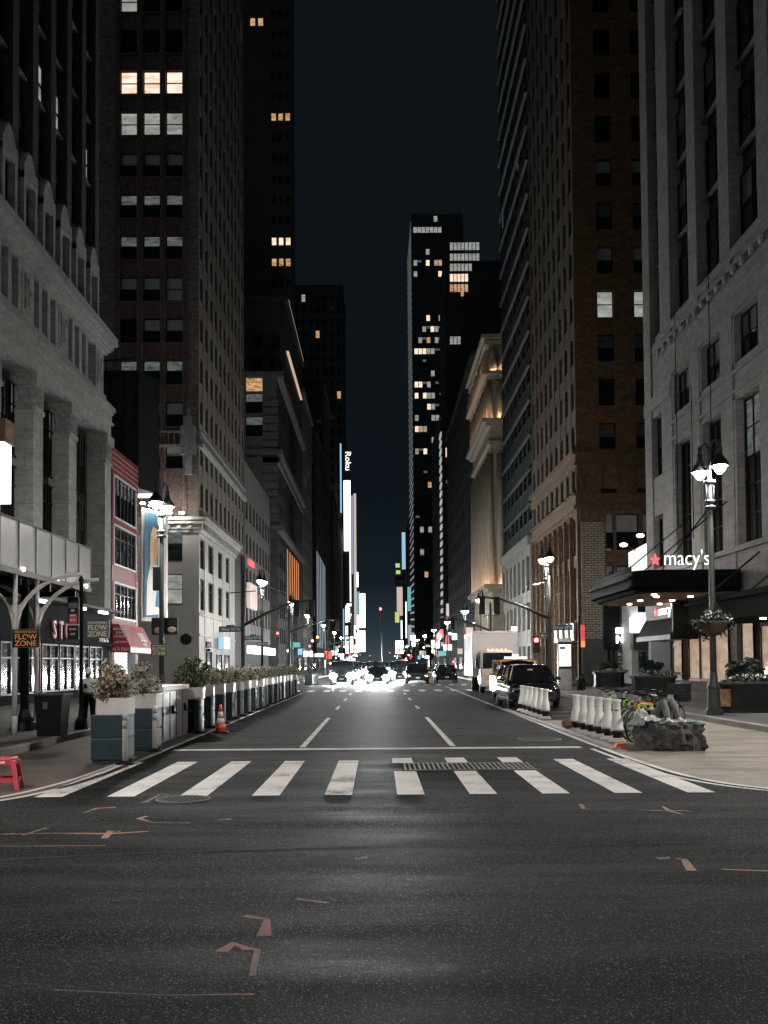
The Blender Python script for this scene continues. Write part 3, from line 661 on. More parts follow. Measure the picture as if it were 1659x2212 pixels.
aw = thing('awning', 'red canvas deli awning with white lettering on the red building', 'awning', (-15, 60, 2.4))
m = MB(); n0 = len(m.v)
m.prism([(-14.95, 2.45), (-13.95, 2.45), (-13.95, 2.8), (-14.6, 4.05), (-14.95, 4.05)], 57.5, 63.4); m.build('canopy', 'redawn', aw)
m = MB(); m.box(-13.955, -13.93, 57.5, 63.4, 2.45, 2.72); m.build('valance', 'offwhite', aw)
for s, z, sz in (('BREAKFAST', 3.72, .17), ('LUNCH', 3.52, .17), ('CATERING', 3.30, .18), ("AL'S DELI", 2.56, .24), ('cold drinks', 3.0, .17)): text(s, sz, 'txt_w', aw, (-14.48, 57.47, z), 'S', .008, .02, 'awning_lettering')
def sloped_text(s, size, parent, y, zc):
    o = text(s, size, 'txt_w', parent, (0, 0, 0), 'E', .01, .03, 'awning_lettering')
    t = (zc-2.8)/1.25; x = -13.95-.65*t
    o.rotation_euler = (Matrix.Rotation(rad(90), 3, 'Z') @ Matrix.Rotation(rad(62), 3, 'X')).to_euler()
    o.location = Vector((x+.03, y, zc))-parent_loc(parent)
sloped_text('DELI', .8, aw, 61.6, 3.15); sloped_text('MARKET', .28, aw, 61.4, 2.86)
# C. black rooftop sign box
bb = thing('rooftop_sign_box', 'big black unlit sign box standing above the red building', 'sign box', (-15.5, 66, 12.5))
m = MB(); m.pbox([(-18.0, 63.9), (-15.0, 63.9), (-14.2, 66.2), (-17.5, 66.8)], 12.9, 20.4); m.build('box', 'darker', bb)
m = MB()
for k in range(4): m.box(-17.6+k*.8, -17.5+k*.8, 63.85, 63.9, 12.9, 20.4)
for k in range(5): m.box(-18.0, -15.0, 63.8, 63.85, 13.2+k*1.7, 13.28+k*1.7)
m.tube([(-18, 63.7, 20.9), (-15.2, 63.7, 21.1)], .06); m.tube([(-17, 63.7, 20.3), (-17, 63.7, 21)], .04); m.build('frame', 'black', bb)
m = MB(); m.box(-15.9, -14.3, 65.5, 65.9, 12.6, 12.8); m.build('bottom_light_strip', 'sign_w', bb)
# D. portrait billboard
bd = thing('billboard', 'floodlit blue billboard with a blonde figure in white', 'billboard', (-16, 72, 3.5))
P0 = at(309, 1336, Y=69.5); P1 = at(345, 1356, Y=72.5); zt0 = at(308, 1100, Y=69.5).z
xa, ya, xb, yb = P0.x, 69.5, P1.x+.5, 72.0
def bq(m, u0, u1, z0, z1, off, mi=0):
    dx, dy = xb-xa, yb-ya; L = math.hypot(dx, dy); nx, ny = dy/L*off, -dx/L*off
    m.quad((xa+dx*u0+nx, ya+dy*u0+ny, z0), (xa+dx*u1+nx, ya+dy*u1+ny, z0), (xa+dx*u1+nx, ya+dy*u1+ny, z1), (xa+dx*u0+nx, ya+dy*u0+ny, z1), mi)
z0b, z1b = P0.z, zt0
m = MB(); m.pbox([(xa-.1, ya), (xb+.1, yb), (xb+.1, yb+.4), (xa-.1, ya+.4)], z0b-.15, z1b+.15); m.build('frame', 'offwhite', bd)
m = MB(); bq(m, .04, .97, z0b+.1, z1b-.1, .03); m.build('panel', M('poster_blue', (0.07, 0.17, 0.27), .5, var=.3), bd)
m = MB()
def blob(pts, off, mi):
    dx, dy = xb-xa, yb-ya; L = math.hypot(dx, dy); nx, ny = dy/L*off, -dx/L*off; n = len(m.v)
    for u, t in pts: m.v.append((xa+dx*u+nx, ya+dy*u+ny, z0b+(z1b-z0b)*t))
    m.face(tuple(range(n, n+len(pts))), mi)
blob([(.12, .03), (.75, .05), (.7, .3), (.62, .5), (.35, .55), (.15, .35)], .045, 0)
blob([(.35, .5), (.55, .5), (.62, .62), (.66, .7), (.6, .78), (.42, .78), (.34, .66)], .055, 1)
blob([(.3, .45), (.42, .48), (.42, .72), (.6, .77), (.58, .84), (.42, .86), (.3, .78), (.26, .6)], .065, 2)
blob([(.5, .12), (.85, .1), (.88, .35), (.6, .3)], .06, 3)
m.build('printed_figure', ['txt_w', 'skin2', M('poster_hair', (.60, .45, .25), .6), M('poster_denim', (.10, .22, .38), .6)], bd)
m = MB()
for u in (.15, .5, .85):
    m.tube([(xa+(xb-xa)*u, ya+(yb-ya)*u, z1b+.1), (xa+(xb-xa)*u, ya+(yb-ya)*u-1.1, z1b+.35)], .04, 6)
m.build('lamp_arm', 'black', bd)
m = MB()
for u in (.15, .5, .85): m.ell((xa+(xb-xa)*u, ya+(yb-ya)*u-1.1, z1b+.3), .18, .12, .07)
m.build('floodlight', E('board_flood', (1, .97, .9), 160), bd)
# E. brick tower with cream stone base
T = Bld('brick_tower', 'tall red brown brick tower with cream stone base and lit upper windows', (-22, 95, 0))
TY = 85.7
core(T, -34, -15.4, TY+.4, 115, 128, 'darkbrick')
Fs = south(-34.0, TY); Lx = 19.0
# windows columns measured from the photo
cx = [at(277, 600, Y=TY).x, at(327, 600, Y=TY).x, at(376, 600, Y=TY).x]
cols = [(c+34-.72, c+34+.72) for c in cx]
cols = [(cols[0][0]-4.6-1.98*k, cols[0][0]-4.6-1.98*k+1.44) for k in range(2)]+cols
zt = at(300, 640, Y=TY).z; pitch = (at(300, 266, Y=TY).z-at(300, 714, Y=TY).z)/5.0
z714 = at(300, 740, Y=TY).z
rows = [(z714+pitch*i, z714+pitch*i+2.1) for i in range(-3, 13)]
sts = {}
def tstate(a, z):
    i = round((z-z714)/pitch); c = min(range(3), key=lambda k: abs(a-cols[2:][k][0])) if a > 8 else -1
    tb = {6: 'warm', 5: 'cool', 4: 'blind', 3: 'dim', 2: 'dim', 1: 'blind', 0: 'blind', -1: 'dim', -2: 'blind', -3: 'blind', 8: 'dark', 7: 'dark'}
    if i == 1 and c == 2: return 'full'
    if i == 8 and c == 0: return 'cool'
    if i == 0 and c == 0: return 'dark'
    return tb.get(i, 'dark')
zb0 = 14.1
T.facade(Fs, Lx, zb0, 128, cols, rows, 'brick_wall', 'brick_red', .4, tstate, 'sash', span_mat='brick_carved')
m = MB()
for (r0, r1) in rows:
    m.fbox(Fs, cols[2][0]-.1, cols[4][1]+.1, -.05, .1, r0-.16, r0-.02)
for c in (cols[2][0]-.28, (cols[2][1]+cols[3][0])/2, (cols[3][1]+cols[4][0])/2, cols[4][1]+.25):
    m.fbox(Fs, c-.13, c+.13, .0, .14, zb0, 128)
m.build('mullion_trim', 'brick_carved', T.root)
# stone balcony course on the corner pier and along the street front
zc = at(410, 960, Y=TY).z; m = MB()
m.fbox(Fs, cols[2][0]-.5, Lx+.25, -.1, .25, zc-.25, zc+.0); m.fbox(Fs, cols[2][0]-.5, Lx+.2, -.1, .15, zc+1.0, zc+1.15)
for k in range(15): a = cols[2][0]-.4+k*.5; m.fbox(Fs, a, a+.1, 0, .12, zc, zc+1.0)
a = Lx-1.5; m.fbox(Fs, a, a+1.3, -.1, .4, zc-.9, zc+1.5); m.fbox(Fs, a+.3, a+1.0, -.1, .45, zc+1.5, zc+2.3); m.fbox(Fs, a+.5, a+.8, -.1, .35, zc+2.3, zc+3.0); m.fbox(Fs, a+.35, a+.95, 0, .38, zc-2.6, zc-.9)
Fe = left(TY)
m.fbox(Fe, 0, 29.3, 0, .35, zc-.25, zc+.1); m.fbox(Fe, 0, 29.3, 0, .2, zc+.9, zc+1.05)
for k in range(58): m.fbox(Fe, k*.5, k*.5+.12, .02, .15, zc+.1, zc+.9)
m.build('stone_balcony_course', 'limestone_d', T.root)
colsE = ev(29.3, 11, 1.3)
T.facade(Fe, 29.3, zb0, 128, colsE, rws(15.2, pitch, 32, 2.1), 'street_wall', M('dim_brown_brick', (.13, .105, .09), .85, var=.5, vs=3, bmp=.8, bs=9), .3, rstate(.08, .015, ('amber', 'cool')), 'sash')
# stone base
Fb = south(-34.0, TY-.35); m = MB(); H = 14.0
bx = [(15.4, 17.0)]
bcols = [(at(375, 1300, Y=TY).x+34-.95, at(375, 1300, Y=TY).x+34+.75)]
brow = [(at(375, 1305, Y=TY).z, at(375, 1240, Y=TY).z), (at(375, 1212, Y=TY).z, at(375, 1147, Y=TY).z)]
core(T, -34, -15.36, TY+.31, 108, 13.5, 'cream', 'base_core')
T.facade(south(-34, TY), 19.0, 0, H, bcols, brow, 'base_wall', 'cream', .3, lambda a, z: 'dim' if z > 7 else 'cool', 'sash')
T.facade(left(TY), 21.5, 0, H, [(.6, 2.9), (4.8, 7.6), (10.3, 13.0), (15.3, 17.7)], [(6.4, 9.1), (9.95, 12.5)], 'base_wall', 'cream', .3, rstate(.2, .1, ('dim',)), 'mull')
m = MB()
for z0, z1, o in ((12.9, 13.2, .18), (13.2, 13.6, .3), (13.6, 13.9, .6), (13.9, 14.15, .75)):
    m.box(-34, -15+o, TY-o, TY+21.5, z0, z1)
for z0 in (4.15, 5.9): m.box(-34, -14.9, TY-.1, TY+21.5, z0, z0+.16)
for k in range(14): m.box(-15.9-k*.9, -15.6-k*.9, TY-.45, TY-.3, 13.2, 13.6)
for k in range(20): m.box(-14.7, -14.5, TY+.5+k*1.05, TY+.8+k*1.05, 13.2, 13.6)
m.build('base_cornice', 'cream', T.root)
m = MB(); m.lathe([(.45, 0), (.5, .08), (.3, .1)], (-16.1, TY-.12, 3.9), 16, axis='y'); m.build('round_vent', 'black', T.root)
# shopfront in the base
T.add_win(left(TY), 3.4, .3, 2.6, 2.6, 'shopcool', 'thin', -.05); T.add_win(left(TY), 9, .3, 3, 2.4, 'shopmix', 'thin', -.05); T.add_win(left(TY), 14, .3, 3, 2.4, 'shopmix', 'thin', -.05)
text('BARBER', .7, 'signblack', T.root, (-14.9, 88.8, 3.25), 'E', .05, .05, 'shop_lettering', align='LEFT')
m = MB(); m.box(-14.95, -14.6, 89, 92, 2.9, 3.1); m.build('shop_canopy', 'black', T.root)
m = MB(); m.box(-14.75, -14.2, 94.5, 98, 3.2, 4.3); m.build('lit_shop_sign', 'sign_b', T.root)
m = MB()
for x in (-18.2, -17.2, -16.2): m.tube([(x, TY-.1, 14.2), (x, TY-1.3, 14.4)], .04, 6)
m.build('floodlight_arm', 'black', T.root)
m = MB()
for x in (-18.2, -17.2, -16.2): m.ell((x, TY-1.4, 14.36), .22, .2, .1)
fl = m.build('floodlight', E('flood', (1, .97, .9), 120), T.root)
T.finish()
# F. low building beyond the tower
Lw = Bld('low_shop_building', 'low dark shop building with red and white screens beyond the brick tower', (-20, 130, 0))
core(Lw, -34, -15.3, 115.6, 143, 25, 'dark'); Lw.facade(left(115.6), 27, 4.5, 25, ev(27, 8, 2.0), rws(6.5, 4, 4, 2.4), 'wall', 'greystone', .3, rstate(.2, .05))
m = MB(); m.box(-15, -14.6, 117, 124, 8.3, 11.2); m.build('screen', 'sign_p', Lw.root)
m = MB(); m.box(-15, -14.8, 118, 123, 13.4, 14.0); m.build('red_sign', 'sign_r', Lw.root)
m = MB(); m.box(-15, -14.2, 117, 142, 3.0, 3.9); m.build('shop_band', 'sign_w', Lw.root)
Lw.finish()
# G. quoined corner building
Q = Bld('quoined_building', 'dark older building with banded corner pilaster and one amber window', (-22, 165, 0))
QY = 152.8
zq = at(560, 806, Y=QY).z
core(Q, -36, -15.4, QY+.4, 205, zq-1, 'dark')
wx = at(549, 900, Y=QY).x+36; wz = [at(549, y, Y=QY).z for y in (845, 892, 942)]
Q.facade(south(-36, QY), 21, 0, zq, [(wx-5, wx-3), (wx-1.3, wx+1.3)], [(z_, z_+3.0) for z_ in sorted(wz)]+[], 'wall', 'greystone', .4, lambda a, z: 'amber' if (z > wz[0]-.5 and a > wx-2) else 'dim', 'sash')
m = MB(); a0 = at(568, 900, Y=QY).x+36
for k in range(int(zq/1.25)-4): m.fbox(south(-36, QY), a0, 21.2, .0, .35, 2+k*1.25, 2.95+k*1.25)
for z_, o in ((zq-.8, .9), (zq-12.5, .7), (zq-24, .7), (zq-13.7, .35)): m.fbox(south(-36, QY), 0, 21.3+o, 0, o, z_, z_+.8); m.box(-15, -15+o, QY-.35, 205, z_, z_+.8)
m.build('banded_pilaster', 'greystone', Q.root)
Q.facade(left(QY), 52, 0, zq, ev(52, 15, 1.8), rws(5, 3.9, 12, 2.3), 'street_wall', 'dark', .4, rstate(.1, .02))
Q.finish()
# H. street wall with stepped lit ledges and orange lit fins
def plain(name, label, x0, x1, y0, y1, h, mat='dark', side='L', ncol=8, pitch=3.8, pl=.03, z0=5, ww=1.6, south_win=True, lit=('cool', 'amber', 'dim', 'warm'), fin=True, pb=.1):
    b = Bld(name, label, ((x0+x1)/2, (y0+y1)/2, 0))
    n = int((h-z0-2)/pitch)
    fx = x1 if side == 'L' else x0
    a, c = (x0, x1-.35) if side == 'L' else (x0+.35, x1)
    core(b, a, c, y0+.35, y1, h-.4, 'dark')
    b.facade(left(y0, fx) if side == 'L' else right(y1, fx), y1-y0, 0, h, ev(y1-y0, ncol, ww), rws(z0, pitch, n, pitch*.6), 'wall', mat, .3, rstate(pb, pl, lit), 'sash')
    if south_win:
        b.facade(south(x0, y0), x1-x0, 0, h, ev(x1-x0, max(2, int((x1-x0)/3)), ww), rws(z0, pitch, n, pitch*.6), 'side_wall', mat, .3, rstate(pb, pl, lit), 'sash')
    m = MB(); m.box(x0-.0, x1+(.5 if side == 'L' else 0), y0-.5, y1, h-.8, h) if side == 'L' else m.box(x0-.5, x1, y0-.5, y1, h-.8, h)
    m.build('roof_cornice', mat, b.root)
    if fin: b.finish(60)
    return b
Hh = plain('fin_front_building', 'dark block with orange lit vertical fins low on its street front', -40, -15, 168, 205.5, 63, 'dark', 'L', 12, fin=False)
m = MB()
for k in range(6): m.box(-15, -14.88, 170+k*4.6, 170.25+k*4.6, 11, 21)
m.build('orange_lit_fin', 'glow_o', Hh.root)  # fins glow themselves; their uplighting is put into the emission
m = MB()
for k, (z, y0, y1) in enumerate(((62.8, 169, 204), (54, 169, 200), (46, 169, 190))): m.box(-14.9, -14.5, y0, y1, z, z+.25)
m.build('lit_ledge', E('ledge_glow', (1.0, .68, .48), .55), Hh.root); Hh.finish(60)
H2 = plain('ledged_building', 'dark stepped building with stone ledges on the left street wall', -40, -15, 206, 236, 58, 'greystone', 'L', 9)
H3 = plain('white_fin_building', 'dark block with thin cold white light strips beside the cross street', -42, -15, 252, 300, 60, 'dark', 'L', 12, fin=False)
m = MB()
for k in range(6): m.box(-15, -14.88, 254+k*7.5, 254.2+k*7.5, 6, 30)
m.build('cold_light_strip', E('cold_strip', (.62, .74, .85), .55), H3.root); H3.finish(60)
# set back tower behind the brick tower
Sb = Bld('set_back_tower', 'very tall dark tower set back behind the brick tower with few lit windows', (-24, 200, 0))
core(Sb, -48, -14.0-3, 190.4, 215, 165, 'dark')
lx = [at(x, 240, Y=190).x+48 for x in (591, 606, 621)]
cc = [(l-.43, l+.43) for l in lx]; c2 = [(at(x, 700, Y=190).x+48-1.0, at(x, 700, Y=190).x+48+1.0) for x in (554, 571)]
def sbs(a, z):
    i = round((z-1)/4.0)
    zz = {round((at(600, y, Y=190).z-1)/4.0): s_ for y, s_ in ((240, 'amber'), (530, 'warm'), (570, 'amber'))}
    if a > 20 and i in zz: return zz[i]
    if i in (round((at(600, 680, Y=190).z-1)/4.0), round((at(600, 715, Y=190).z-1)/4.0)): return 'blind2'
    return 'dark'
Sb.facade(south(-48, 190), 31, 0, 165, [(2, 3.4), (5, 6.4), (9, 10.4), (13, 14.4)]+c2[:0]+cc, [(1+4.0*i, 2.5+4.0*i) for i in range(10, 40)], 'wall', 'dark', .35, sbs, 'thin')
for x, y in ((546, 46), (563, 46)): p = at(x, y, Y=190); Sb.add_win(south(-48, 190), p.x+48-.5, p.z-1, 1.0, 1.6, 'amber', 'thin', -.08)
Sb.finish()
# I. further left blocks
plain('glass_corner_building', 'dark glass block with a lit top storey on the left beyond the ledges', -44, -15.5, 301, 345, 86, 'darker', 'L', 10, 4.2, .02)
i2 = plain('left_far_block', 'dark block below the blue edged sign on the left', -44, -15, 346, 448, 60, 'dark', 'L', 16, 4.2, .03)
plain('left_tower_far', 'slim dark tower with bright floor edges behind the tall white sign', -40, -14.8, 452, 500, 172, 'dark', 'L', 8, 5.5, .05)
plain('left_times_block', 'far dark block covered by screens on the left near the street end', -44, -15.5, 502, 640, 48, 'dark', 'L', 20, 4.5, .1)
# ------------------------------------------------------------ right side buildings
D = Bld('department_store', 'huge pale stone department store with tall piers and dark window bays', (22, 45, 0))
DY1, DY0 = 62.0, 26.0
core(D, 17.2, 50, DY0, DY1-.35, 80, 'dark')
F = right(DY1)      # a = DY1 - y
def ya(y): return DY1-y
slots = [(58.4, 60.5), (52.9, 56.3), (48.1, 51.5), (43.2, 46.7), (38.3, 41.8), (33.4, 36.9), (28.5, 32)]
cols = [(ya(b), ya(a)) for a, b in slots]
m = MB(); L = DY1-DY0; a = 0
for (c0, c1) in cols: m.fbox(F, a, c0, -.75, 0, 0, 80); a = c1
m.fbox(F, a, L, -.75, 0, 0, 80)
def spand(c, zs):
    for z0, z1 in zs: m.fbox(F, c[0], c[1], -.75, -.08, z0, z1)
spand(cols[0], ((0, 7.2), (10.3, 12.6), (16.2, 20.6)))
for c in cols[1:]: spand(c, ((4.4, 7.0), (13.7, 15.4), (17.6, 20.6)))
m.build('stone_piers', 'terracotta_w', D.root)
m = MB()
for z0, z1, o in ((17.7, 17.95, .12), (17.95, 19.0, .06), (19.0, 19.2, .22), (19.55, 19.75, .3), (20.3, 20.6, .16)): m.fbox(F, 3.2, L, 0, o, z0, z1)
for z0, z1, o in ((14.0, 14.15, .08), (14.9, 15.05, .08), (6.7, 6.95, .12), (4.5, 4.7, .15)): m.fbox(F, 5.5, L, 0, o, z0, z1)
m.fbox(F, 0, 5.5, 0, .05, 16.6, 17.4)
m.build('string_course', 'terracotta_w', D.root)
m = MB()
for k in range(28):
    y = ya(57.8)+k*1.12; p = F.pt(y, .3, 19.4); m.lathe([(.05, -.06), (.22, -.04), (.24, .06), (.1, .1)], (p[0], p[1], p[2]), 8, axis='x')
m.build('rosette', 'limestone_d', D.root)
m = MB()
for (c0, c1) in cols[1:]:
    for s_ in (c0+.02, c1-.3): m.fbox(F, s_, s_+.28, -.4, -.03, 7.0, 13.7); m.fbox(F, s_, s_+.28, -.4, -.03, 15.4, 17.6)
m.build('window_pilaster', 'terracotta_w', D.root)
D.add_win(F, cols[0][0]+.1, 7.3, cols[0][1]-cols[0][0]-.2, 2.9, 'dark', 'grid', .4); D.add_win(F, cols[0][0]+.1, 12.7, cols[0][1]-cols[0][0]-.2, 3.4, 'blind2', 'grid', .4)
for j, (c0, c1) in enumerate(cols[1:]):
    D.add_win(F, c0+.3, 7.05, c1-c0-.6, 6.6, 'dim' if j == 2 else 'dark', 'grid', .5); D.add_win(F, c0+.3, 15.45, c1-c0-.6, 2.1, 'blind2', 'grid', .4)
for j, (c0, c1) in enumerate(cols):
    w = (c1-c0)/2-.25
    for i in range(11):
        z = 21.2+i*4.1
        for k in range(2):
            if j == 0 and k == 1: continue
            st = 'blind2' if R.random() < .55 else 'dark'
            if (j, i, k) in ((3, 4, 0), (2, 3, 1), (3, 4, 1)): st = 'amber'
            D.add_win(F, c0+.15+k*(w+.2), z, w, 3.0, st, 'sash', .55)
# warm display windows at the pavement
ground = [(54.9, 56.6, .8, 3.0), (51.9, 53.7, .8, 3.0), (50.2, 51.8, .8, 3.0), (47.6, 49.6, .5, 3.6), (44.4, 45.9, .8, 4.2), (40.5, 43.6, .8, 3.2), (36, 39, .8, 3.2)]
for y0, y1, z0, z1 in ground: D.add_win(F, ya(y1), z0, y1-y0, z1-z0, 'shopwarm', 'thin', -.06)
m = MB()
for y0, y1, z0, z1 in ground: m.fbox(F, ya(y1), ya(y0), .02, .08, z0-.12, z0-.02); m.fbox(F, ya(y1), ya(y0), .02, .08, z1+.02, z1+.1)
m.build('red_sill', 'txt_r', D.root)
m = MB(); m.fbox(F, 1.0, 5.0, 0, .12, 0, 4.4); m.fbox(F, 5.0, L, -.3, .1, 0, .7); m.fbox(F, 5.0, L, -.3, .04, 3.6, 4.4)
m.build('granite_base', 'iron', D.root)
# hanging cables on the front
m = MB(); 
for (y, zt_, zb_) in ((54.6, 20.6, 9.0), (49.0, 20.6, 5), (52, 16, 8)):
    p = [F.pt(ya(y), .25, z) for z in (zt_, (zt_+zb_)/2+1, zb_)]; m.tube(p, .025, 5)
m.build('cable', 'black', D.root)
text('SALE', .3, 'txt_r', D.root, (16.40, 56.5, 2.5), 'W', .004, .02, 'window_lettering', 'LEFT')
D.finish()
# rounded marquee with lit letters
mq = thing('marquee', 'black ornate entrance canopy with glowing white letters on its edge', 'canopy', (14, 51, 4.9))
pts = [(16.4, 45.8)]
for k in range(7): t = rad(-90-90*k/6); pts.append((12.6+.95*math.cos(t), 46.75+.95*math.sin(t)))
pts += [(11.65, 54.5)]
for k in range(1, 7): t = rad(180-75*k/6); pts.append((13.9+2.25*math.cos(t), 54.5+2.6*math.sin(t)))
pts += [(16.4, 57.2)]
pts = pts[::-1]
m = MB(); m.pbox(pts, 5.05, 5.85)
def shr(q): return [(16.4+(x-16.4)*q if x < 16.3 else x, 51.5+(y-51.5)*(1-(1-q)*.6)) for x, y in pts]
m.pbox(shr(1.04), 5.5, 5.62); m.pbox(shr(.96), 4.86, 5.05); m.pbox(shr(1.03), 5.05, 5.14); m.build('canopy', 'matte', mq)
m = MB(); m.pbox(shr(.9), 4.80, 4.86); m.build('soffit', 'brown_stone', mq)
m = MB()
for x, y in ((13.2, 48), (14.8, 48), (13.2, 51), (14.8, 51), (13.4, 54), (15, 54), (12.7, 46.6)): m.lathe([(.12, 0), (.12, .05)], (x, y, 4.74), 10)
m.build('downlight', E('warm_downlight', (1, .62, .30), 30), mq)
m = MB()
for k in range(26):
    y = 46.8+k*.34
    if y < 55.4: m.lathe([(.13, -.03), (.18, 0), (.13, .03)], (11.68, y, 5.95), 8, axis='x')
m.build('scroll_cresting', 'matte', mq)
for x, y in ((12.3, 47.5), (12.3, 53.5), (13.8, 50.5)): m = MB(); m.tube([(x, y, 5.8), (16.45, y, 9.2)], .035, 6); m.build('tie_rod', 'black', mq)
def logo(parent, px, py, pz, size, facing, stretch=1.0):
    ax = 1 if facing == 'S' else -1
    t = text("macy's", size, 'sign_w', parent, (px, py, pz), facing, .03, -.018, 'lit_letters', 'LEFT', stretch)
    st = MB(); q = []
    for k in range(10):
        r_ = size*.30 if k % 2 == 0 else size*.12; an = rad(90+36*k); q.append((r_*math.cos(an)*stretch, r_*math.sin(an)))
    if facing == 'S': st.prism([(px-size*.36+a, pz+size*.24+b) for a, b in q], py-.04, py+.02)
    else: st.prism([(py+size*.36*stretch+a, pz+size*.24+b) for a, b in q], px-.04, px+.02, axis='x')
    st.build('lit_star', 'sign_r', parent)
pm = at(1433, 1222, Y=45.7); logo(mq, pm.x, 45.7, pm.z+.02, 1.0, 'S', .80)
# dark corner awning with small sign
wa = thing('awning', 'dark grey pleated awning over the store corner with small lit letters', 'awning', (16, 57.5, 2.8))
m = MB(); m.prism([(16.38, 2.85), (14.9, 2.85), (14.9, 3.1), (15.8, 4.7), (16.38, 4.7)][::-1], 51.8, 58.6); m.build('canopy', 'metal_d', wa)
m = MB()
for k in range(14):
    y = 51.9+k*.5; m.tube([(14.92, y, 3.1), (15.82, y, 4.7)], .03, 4)
m.build('pleat', 'metal_g', wa)
m = MB(); m.box(15.0, 16.3, 51.6, 51.78, 3.0, 4.9); m.build('sign_board', 'signblack', wa)
m = MB(); m.box(15.3, 15.6, 51.8, 58.0, 4.0, 4.9); m.build('sign_board', 'signblack', wa)
logo(wa, 15.27, 55.3, 4.2, .78, 'W', 1.5)
c2 = thing('canopy', 'long flat black canopy over the store windows at right', 'canopy', (15, 40, 3))
m = MB(); m.box(13.7, 16.38, 30, 44.8, 3.35, 4.35); m.box(13.55, 16.38, 29.9, 44.95, 4.1, 4.25); m.build('canopy_slab', 'matte', c2)
for y in (34, 38, 43.6): m = MB(); m.tube([(13.9, y, 4.3), (16.45, y, 6.4)], .045, 6); m.build('tie_rod', 'black', c2)
m = MB()
for y in (34, 38.5, 43): m.lathe([(.12, 0), (.12, .05)], (14.6, y, 3.28), 10)
m.build('downlight', E('warm_downlight2', (1, .6, .28), 25), c2)
# brown brick tower on the far corner
N = Bld('brown_brick_tower', 'tall brown brick tower with carved stone lower storeys across the side street', (28, 95, 0))
NY = 83.4
core(N, 16.95, 45, NY+.4, 107, 150, 'dark')
zA = at(1316, 1085, Y=NY).z; 
sx0 = at(1311, 850, Y=NY).x-16.5; sx1 = at(1391, 850, Y=NY).x-16.5
scol = [(sx0-.68, sx0+.68), (sx1-.68, sx1+.68), (sx1+2.3, sx1+3.7)]
pz = (at(1311, 562, Y=NY).z-at(1311, 1040, Y=NY).z)/5.0
zbase = at(1316, 1068, Y=NY).z
def ns(a, z):
    i = round((z-zbase)/pz)
    if i == 4: return 'full' if False else 'cool'
    if i == 5 or i == 7: return 'blind'
    if i in (0, 1, 3, 6): return 'blind2'
    return 'dark'
N.facade(south(16.5, NY), 28, 16.0, 150, scol, [(zbase+pz*i, zbase+pz*i+2.25) for i in range(0, 28) if zbase+pz*i > 15.9], 'brick_wall', 'brick_brown', .4, ns, 'sash')
ncol = ev(23.6, 9, 1.25)
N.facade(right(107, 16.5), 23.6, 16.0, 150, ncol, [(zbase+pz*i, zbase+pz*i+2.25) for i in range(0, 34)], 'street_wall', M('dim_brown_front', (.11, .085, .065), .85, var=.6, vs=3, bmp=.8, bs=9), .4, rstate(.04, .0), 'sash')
m = MB()
for z0, z1, o in ((14.3, 14.6, .3), (14.6, 15.4, .12), (15.4, 15.55, .35), (17.9, 18.1, .25), (18.1, 18.8, .1), (18.8, 19.2, .4)):
    m.box(16.5-o, 45, NY-o, 107, z0, z1)
for k in range(60): m.box(16.45, 16.6, NY+k*.4, NY+.16+k*.4, 18.82, 19.1); m.box(16.6+k*.4, 16.76+k*.4, NY-.46, NY-.4, 18.82, 19.1)
m.build('carved_course', 'brown_stone', N.root)
fs = south(16.5, NY)
for p0, p1, aa in ((.0, scol[0][0], (.5, 1.7)), (scol[0][1], scol[1][0], (scol[0][1]+.2, scol[1][0]-.5)), (scol[1][1], 12, (scol[1][1]+.2,))):
    m = MB(); m.fbox(fs, p0, p1, -.3, .12, 15.55, 17.9)
    for a in aa: m.fbox(fs, a, a+.3, .12, .22, 15.6, 17.8)
    m.build('stone_pier', 'brown_stone', N.root)
N.facade(fs, 28, 0, 14.3, [(2.35, 2.95), (3.2, 5.05), (5.4, 6.3)], [(.3, 3.4), (7.4, 9.6), (10.9, 13.9)], 'lower_wall', 'brown_stone', .4, lambda a, z: 'blind' if z > 10 else ('shopmix' if z < 3 else 'dark'), 'sash')
m = MB(); m.fbox(fs, .25, 2.2, .12, .3, 3.6, 13.2); m.build('cream_brick_pilaster', 'brick_cream', N.root)
m = MB(); m.fbox(fs, .15, 2.3, .1, .36, 13.2, 14.3); m.build('pilaster_capital', 'brown_stone', N.root)
m = MB(); m.fbox(fs, .2, 2.25, .1, .34, 0, 3.6); m.build('pilaster_base', 'greystone', N.root)
m = MB(); a0 = [(.9+i*2.6, .9+i*2.6+1.2) for i in range(9)]
N.facade(right(107, 16.5), 23.6, 0, 14.3, a0, [(.4, 3.4), (5.2, 9.6), (10.6, 13.6)], 'lower_street_wall', 'brown_stone', .5, lambda a, z: 'shopmix' if z < 2 else 'dark', 'mull')
m = MB()
for (p, q) in a0: m.fbox(right(107, 16.5), p-.5, p-.2, 0, .25, .2, 13.9)
m.build('street_pilaster', 'brown_stone', N.root)
m = MB()
for (p, q) in a0[5:]: m.fbox(right(107, 16.5), p-.1, q+.1, .1, .3, 3.5, 5.0)
m.build('metal_panel', 'steel', N.root)
N.finish()
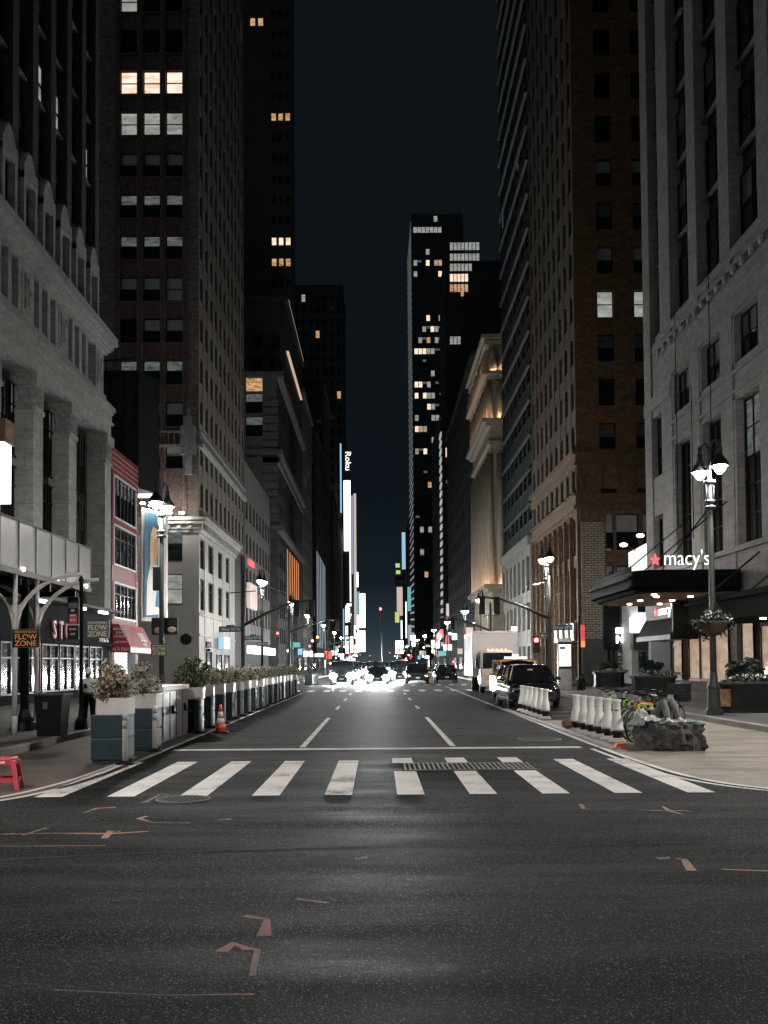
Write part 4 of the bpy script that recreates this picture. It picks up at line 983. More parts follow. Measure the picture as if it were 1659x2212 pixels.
# white shop with bright sign round the corner
ws = Bld('white_corner_shop', 'small white fronted shop with glowing blank sign beside the brown tower', (23, 81.5, 0))
wxa = at(1363, 1350, Y=80).x; wxb = wxa+3.6
core(ws, wxa, wxb, 80.3, 82.9, 9.2, 'white')
ws.facade(south(wxa, 80), 3.6, 0, 9.5, [(.55, 1.5), (1.9, 2.8)], [(.3, 2.5), (5.6, 8.2)], 'wall', 'white', .3, lambda a, z: 'shopcool' if z < 3 else 'dark', 'mull')
m = MB(); m.box(wxa-.1, wxb-.5, 79.2, 79.95, 4.0, 5.2); m.build('glowing_sign', 'sign_w2', ws.root)
m = MB(); m.box(wxa-.1, wxb-.5, 79.0, 79.95, 2.7, 3.95); m.build('metal_hood', 'steel', ws.root)
ws.finish()
sg = thing('shop_sign', 'glowing white shop letters reading and NYC on a dark fascia', 'shop sign', (19.8, 83, 3))
pa = at(1330, 1372, Y=82.9); m = MB(); m.box(pa.x-.95, wxa-.15, 83.02, 83.1, 2.7, 7.2); m.build('fascia', 'signblack', sg)
text('and', .95, 'sign_w2', sg, (pa.x, 82.85, pa.z+.15), 'S', .05, .04, 'lit_letters', 'LEFT'); text('NYC', .85, 'sign_w2', sg, (pa.x, 82.85, pa.z-.62), 'S', .05, .04, 'lit_letters', 'LEFT')
bw = thing('billboard', 'small floodlit white billboard with two lamps above the marquee', 'billboard', (20.5, 80, 9))
q0 = at(1360, 1225, Y=79); q1 = at(1412, 1165, Y=79)
m = MB(); m.prism([(q0.x, q0.z-.3), (q1.x, q0.z-.3), (q1.x, q1.z), (q0.x, q1.z-1.0)][::-1], 79, 79.3); m.build('panel', E('flood_glow_panel', (1, .97, .93), 1.1), bw)  # panel glows by itself, standing in for floodlight falling on it
m = MB(); m.box(q0.x+.9, q0.x+1.3, 79.3, 79.6, 9.3, q0.z); m.tube([(q0.x-.4, 78.3, q1.z-.55), (q0.x+.6, 79.1, q1.z-.9)], .04, 6); m.tube([(q0.x+1.3, 78.2, q1.z+.35), (q0.x+1.6, 79.1, q1.z-.5)], .04, 6); m.build('bracket', 'black', bw)
m = MB(); p = at(1347, 1177, Y=78.3); m.ell((p.x, 78.3, p.z), .32, .25, .16); p = at(1383, 1157, Y=78.3); m.ell((p.x, 78.3, p.z), .32, .25, .16); m.build('floodlight', 'sign_w2', bw)
# dark banded block with pale base
K = plain('banded_block', 'dark glass block with thin horizontal ledges over a pale stone base', 16.5, 45, 107.2, 131.5, 100, 'dark', 'R', 7, 3.7, .01, 17, 2.4, False, ('dim',), False)
m = MB()
for i in range(24): m.box(16.2, 16.5, 107.2, 131.5, 18.5+i*3.7, 18.7+i*3.7)
m.build('ledge', M('cold_grey_ledge', (.09, .10, .11), .5), K.root)
Fk = right(131.5, 16.2); K.facade(Fk, 24.3, 0, 15, ev(24.3, 7, 2.1), [(.5, 3.5), (5.2, 8.2), (9.4, 13.2)], 'pale_base', 'creamdim', .5, lambda a, z: 'shopmix' if z < 3 else 'dark', 'mull')
m = MB(); m.box(15.9, 16.6, 107.2, 131.5, 14.2, 15.2); m.build('base_cornice', 'creamdim', K.root); K.finish(70)
# uplit beige landmark
U = Bld('uplit_stone_building', 'beige stone building with warm uplit columns and carved parapet', (24, 145, 0))
UY = 132.4; UX = at(1061, 1100, Y=UY).x; zU = at(1075, 722, Y=UY).z
core(U, UX+.4, 42, UY+.4, 156, zU-1.5, 'beige')
zl = at(1075, 905, Y=UY).z; zm = at(1075, 1262, Y=UY).z
U.facade(south(UX, UY), 12, 0, zl-3, [], [], 'wall', 'beige', .4)
U.facade(south(UX, UY), 12, zl-3, zU-5, [(2.5, 9)], [(zl, zU-7)], 'upper_wall', 'beige', .4, 'dark')
m = MB(); fu = right(156, UX)
U.facade(fu, 23.6, 0, zU, ev(23.6, 8, 1.6), [(4.5, 8.5), (12, 30), (zl+.5, zU-6.5)], 'street_wall', 'beige', .5, 'dark', 'thin')
for i in range(9): p = fu.pt(23.6/8*i+.05, .1, 0); m.lathe([(.45, zl), (.4, zU-6.2)], (p[0], p[1], 0), 10); m.lathe([(.42, 12), (.4, 29)], (p[0], p[1], 0), 10)
m.lathe([(.5, zl), (.44, zU-6.2)], (UX+1.2, UY-.1, 0), 12); m.lathe([(.5, 12), (.44, 29)], (UX+1.2, UY-.1, 0), 12); m.build('engaged_column', 'beige', U.root)
m = MB()
for z_, o in ((zl-1, .6), (zl-3.4, .4), (zU-6, .5), (zU-.8, 1.1), (zU-1.5, .7), (11, .6), (3.6, .5), (zm-7, .3)): m.box(UX-o, 42, UY-o, 156, z_, z_+.5)
m.build('cornice', 'beige', U.root)
m = MB()
for k in range(9): m.lathe([(.1, 0), (.6, .4), (.7, 1.3), (.4, 2.2), (.55, 2.8), (.1, 3.3)], (UX-.3, UY+.6+k*2.8, zU-5.2), 8)
for k in range(3): m.lathe([(.1, 0), (.6, .4), (.7, 1.3), (.4, 2.2), (.55, 2.8), (.1, 3.3)], (UX+.3+k*1.5, UY-.35, zU-5.2), 8)
m.build('parapet_ornament', 'beige', U.root)
m = MB(); ups = []
for i in range(9): p = fu.pt(23.6/8*i+.05, .75, 0); ups += [(p[0], p[1], zl-.4), (p[0], p[1], 11.6)]
ups += [(UX+1.2, UY-.75, zl-.4), (UX+1.2, UY-.75, 11.6), (UX+2, UY-.8, zU-5.4), (UX+.4, UY-.8, zU-5.4)]+[(UX-.8, UY+2+k*5.6, zU-5.4) for k in range(4)]
lip = MB()
for z_ in (zl-.5, 11.5, zU-5.5): lip.box(UX-1.1, UX-1.0, UY-1.1, 156, z_, z_+.42); lip.box(UX-1.1, UX+14, UY-1.1, UY-1.0, z_, z_+.42); lip.box(UX-1.0, UX+14, UY-1.0, 156, z_-.1, z_)
lip.build('uplight_lip', 'beige', U.root)  # lip added in front of the uplights to hide their glowing boxes
for (x, y, z) in ups: m.box(x-.12, x+.12, y-.12, y+.12, z, z+.1)
m.build('uplight', E('uplight_glow', (1.0, .62, .36), 120), U.root); U.finish()
# darker blocks further up the right side
plain('right_dark_block', 'dark mid height block beyond the uplit stone building', 16.5, 44, 169, 236, 54, 'dark', 'R', 16, 3.9, .03)
sbk = plain('striped_front_block', 'dark block whose edge carries slanting pale light stripes', 16.5, 33, 252, 300, 64, 'dark', 'R', 10, 4, .06)
ml = plain('lit_office_tower', 'dark office tower with several rows of lit square windows', 21.2, 45, 301, 330, 122, 'dark', 'R', 8, 4.2, .0, south_win=False, fin=False)
for y, n, st in ((532, 8, 'cool'), (556, 8, 'cool'), (577, 6, 'cool'), (600, 5, 'warm'), (622, 5, 'amber'), (735, 3, 'cool')):
    p = at(972, y, Y=300.9)
    for k in range(n): ml.add_win(south(p.x, 300.95), k*1.12, p.z-1.2, .9, 2.3, st, 'thin', -.1)
ml.add_win(south(at(996, 660, Y=300.9).x, 300.95), 0, at(996, 640, Y=300.9).z, .8, 1.4, 'amber', 'thin', -.1)
m = MB(); m.fbox(south(21.2, 301), 0, 24, -.3, 0, 0, 122); m.build('side_wall', 'dark', ml.root); ml.finish(80)
tt = Bld('slim_office_tower', 'slim very tall office tower with scattered lit floors on the right', (20, 400, 0))
TX0 = at(890, 700, Y=392).x; TX1 = at(958, 700, Y=392).x; zT = at(920, 462, Y=392).z
core(tt, TX0+.4, TX1+8, 392.5, 440, zT, 'dark')
rowsT = [(zT-3.2-i*4.35, zT-.9-i*4.35) for i in range(40) if zT-3.2-i*4.35 > 8]
mm = MB(); ft = south(TX0, 392); mm.fbox(ft, 0, TX1-TX0+8, -.5, 0, 0, zT)
mm.build('wall', 'dark', tt.root)
Lt = TX1-TX0
for i, (r0, r1) in enumerate(rowsT):
    y = proj((TX0, 392, r0))[1]
    busy = {0: .2, 2: .0}.get(i, .0)
    for yy_, b_ in ((483, .35), (507, .9), (570, .85), (588, .4), (610, .5), (702, .95), (722, .7), (744, .8), (762, .98), (800, .5), (842, .6), (860, .7), (878, .5), (896, .6), (915, .3), (975, .6), (993, .3)):
        if abs(y-yy_) < 8: busy = max(busy, b_)
    a = .8
    while a < Lt-1.5:
        if R.random() < max(busy, .10): tt.add_win(ft, a, r0, 1.45, r1-r0, R.choice(['cool', 'cool', 'warm', 'dim', 'amber'] if y > 560 else ['cool']), 'thin', -.1)
        a += 1.6
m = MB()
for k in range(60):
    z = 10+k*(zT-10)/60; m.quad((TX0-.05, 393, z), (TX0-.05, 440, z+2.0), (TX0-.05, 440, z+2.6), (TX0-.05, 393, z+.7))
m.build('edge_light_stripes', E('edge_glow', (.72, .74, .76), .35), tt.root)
tt.finish(100)
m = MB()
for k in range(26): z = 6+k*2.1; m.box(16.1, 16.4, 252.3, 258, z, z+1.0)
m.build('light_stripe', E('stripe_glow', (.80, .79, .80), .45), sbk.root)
plain('right_screen_block', 'far right block hung with teal and lilac screens', 15.6, 40, 450, 560, 70, 'dark', 'R', 16, 4.5, .12)
plain('right_end_block', 'farthest right block of small lights at the street end', 17, 40, 565, 700, 60, 'dark', 'R', 16, 4.5, .2)
# ------------------------------------------------------------ street furniture
def twin_lamp(basket=False):
    t = thing('street_lamp', '', 'street lamp')
    m = MB(); m.lathe([(.26, 0), (.26, .12), (.2, .2), (.17, .75), (.2, .8), (.13, .95), (.1, 1.25)], n=8, sm=False); m.build('base', 'metal_g', t)
    m = MB(); m.lathe([(.095, 1.2), (.085, 3.5), (.07, 6.2), (.045, 7.0), (.04, 7.45)], n=12); m.build('shaft', 'metal_g', t)
    for z, r in ((6.05, .16), (6.22, .15), (6.80, .17)):
        m = MB(); m.lathe([(r*.6, z-.05), (r, z-.035), (r, z+.035), (r*.6, z+.05)], n=14); m.build('collar', 'metal_g', t)
    m = MB(); m.tube([(.12, 0, 6.25), (.12, 0, 6.8)], .02, 6); m.tube([(-.12, 0, 6.25), (-.12, 0, 6.8)], .02, 6); m.build('bracket_rods', 'metal_g', t)
    for s in (-1, 1):
        m = MB(); pts = []
        for k in range(11):
            an = math.pi*k/10
            pts.append((0, s*(.26-.26*math.cos(an)), 7.35+.62*math.sin(an)))
        pts[0] = (0, 0, 6.9); m.tube(pts, [.035]*7+[.03]*4, 7); m.build('arm', 'metal_g', t)
        m = MB(); m.lathe([(.262, 7.16), (.268, 7.165), (.25, 7.25), (.20, 7.33), (.14, 7.40), (.09, 7.5), (.07, 7.62), (.09, 7.66), (.03, 7.78), (.05, 7.84), (.01, 7.95)], (0, s*.52, 0), 14); m.build('hood', 'metal_d', t)
        m = MB(); m.lathe([(.205, 7.265), (.21, 7.22), (.175, 7.11), (.11, 7.0), (.02, 6.93)], (0, s*.52, 0), 14); m.build('lens', 'lamp', t)
    return t
def single(t): pass
lampR = twin_lamp(); lampR['label'] = 'twin headed street lamp with hanging flower basket beside the store marquee'; lampR['group'] = 'twin headed street lamps'
lampR.location = (9.75, 29.6, .15); lampR.rotation_euler = (0, 0, rad(14))
def lampcopy(label, x, y, rz=14): return dup(lampR, label, (x, y, .15 if abs(x) > 7 else 0), rad(rz), 'twin headed street lamps')
lampL = lampcopy('twin headed street lamp by the portrait billboard on the left sidewalk', -7.5, 35.4, -10)
lampcopy('street lamp rising above the blue street sign on the right corner', 9.15, 54.9)
lampcopy('street lamp beyond the left cross street sign, glowing over the planter row', -7.75, 68.5, -10)
i = 0
for x, y in ((9.1, 89.5), (9.5, 110), (9.5, 138), (9.5, 171), (9.5, 204), (9.5, 240), (9.5, 280), (9.5, 330)):
    lampcopy('small far street lamp, %s beyond the side street on the right' % ORD[i], x, y); i += 1
i = 0
for x, y in ((-7.7, 92), (-7.9, 116), (-7.6, 145), (-7.6, 180), (-7.6, 215), (-7.6, 255), (-7.6, 300), (-7.6, 350)):
    lampcopy('small far street lamp, %s beyond the side street on the left' % ORD[i], x, y, -10); i += 1
# unseen lamps added at the near corners, boosted to light crosswalk and fronts
la_ = lampcopy('unseen street lamp added on the left curb to light the crosswalk', -7.8, 9.0, -10)
lb_ = lampcopy('unseen street lamp added on the right sidewalk to light the crosswalk', 12.6, 17.0)
for o in (la_, lb_):
    for ch in o.children:
        if ch.name.startswith('lens'): ch.material_slots[0].link = 'OBJECT'; ch.material_slots[0].material = MT['lampboost']
# leafy things
def foliage(name, parent, c, rx, ry, rz, n, mats, wts, size=.05, seed=1, flat=.0, hang=0):
    r = random.Random(seed); m = MB()
    cl = [(r.gauss(0, .36), r.gauss(0, .36), r.gauss(0, .36), r.uniform(.28, .55)) for _ in range(16)]
    for i in range(n):
        q = r.choice(cl); d = Vector((r.gauss(0, 1), r.gauss(0, 1), r.gauss(0, 1))).normalized()*q[3]*(r.random()**.4)
        p = Vector((q[0]+d.x, q[1]+d.y, q[2]+d.z))
        if p.length > 1.15: p *= 1.1/p.length
        z = p.z*rz
        if hang and r.random() < hang: z -= r.uniform(0, rz*.8)
        P = Vector((c[0]+p.x*rx, c[1]+p.y*ry, c[2]+z))
        s = size*r.uniform(.6, 1.5); a = Vector((r.gauss(0, 1), r.gauss(0, 1), r.gauss(0, 1))).normalized(); b = a.cross(Vector((r.gauss(0, 1), r.gauss(0, 1), r.gauss(0, 1)))).normalized()
        w = r.random(); mi = 0
        for k, t in enumerate(wts):
            if w < t: mi = k; break
        if mi: s *= .75
        m.quad(P-a*s, P+b*s*.45, P+a*s, P-b*s*.45, mi)
    return m.build(name, mats, parent, world=False)
def shrub(label, cat, mats, wts, seed, R3=(.42, .42, .30), n=2600, size=.045, z=.30):
    t = thing('flowering_shrub', label, cat)
    foliage('foliage', t, (0, 0, z), *R3, n, mats, wts, size, seed)
    r = random.Random(seed); m = MB()
    for k in range(9):
        a = r.uniform(0, 6.28); q = r.uniform(.1, .3); m.tube([(q*.3*math.cos(a), q*.3*math.sin(a), 0), (q*math.cos(a), q*math.sin(a), z*.9)], .008, 4)
    m.build('stems', 'stem', t); return t
lb = thing('hanging_basket', 'round hanging basket of white flowers on the right street lamp', 'hanging basket', (9.75, 29.45, 2.7))
m = MB(); m.lathe([(.1, -.35), (.3, -.25), (.42, 0), (.44, .04)], (0, 0, .1), 16); m.build('bowl', 'stem', lb, world=False)
m = MB(); 
for a in (0, 2.1, 4.2): m.tube([(.4*math.cos(a), .4*math.sin(a), .1), (0, .1, .85)], .012, 4)
m.build('hanger', 'metal_d', lb, world=False)
foliage('blossom', lb, (0, 0, .12), .56, .5, .34, 3600, ['leafd', 'flowerw'], (.80, 1), .05, 5, hang=.25)
# blue barrier blocks with white planter trays and shrubs
def barrier():
    t = thing('barrier_block', '', 'barrier block')
    w, l, h = .30, .33, .85
    m = MB(); m.box(-w, w, -l, l, .07, .44); m.box(-w, w, -l, l, .452, h); m.box(-w+.012, w-.012, -l+.012, l-.012, .43, .46)
    m.box(-w+.03, w-.03, -l+.03, l-.03, 0, .08); m.build('body', 'blue', t, bevel=.035)
    m = MB(); m.box(w+.001, w+.006, -l+.04, l-.04, .48, h-.05); m.box(w+.001, w+.006, -l+.04, l-.04, .12, .42); m.build('lit_side_panel', 'bluepale', t)  # road side only; light on that face is painted as a paler panel
    m = MB(); m.box(w-.02, w+.012, -.2, -.05, 0, .06); m.box(w-.02, w+.012, .08, .22, 0, .06); m.build('fork_slot', 'darker', t); return t
def tray():
    t = thing('planter_tray', '', 'planter'); w = .265
    m = MB(); n = MB()
    for (a, b, c, d) in ((-w, w, -w, -w+.03), (-w, w, w-.03, w), (-w, -w+.03, -w+.03, w-.03), (w-.03, w, -w+.03, w-.03)): m.box(a, b, c, d, 0, .29)
    m.box(-w+.03, w-.03, -w+.03, w-.03, 0, .02); m.build('box', 'offwhite', t); n.box(-w+.03, w-.03, -w+.03, w-.03, .02, .25); n.build('soil', 'stem', t); return t
def delin():
    t = thing('delineator_post', '', 'post')
    m = MB(); m.lathe([(.16, 0), (.16, .03), (.07, .06), (.05, .07)], n=12); m.build('base', 'black', t)
    m = MB(); m.lathe([(.045, .06), (.045, .86), (.04, .9), (.02, .92)], n=12); m.build('post', 'offwhite', t); 
    m = MB(); m.lathe([(.048, .62), (.048, .72)], n=12); m.lathe([(.048, .76), (.048, .84)], n=12); m.build('reflective_band', 'silver', t); return t
B0, T0, P0_ = barrier(), tray(), delin()
shr = [shrub('', 'shrub', ['leaf', 'flower', 'flowero'], (.22, .74, 1), 3, (.34, .36, .40)), shrub('', 'shrub', ['leaf', 'flower'], (.20, 1), 4, (.38, .38, .37)),
       shrub('', 'shrub', ['leaf', 'flower'], (.62, 1), 5, (.44, .46, .44), 3600), shrub('', 'shrub', ['leaf', 'flower'], (.28, 1), 6, (.42, .62, .33), 3000)]
ys = [17.95, 20.55]+[25.9+2.0*k for k in range(17)]
xs = [-4.66, -4.72]+[-4.74-.012*k for k in range(17)]
used = set()
def place(o, label, loc, rz=0, group=None, sc=None):
    if id(o) not in used:
        used.add(id(o)); o['label'] = label; o.location = loc; o.rotation_euler = (0, 0, rz)
        if group: o['group'] = group
        if sc: o.scale = (sc,)*3
        return o
    return dup(o, label, loc, rz, group, sc)
for k, (x, y) in enumerate(zip(xs, ys)):
    nm = ORD[k]; rz = rad(R.uniform(-5, 5) if k > 1 else 0); x += R.uniform(-.05, .05) if k > 1 else 0; y += R.uniform(-.12, .12) if k > 2 else 0
    place(B0, 'blue plastic barrier block, %s from the near end of the planter row' % nm, (x, y, 0), rz, 'blue barrier blocks along the left lane')
    place(T0, 'white planter tray on the %s blue barrier block from the near end' % nm, (x+.06+R.uniform(-.02, .02), y+.02, .852), rz+rad(R.uniform(-4, 4)), 'white planter trays on the barrier blocks')
    s = shr[0] if k == 0 else shr[1] if k == 1 else shr[2] if k == 2 else shr[3]
    lab = {0: 'rust and cream flowering shrub in the nearest white planter tray', 1: 'cream flowering shrub in the second white planter tray', 2: 'large dark green shrub with cream edges beside the steel cabinet'}.get(k, 'bushy pale flowering shrub, %s from the near end of the planter row' % nm)
    place(s, lab, (x+R.uniform(-.04, .04), y, 1.10), R.uniform(0, 6.28) if k > 2 else 0, 'flowering shrubs in the planter row', 1.0 if k < 3 else R.uniform(.88, 1.05))
    place(P0_, 'white delineator post on the curb side of the %s barrier block' % nm, (x+.31, y-.40 if k < 2 else y+R.uniform(-.55, .4), .0), 0, 'white delineator posts by the barrier blocks')
for k, (x, y) in enumerate(((-4.6, 60.5), (-4.55, 62.2), (-4.75, 63.6))): place(P0_, 'free standing white delineator post, %s past the end of the planter row' % ORD[k], (x, y, 0), 0, 'white delineator posts by the barrier blocks')
for k in range(5):
    place(B0, 'far blue barrier block past the side street, %s of its short row' % ORD[k], (-5.6, 83+k*1.4, 0), 0, 'blue barrier blocks along the left lane'); place(P0_, 'far white post past the side street, %s of its short row' % ORD[k], (-5.2, 82.8+k*1.4, 0), 0, 'white delineator posts by the barrier blocks')
place(shr[2], 'low green shrub on the far blocks past the left side street', (-5.6, 84, .85), 1, 'flowering shrubs in the planter row', .8)
# steel locker cabinet
ct = thing('steel_cabinet', 'long brushed steel cabinet with four doors between the barrier blocks', 'cabinet', (-4.95, 23.3, 0))
m = MB(); m.box(-5.3, -4.62, 21.85, 24.75, .04, 1.14); m.build('body', 'cabsteel', ct, bevel=.015)
m = MB(); m.box(-5.34, -4.58, 21.8, 24.8, 1.14, 1.24); m.build('lid', 'offwhite', ct, bevel=.01)
for k in range(4):
    m = MB(); m.box(-4.618, -4.6, 21.9+k*.72, 22.55+k*.72, .1, 1.1); m.build('door', 'cabsteel', ct, bevel=.006)
for k in (1, 3):
    m = MB(); m.box(-4.6, -4.55, 22.1+k*.70, 22.2+k*.70, .62, .8); m.tube([(-4.56, 22.15+k*.7, .66), (-4.5, 22.15+k*.7, .64), (-4.5, 22.32+k*.7, .62)], .018, 6); m.build('handle', 'black', ct)
m = MB(); m.box(-5.25, -4.75, 24.95, 25.25, 1.0, 1.25); m.build('orange_box', 'orangepanel', ct)
# cone
cn = thing('traffic_cone', 'orange traffic cone with two white bands beside the barrier blocks', 'traffic cone', (-3.96, 25.7, 0))
m = MB(); m.box(-.19, .19, -.19, .19, 0, .035); m.build('base', 'black', cn, world=False)
def rr(z): return .14-(z-.035)/.67*.115
def cz(a, b): return [(rr(a), a), (rr(b), b)]
m = MB(); m.lathe(cz(.035, .25), n=20); m.lathe(cz(.37, .41), n=20); m.lathe(cz(.53, .70), n=20); m.build('cone', 'cone', cn, world=False)
m = MB(); m.lathe([(r+.003, z) for r, z in cz(.25, .37)], n=20); m.lathe([(r+.003, z) for r, z in cz(.41, .53)], n=20); m.build('reflective_band', 'cone_w', cn, world=False)
# plastic stool
st = thing('plastic_stool', 'pinkish red plastic stool at the left edge of the picture', 'stool', (-5.2, 14.25, 0), rad(8))
m = MB(); m.box(-.15, .15, -.15, .15, .40, .44); m.build('seat', 'stool', st, world=False, bevel=.02)
for sx_ in (-1, 1):
    for sy_ in (-1, 1):
        m = MB(); n = 4
        b = [(sx_*.20+dx, sy_*.20+dy, 0) for dx, dy in ((-.025, -.025), (.025, -.025), (.025, .025), (-.025, .025))]
        t_ = [(sx_*.13+dx, sy_*.13+dy, .405) for dx, dy in ((-.03, -.03), (.03, -.03), (.03, .03), (-.03, .03))]
        m.v = b+t_
        for q in ((0, 3, 2, 1), (4, 5, 6, 7), (0, 1, 5, 4), (1, 2, 6, 5), (2, 3, 7, 6), (3, 0, 4, 7)): m.face(q)
        m.build('leg', 'stool', st, world=False, bevel=.006)
for sy_ in (-1, 1):
    m = MB(); m.box(-.165, .165, sy_*.18-.012, sy_*.18+.012, .11, .16); m.build('stretcher', 'stool', st, world=False)
    m = MB(); m.box(-.14, .14, sy_*.148-.01, sy_*.148+.01, .34, .405); m.build('apron', 'stool', st, world=False)
for sx_ in (-1, 1):
    m = MB(); m.box(sx_*.18-.012, sx_*.18+.012, -.165, .165, .11, .16); m.build('stretcher', 'stool', st, world=False)
    m = MB(); m.box(sx_*.148-.01, sx_*.148+.01, -.14, .14, .34, .405); m.build('apron', 'stool', st, world=False)
m = MB(); m.box(-.03, .03, -.162, -.159, .365, .395); m.build('label_tag', 'white', st, world=False)
# white bottle shaped bollards
def bollard():
    t = thing('bollard', '', 'bollard')
    m = MB(); m.box(-.17, .17, -.11, .11, 0, .05); m.box(-.14, .14, -.09, .09, .05, .09); m.build('foot', 'offwhite', t, bevel=.015)
    m = MB(); m.lathe([(.08, .08), (.08, .16), (.12, .17), (.12, .25)], n=16, sx=1.1, sy=.8); m.build('collar', 'black', t)
    m = MB(); m.lathe([(.125, .25), (.127, .29), (.112, .42), (.086, .55), (.072, .65), (.071, .70), (.076, .72), (.072, .74), (.073, .85), (.088, .865), (.088, .90), (.07, .905)], n=18, sx=1.1, sy=.8); m.build('body', 'white', t); return t
BO = bollard()
for k in range(6):
    y = 25.2-.7*k; c = place(BO, 'white bottle shaped bollard, %s from the boulder in the near group' % ORD[5-k], (4.9+.035*k, y, .0), rad(-20), 'white bottle shaped bollards')
m = MB(); m.box(-.04, .04, -.066, -.058, .66, .69); m.build('small_plate', 'metal_g', c, world=False)

for k in range(6):
    y = 36.0-1.05*k; c = place(BO, 'white bottle shaped bollard, %s from the near end in front of the black car' % ORD[5-k], (5.08-.01*k, y, .0), rad(-20), 'white bottle shaped bollards'); c.rotation_euler = (0, rad(2), rad(-20))
kb = MB(); kb.box(4.52, 4.72, 19.8, 37, 0, .045); structure(kb.build('lane_curb', 'kerb', bevel=.01))
# boulder
bo = MB(); r = random.Random(4)
bo.box(-1, 1, -1, 1, 0, 1); import bmesh
bm = bmesh.new(); bmesh.ops.create_cube(bm, size=2); bmesh.ops.subdivide_edges(bm, edges=bm.edges, cuts=14, use_grid_fill=True)
from mathutils import noise as mn
for v in bm.verts:
    p = v.co.copy(); n_ = p.normalized(); q = p*.80+n_*.26
    ps = Vector((p.x, p.y*1.2, p.z*.55)); d = mn.fractal(ps*1.3+Vector((7, 3, 1)), 0.8, 2.2, 4)*.14+mn.fractal(ps*5, .7, 2.1, 3)*.075
    q = q*(1+d)
    z = q.z*.32+.27
    if z > .5: z = .5+(z-.5)*.25
    if z < 0: z = 0
    v.co = Vector((q.x*.50, q.y*.78, z))
me = bpy.data.meshes.new('boulder'); bm.to_mesh(me); bm.free(); me.materials.append(MT['rock'])
for p in me.polygons: p.use_smooth = True
rk = bpy.data.objects.new('boulder', me); COL.objects.link(rk); rk.location = (5.68, 20.1, 0); tag(rk, 'big rough grey boulder on the beige pavement under the reclining person', 'boulder')
try: me.set_sharp_from_angle(angle=rad(35))
except Exception: pass
m = MB(); m.ell((0, 0, .12), .22, .2, .16, 12, 8, 0, .12, random.Random(2)); o = m.build('small_rock', 'brown_stone'); o.location = (4.95, 26.3, 0); tag(o, 'small reddish rock behind the first bollard of the near group', 'rock')
m = MB(); m.prism([(-.13, 0), (.13, 0), (.08, .10), (-.05, .12)], -.1, .1); o = m.build('rubber_wedge', 'cone'); o.location = (4.72, 20.0, 0); tag(o, 'small orange wedge lying at the left foot of the boulder', 'wedge')
# black octagonal planters with flowers
def big_planter(label, loc, w, d=1.3, h=.93, sd=1, panel=False):
    t = thing('street_planter', label, 'planter', loc, 0, 'black street planters on the right sidewalk')
    c = .28; P = lambda s: [(-w/2*s+c, -d/2*s), (w/2*s-c, -d/2*s), (w/2*s, -d/2*s+c), (w/2*s, d/2*s-c), (w/2*s-c, d/2*s), (-w/2*s+c, d/2*s), (-w/2*s, d/2*s-c), (-w/2*s, -d/2*s+c)]
    m = MB(); m.pbox(P(.98), 0, .1); m.pbox(P(.92), .1, h-.14); m.pbox(P(.97), h-.14, h-.06); m.build('body', 'metal_d', t, world=False)
    m = MB(); m.pbox(P(1.02), h-.06, h); m.build('rim', 'metal_g', t, world=False)
    m = MB(); m.box(-w/2*.4, w/2*.4, -d/2*.92-.03, -d/2*.92, .25, h-.25); m.build('front_panel', 'black', t, world=False)
    if panel:
        m = MB(); m.quad((-w/2*.94-.005, -d/2*.92+c*.95, .2), (-w/2*.94+c*.95, -d/2*.95, .2), (-w/2*.94+c*.95, -d/2*.95, .72), (-w/2*.94-.005, -d/2*.92+c*.95, .72)); m.build('bronze_plaque', M('bronze', (.45, .25, .12), .45, .4, var=.6, vs=14), t, world=False)
    f = thing('planting', 'white flowers and dark bush in the ' + ' '.join(label.split()[:1]+label.split()[3:][:8]), 'plants', (loc[0], loc[1], loc[2]+h), 0, 'plantings in the black street planters')
    foliage('flowers', f, (0, -.28, .05), w/2*1.15, d/2*.6, .16, 2600, ['leafd', 'flowerw'], (.60, 1), .05, sd)
    foliage('more_flowers', f, (w*.2, -.22, .05), w/2*.8, d/2*.7, .14, 1500, ['leafd', 'flowerw'], (.60, 1), .05, sd+3)
    foliage('bush', f, (0, .18, .34), w*.30, d*.3, .33, 4200, ['leafd', 'leaf'], (.99, 1), .05, sd+9)
big_planter('nearest black street planter by the right edge of the view', (11.25, 31.1, .15), 2.1, 1.4, .93, 21, True)
big_planter('middle black street planter behind the parked bicycles', (12.3, 45.5, .15), 1.95, 1.3, .93, 22)
big_planter('farthest black street planter in front of the cream brick pilaster', (14.4, 63.5, .15), 1.9, 1.3, .95, 23)
m = MB(); m.lathe([(.12, 0), (.12, .1), (.08, .14), (.08, .5), (.11, .52), (.11, .58), (.05, .68), (.02, .72)], (0, 0, 0), 12); m.lathe([(.05, -.16), (.05, .16)], (0, 0, .42), 8, axis='x'); o = m.build('fire_hydrant', 'silver'); o.location = (10.85, 36.5, .15); tag(o, 'silver topped fire hydrant between the planters behind the reclining person', 'hydrant')
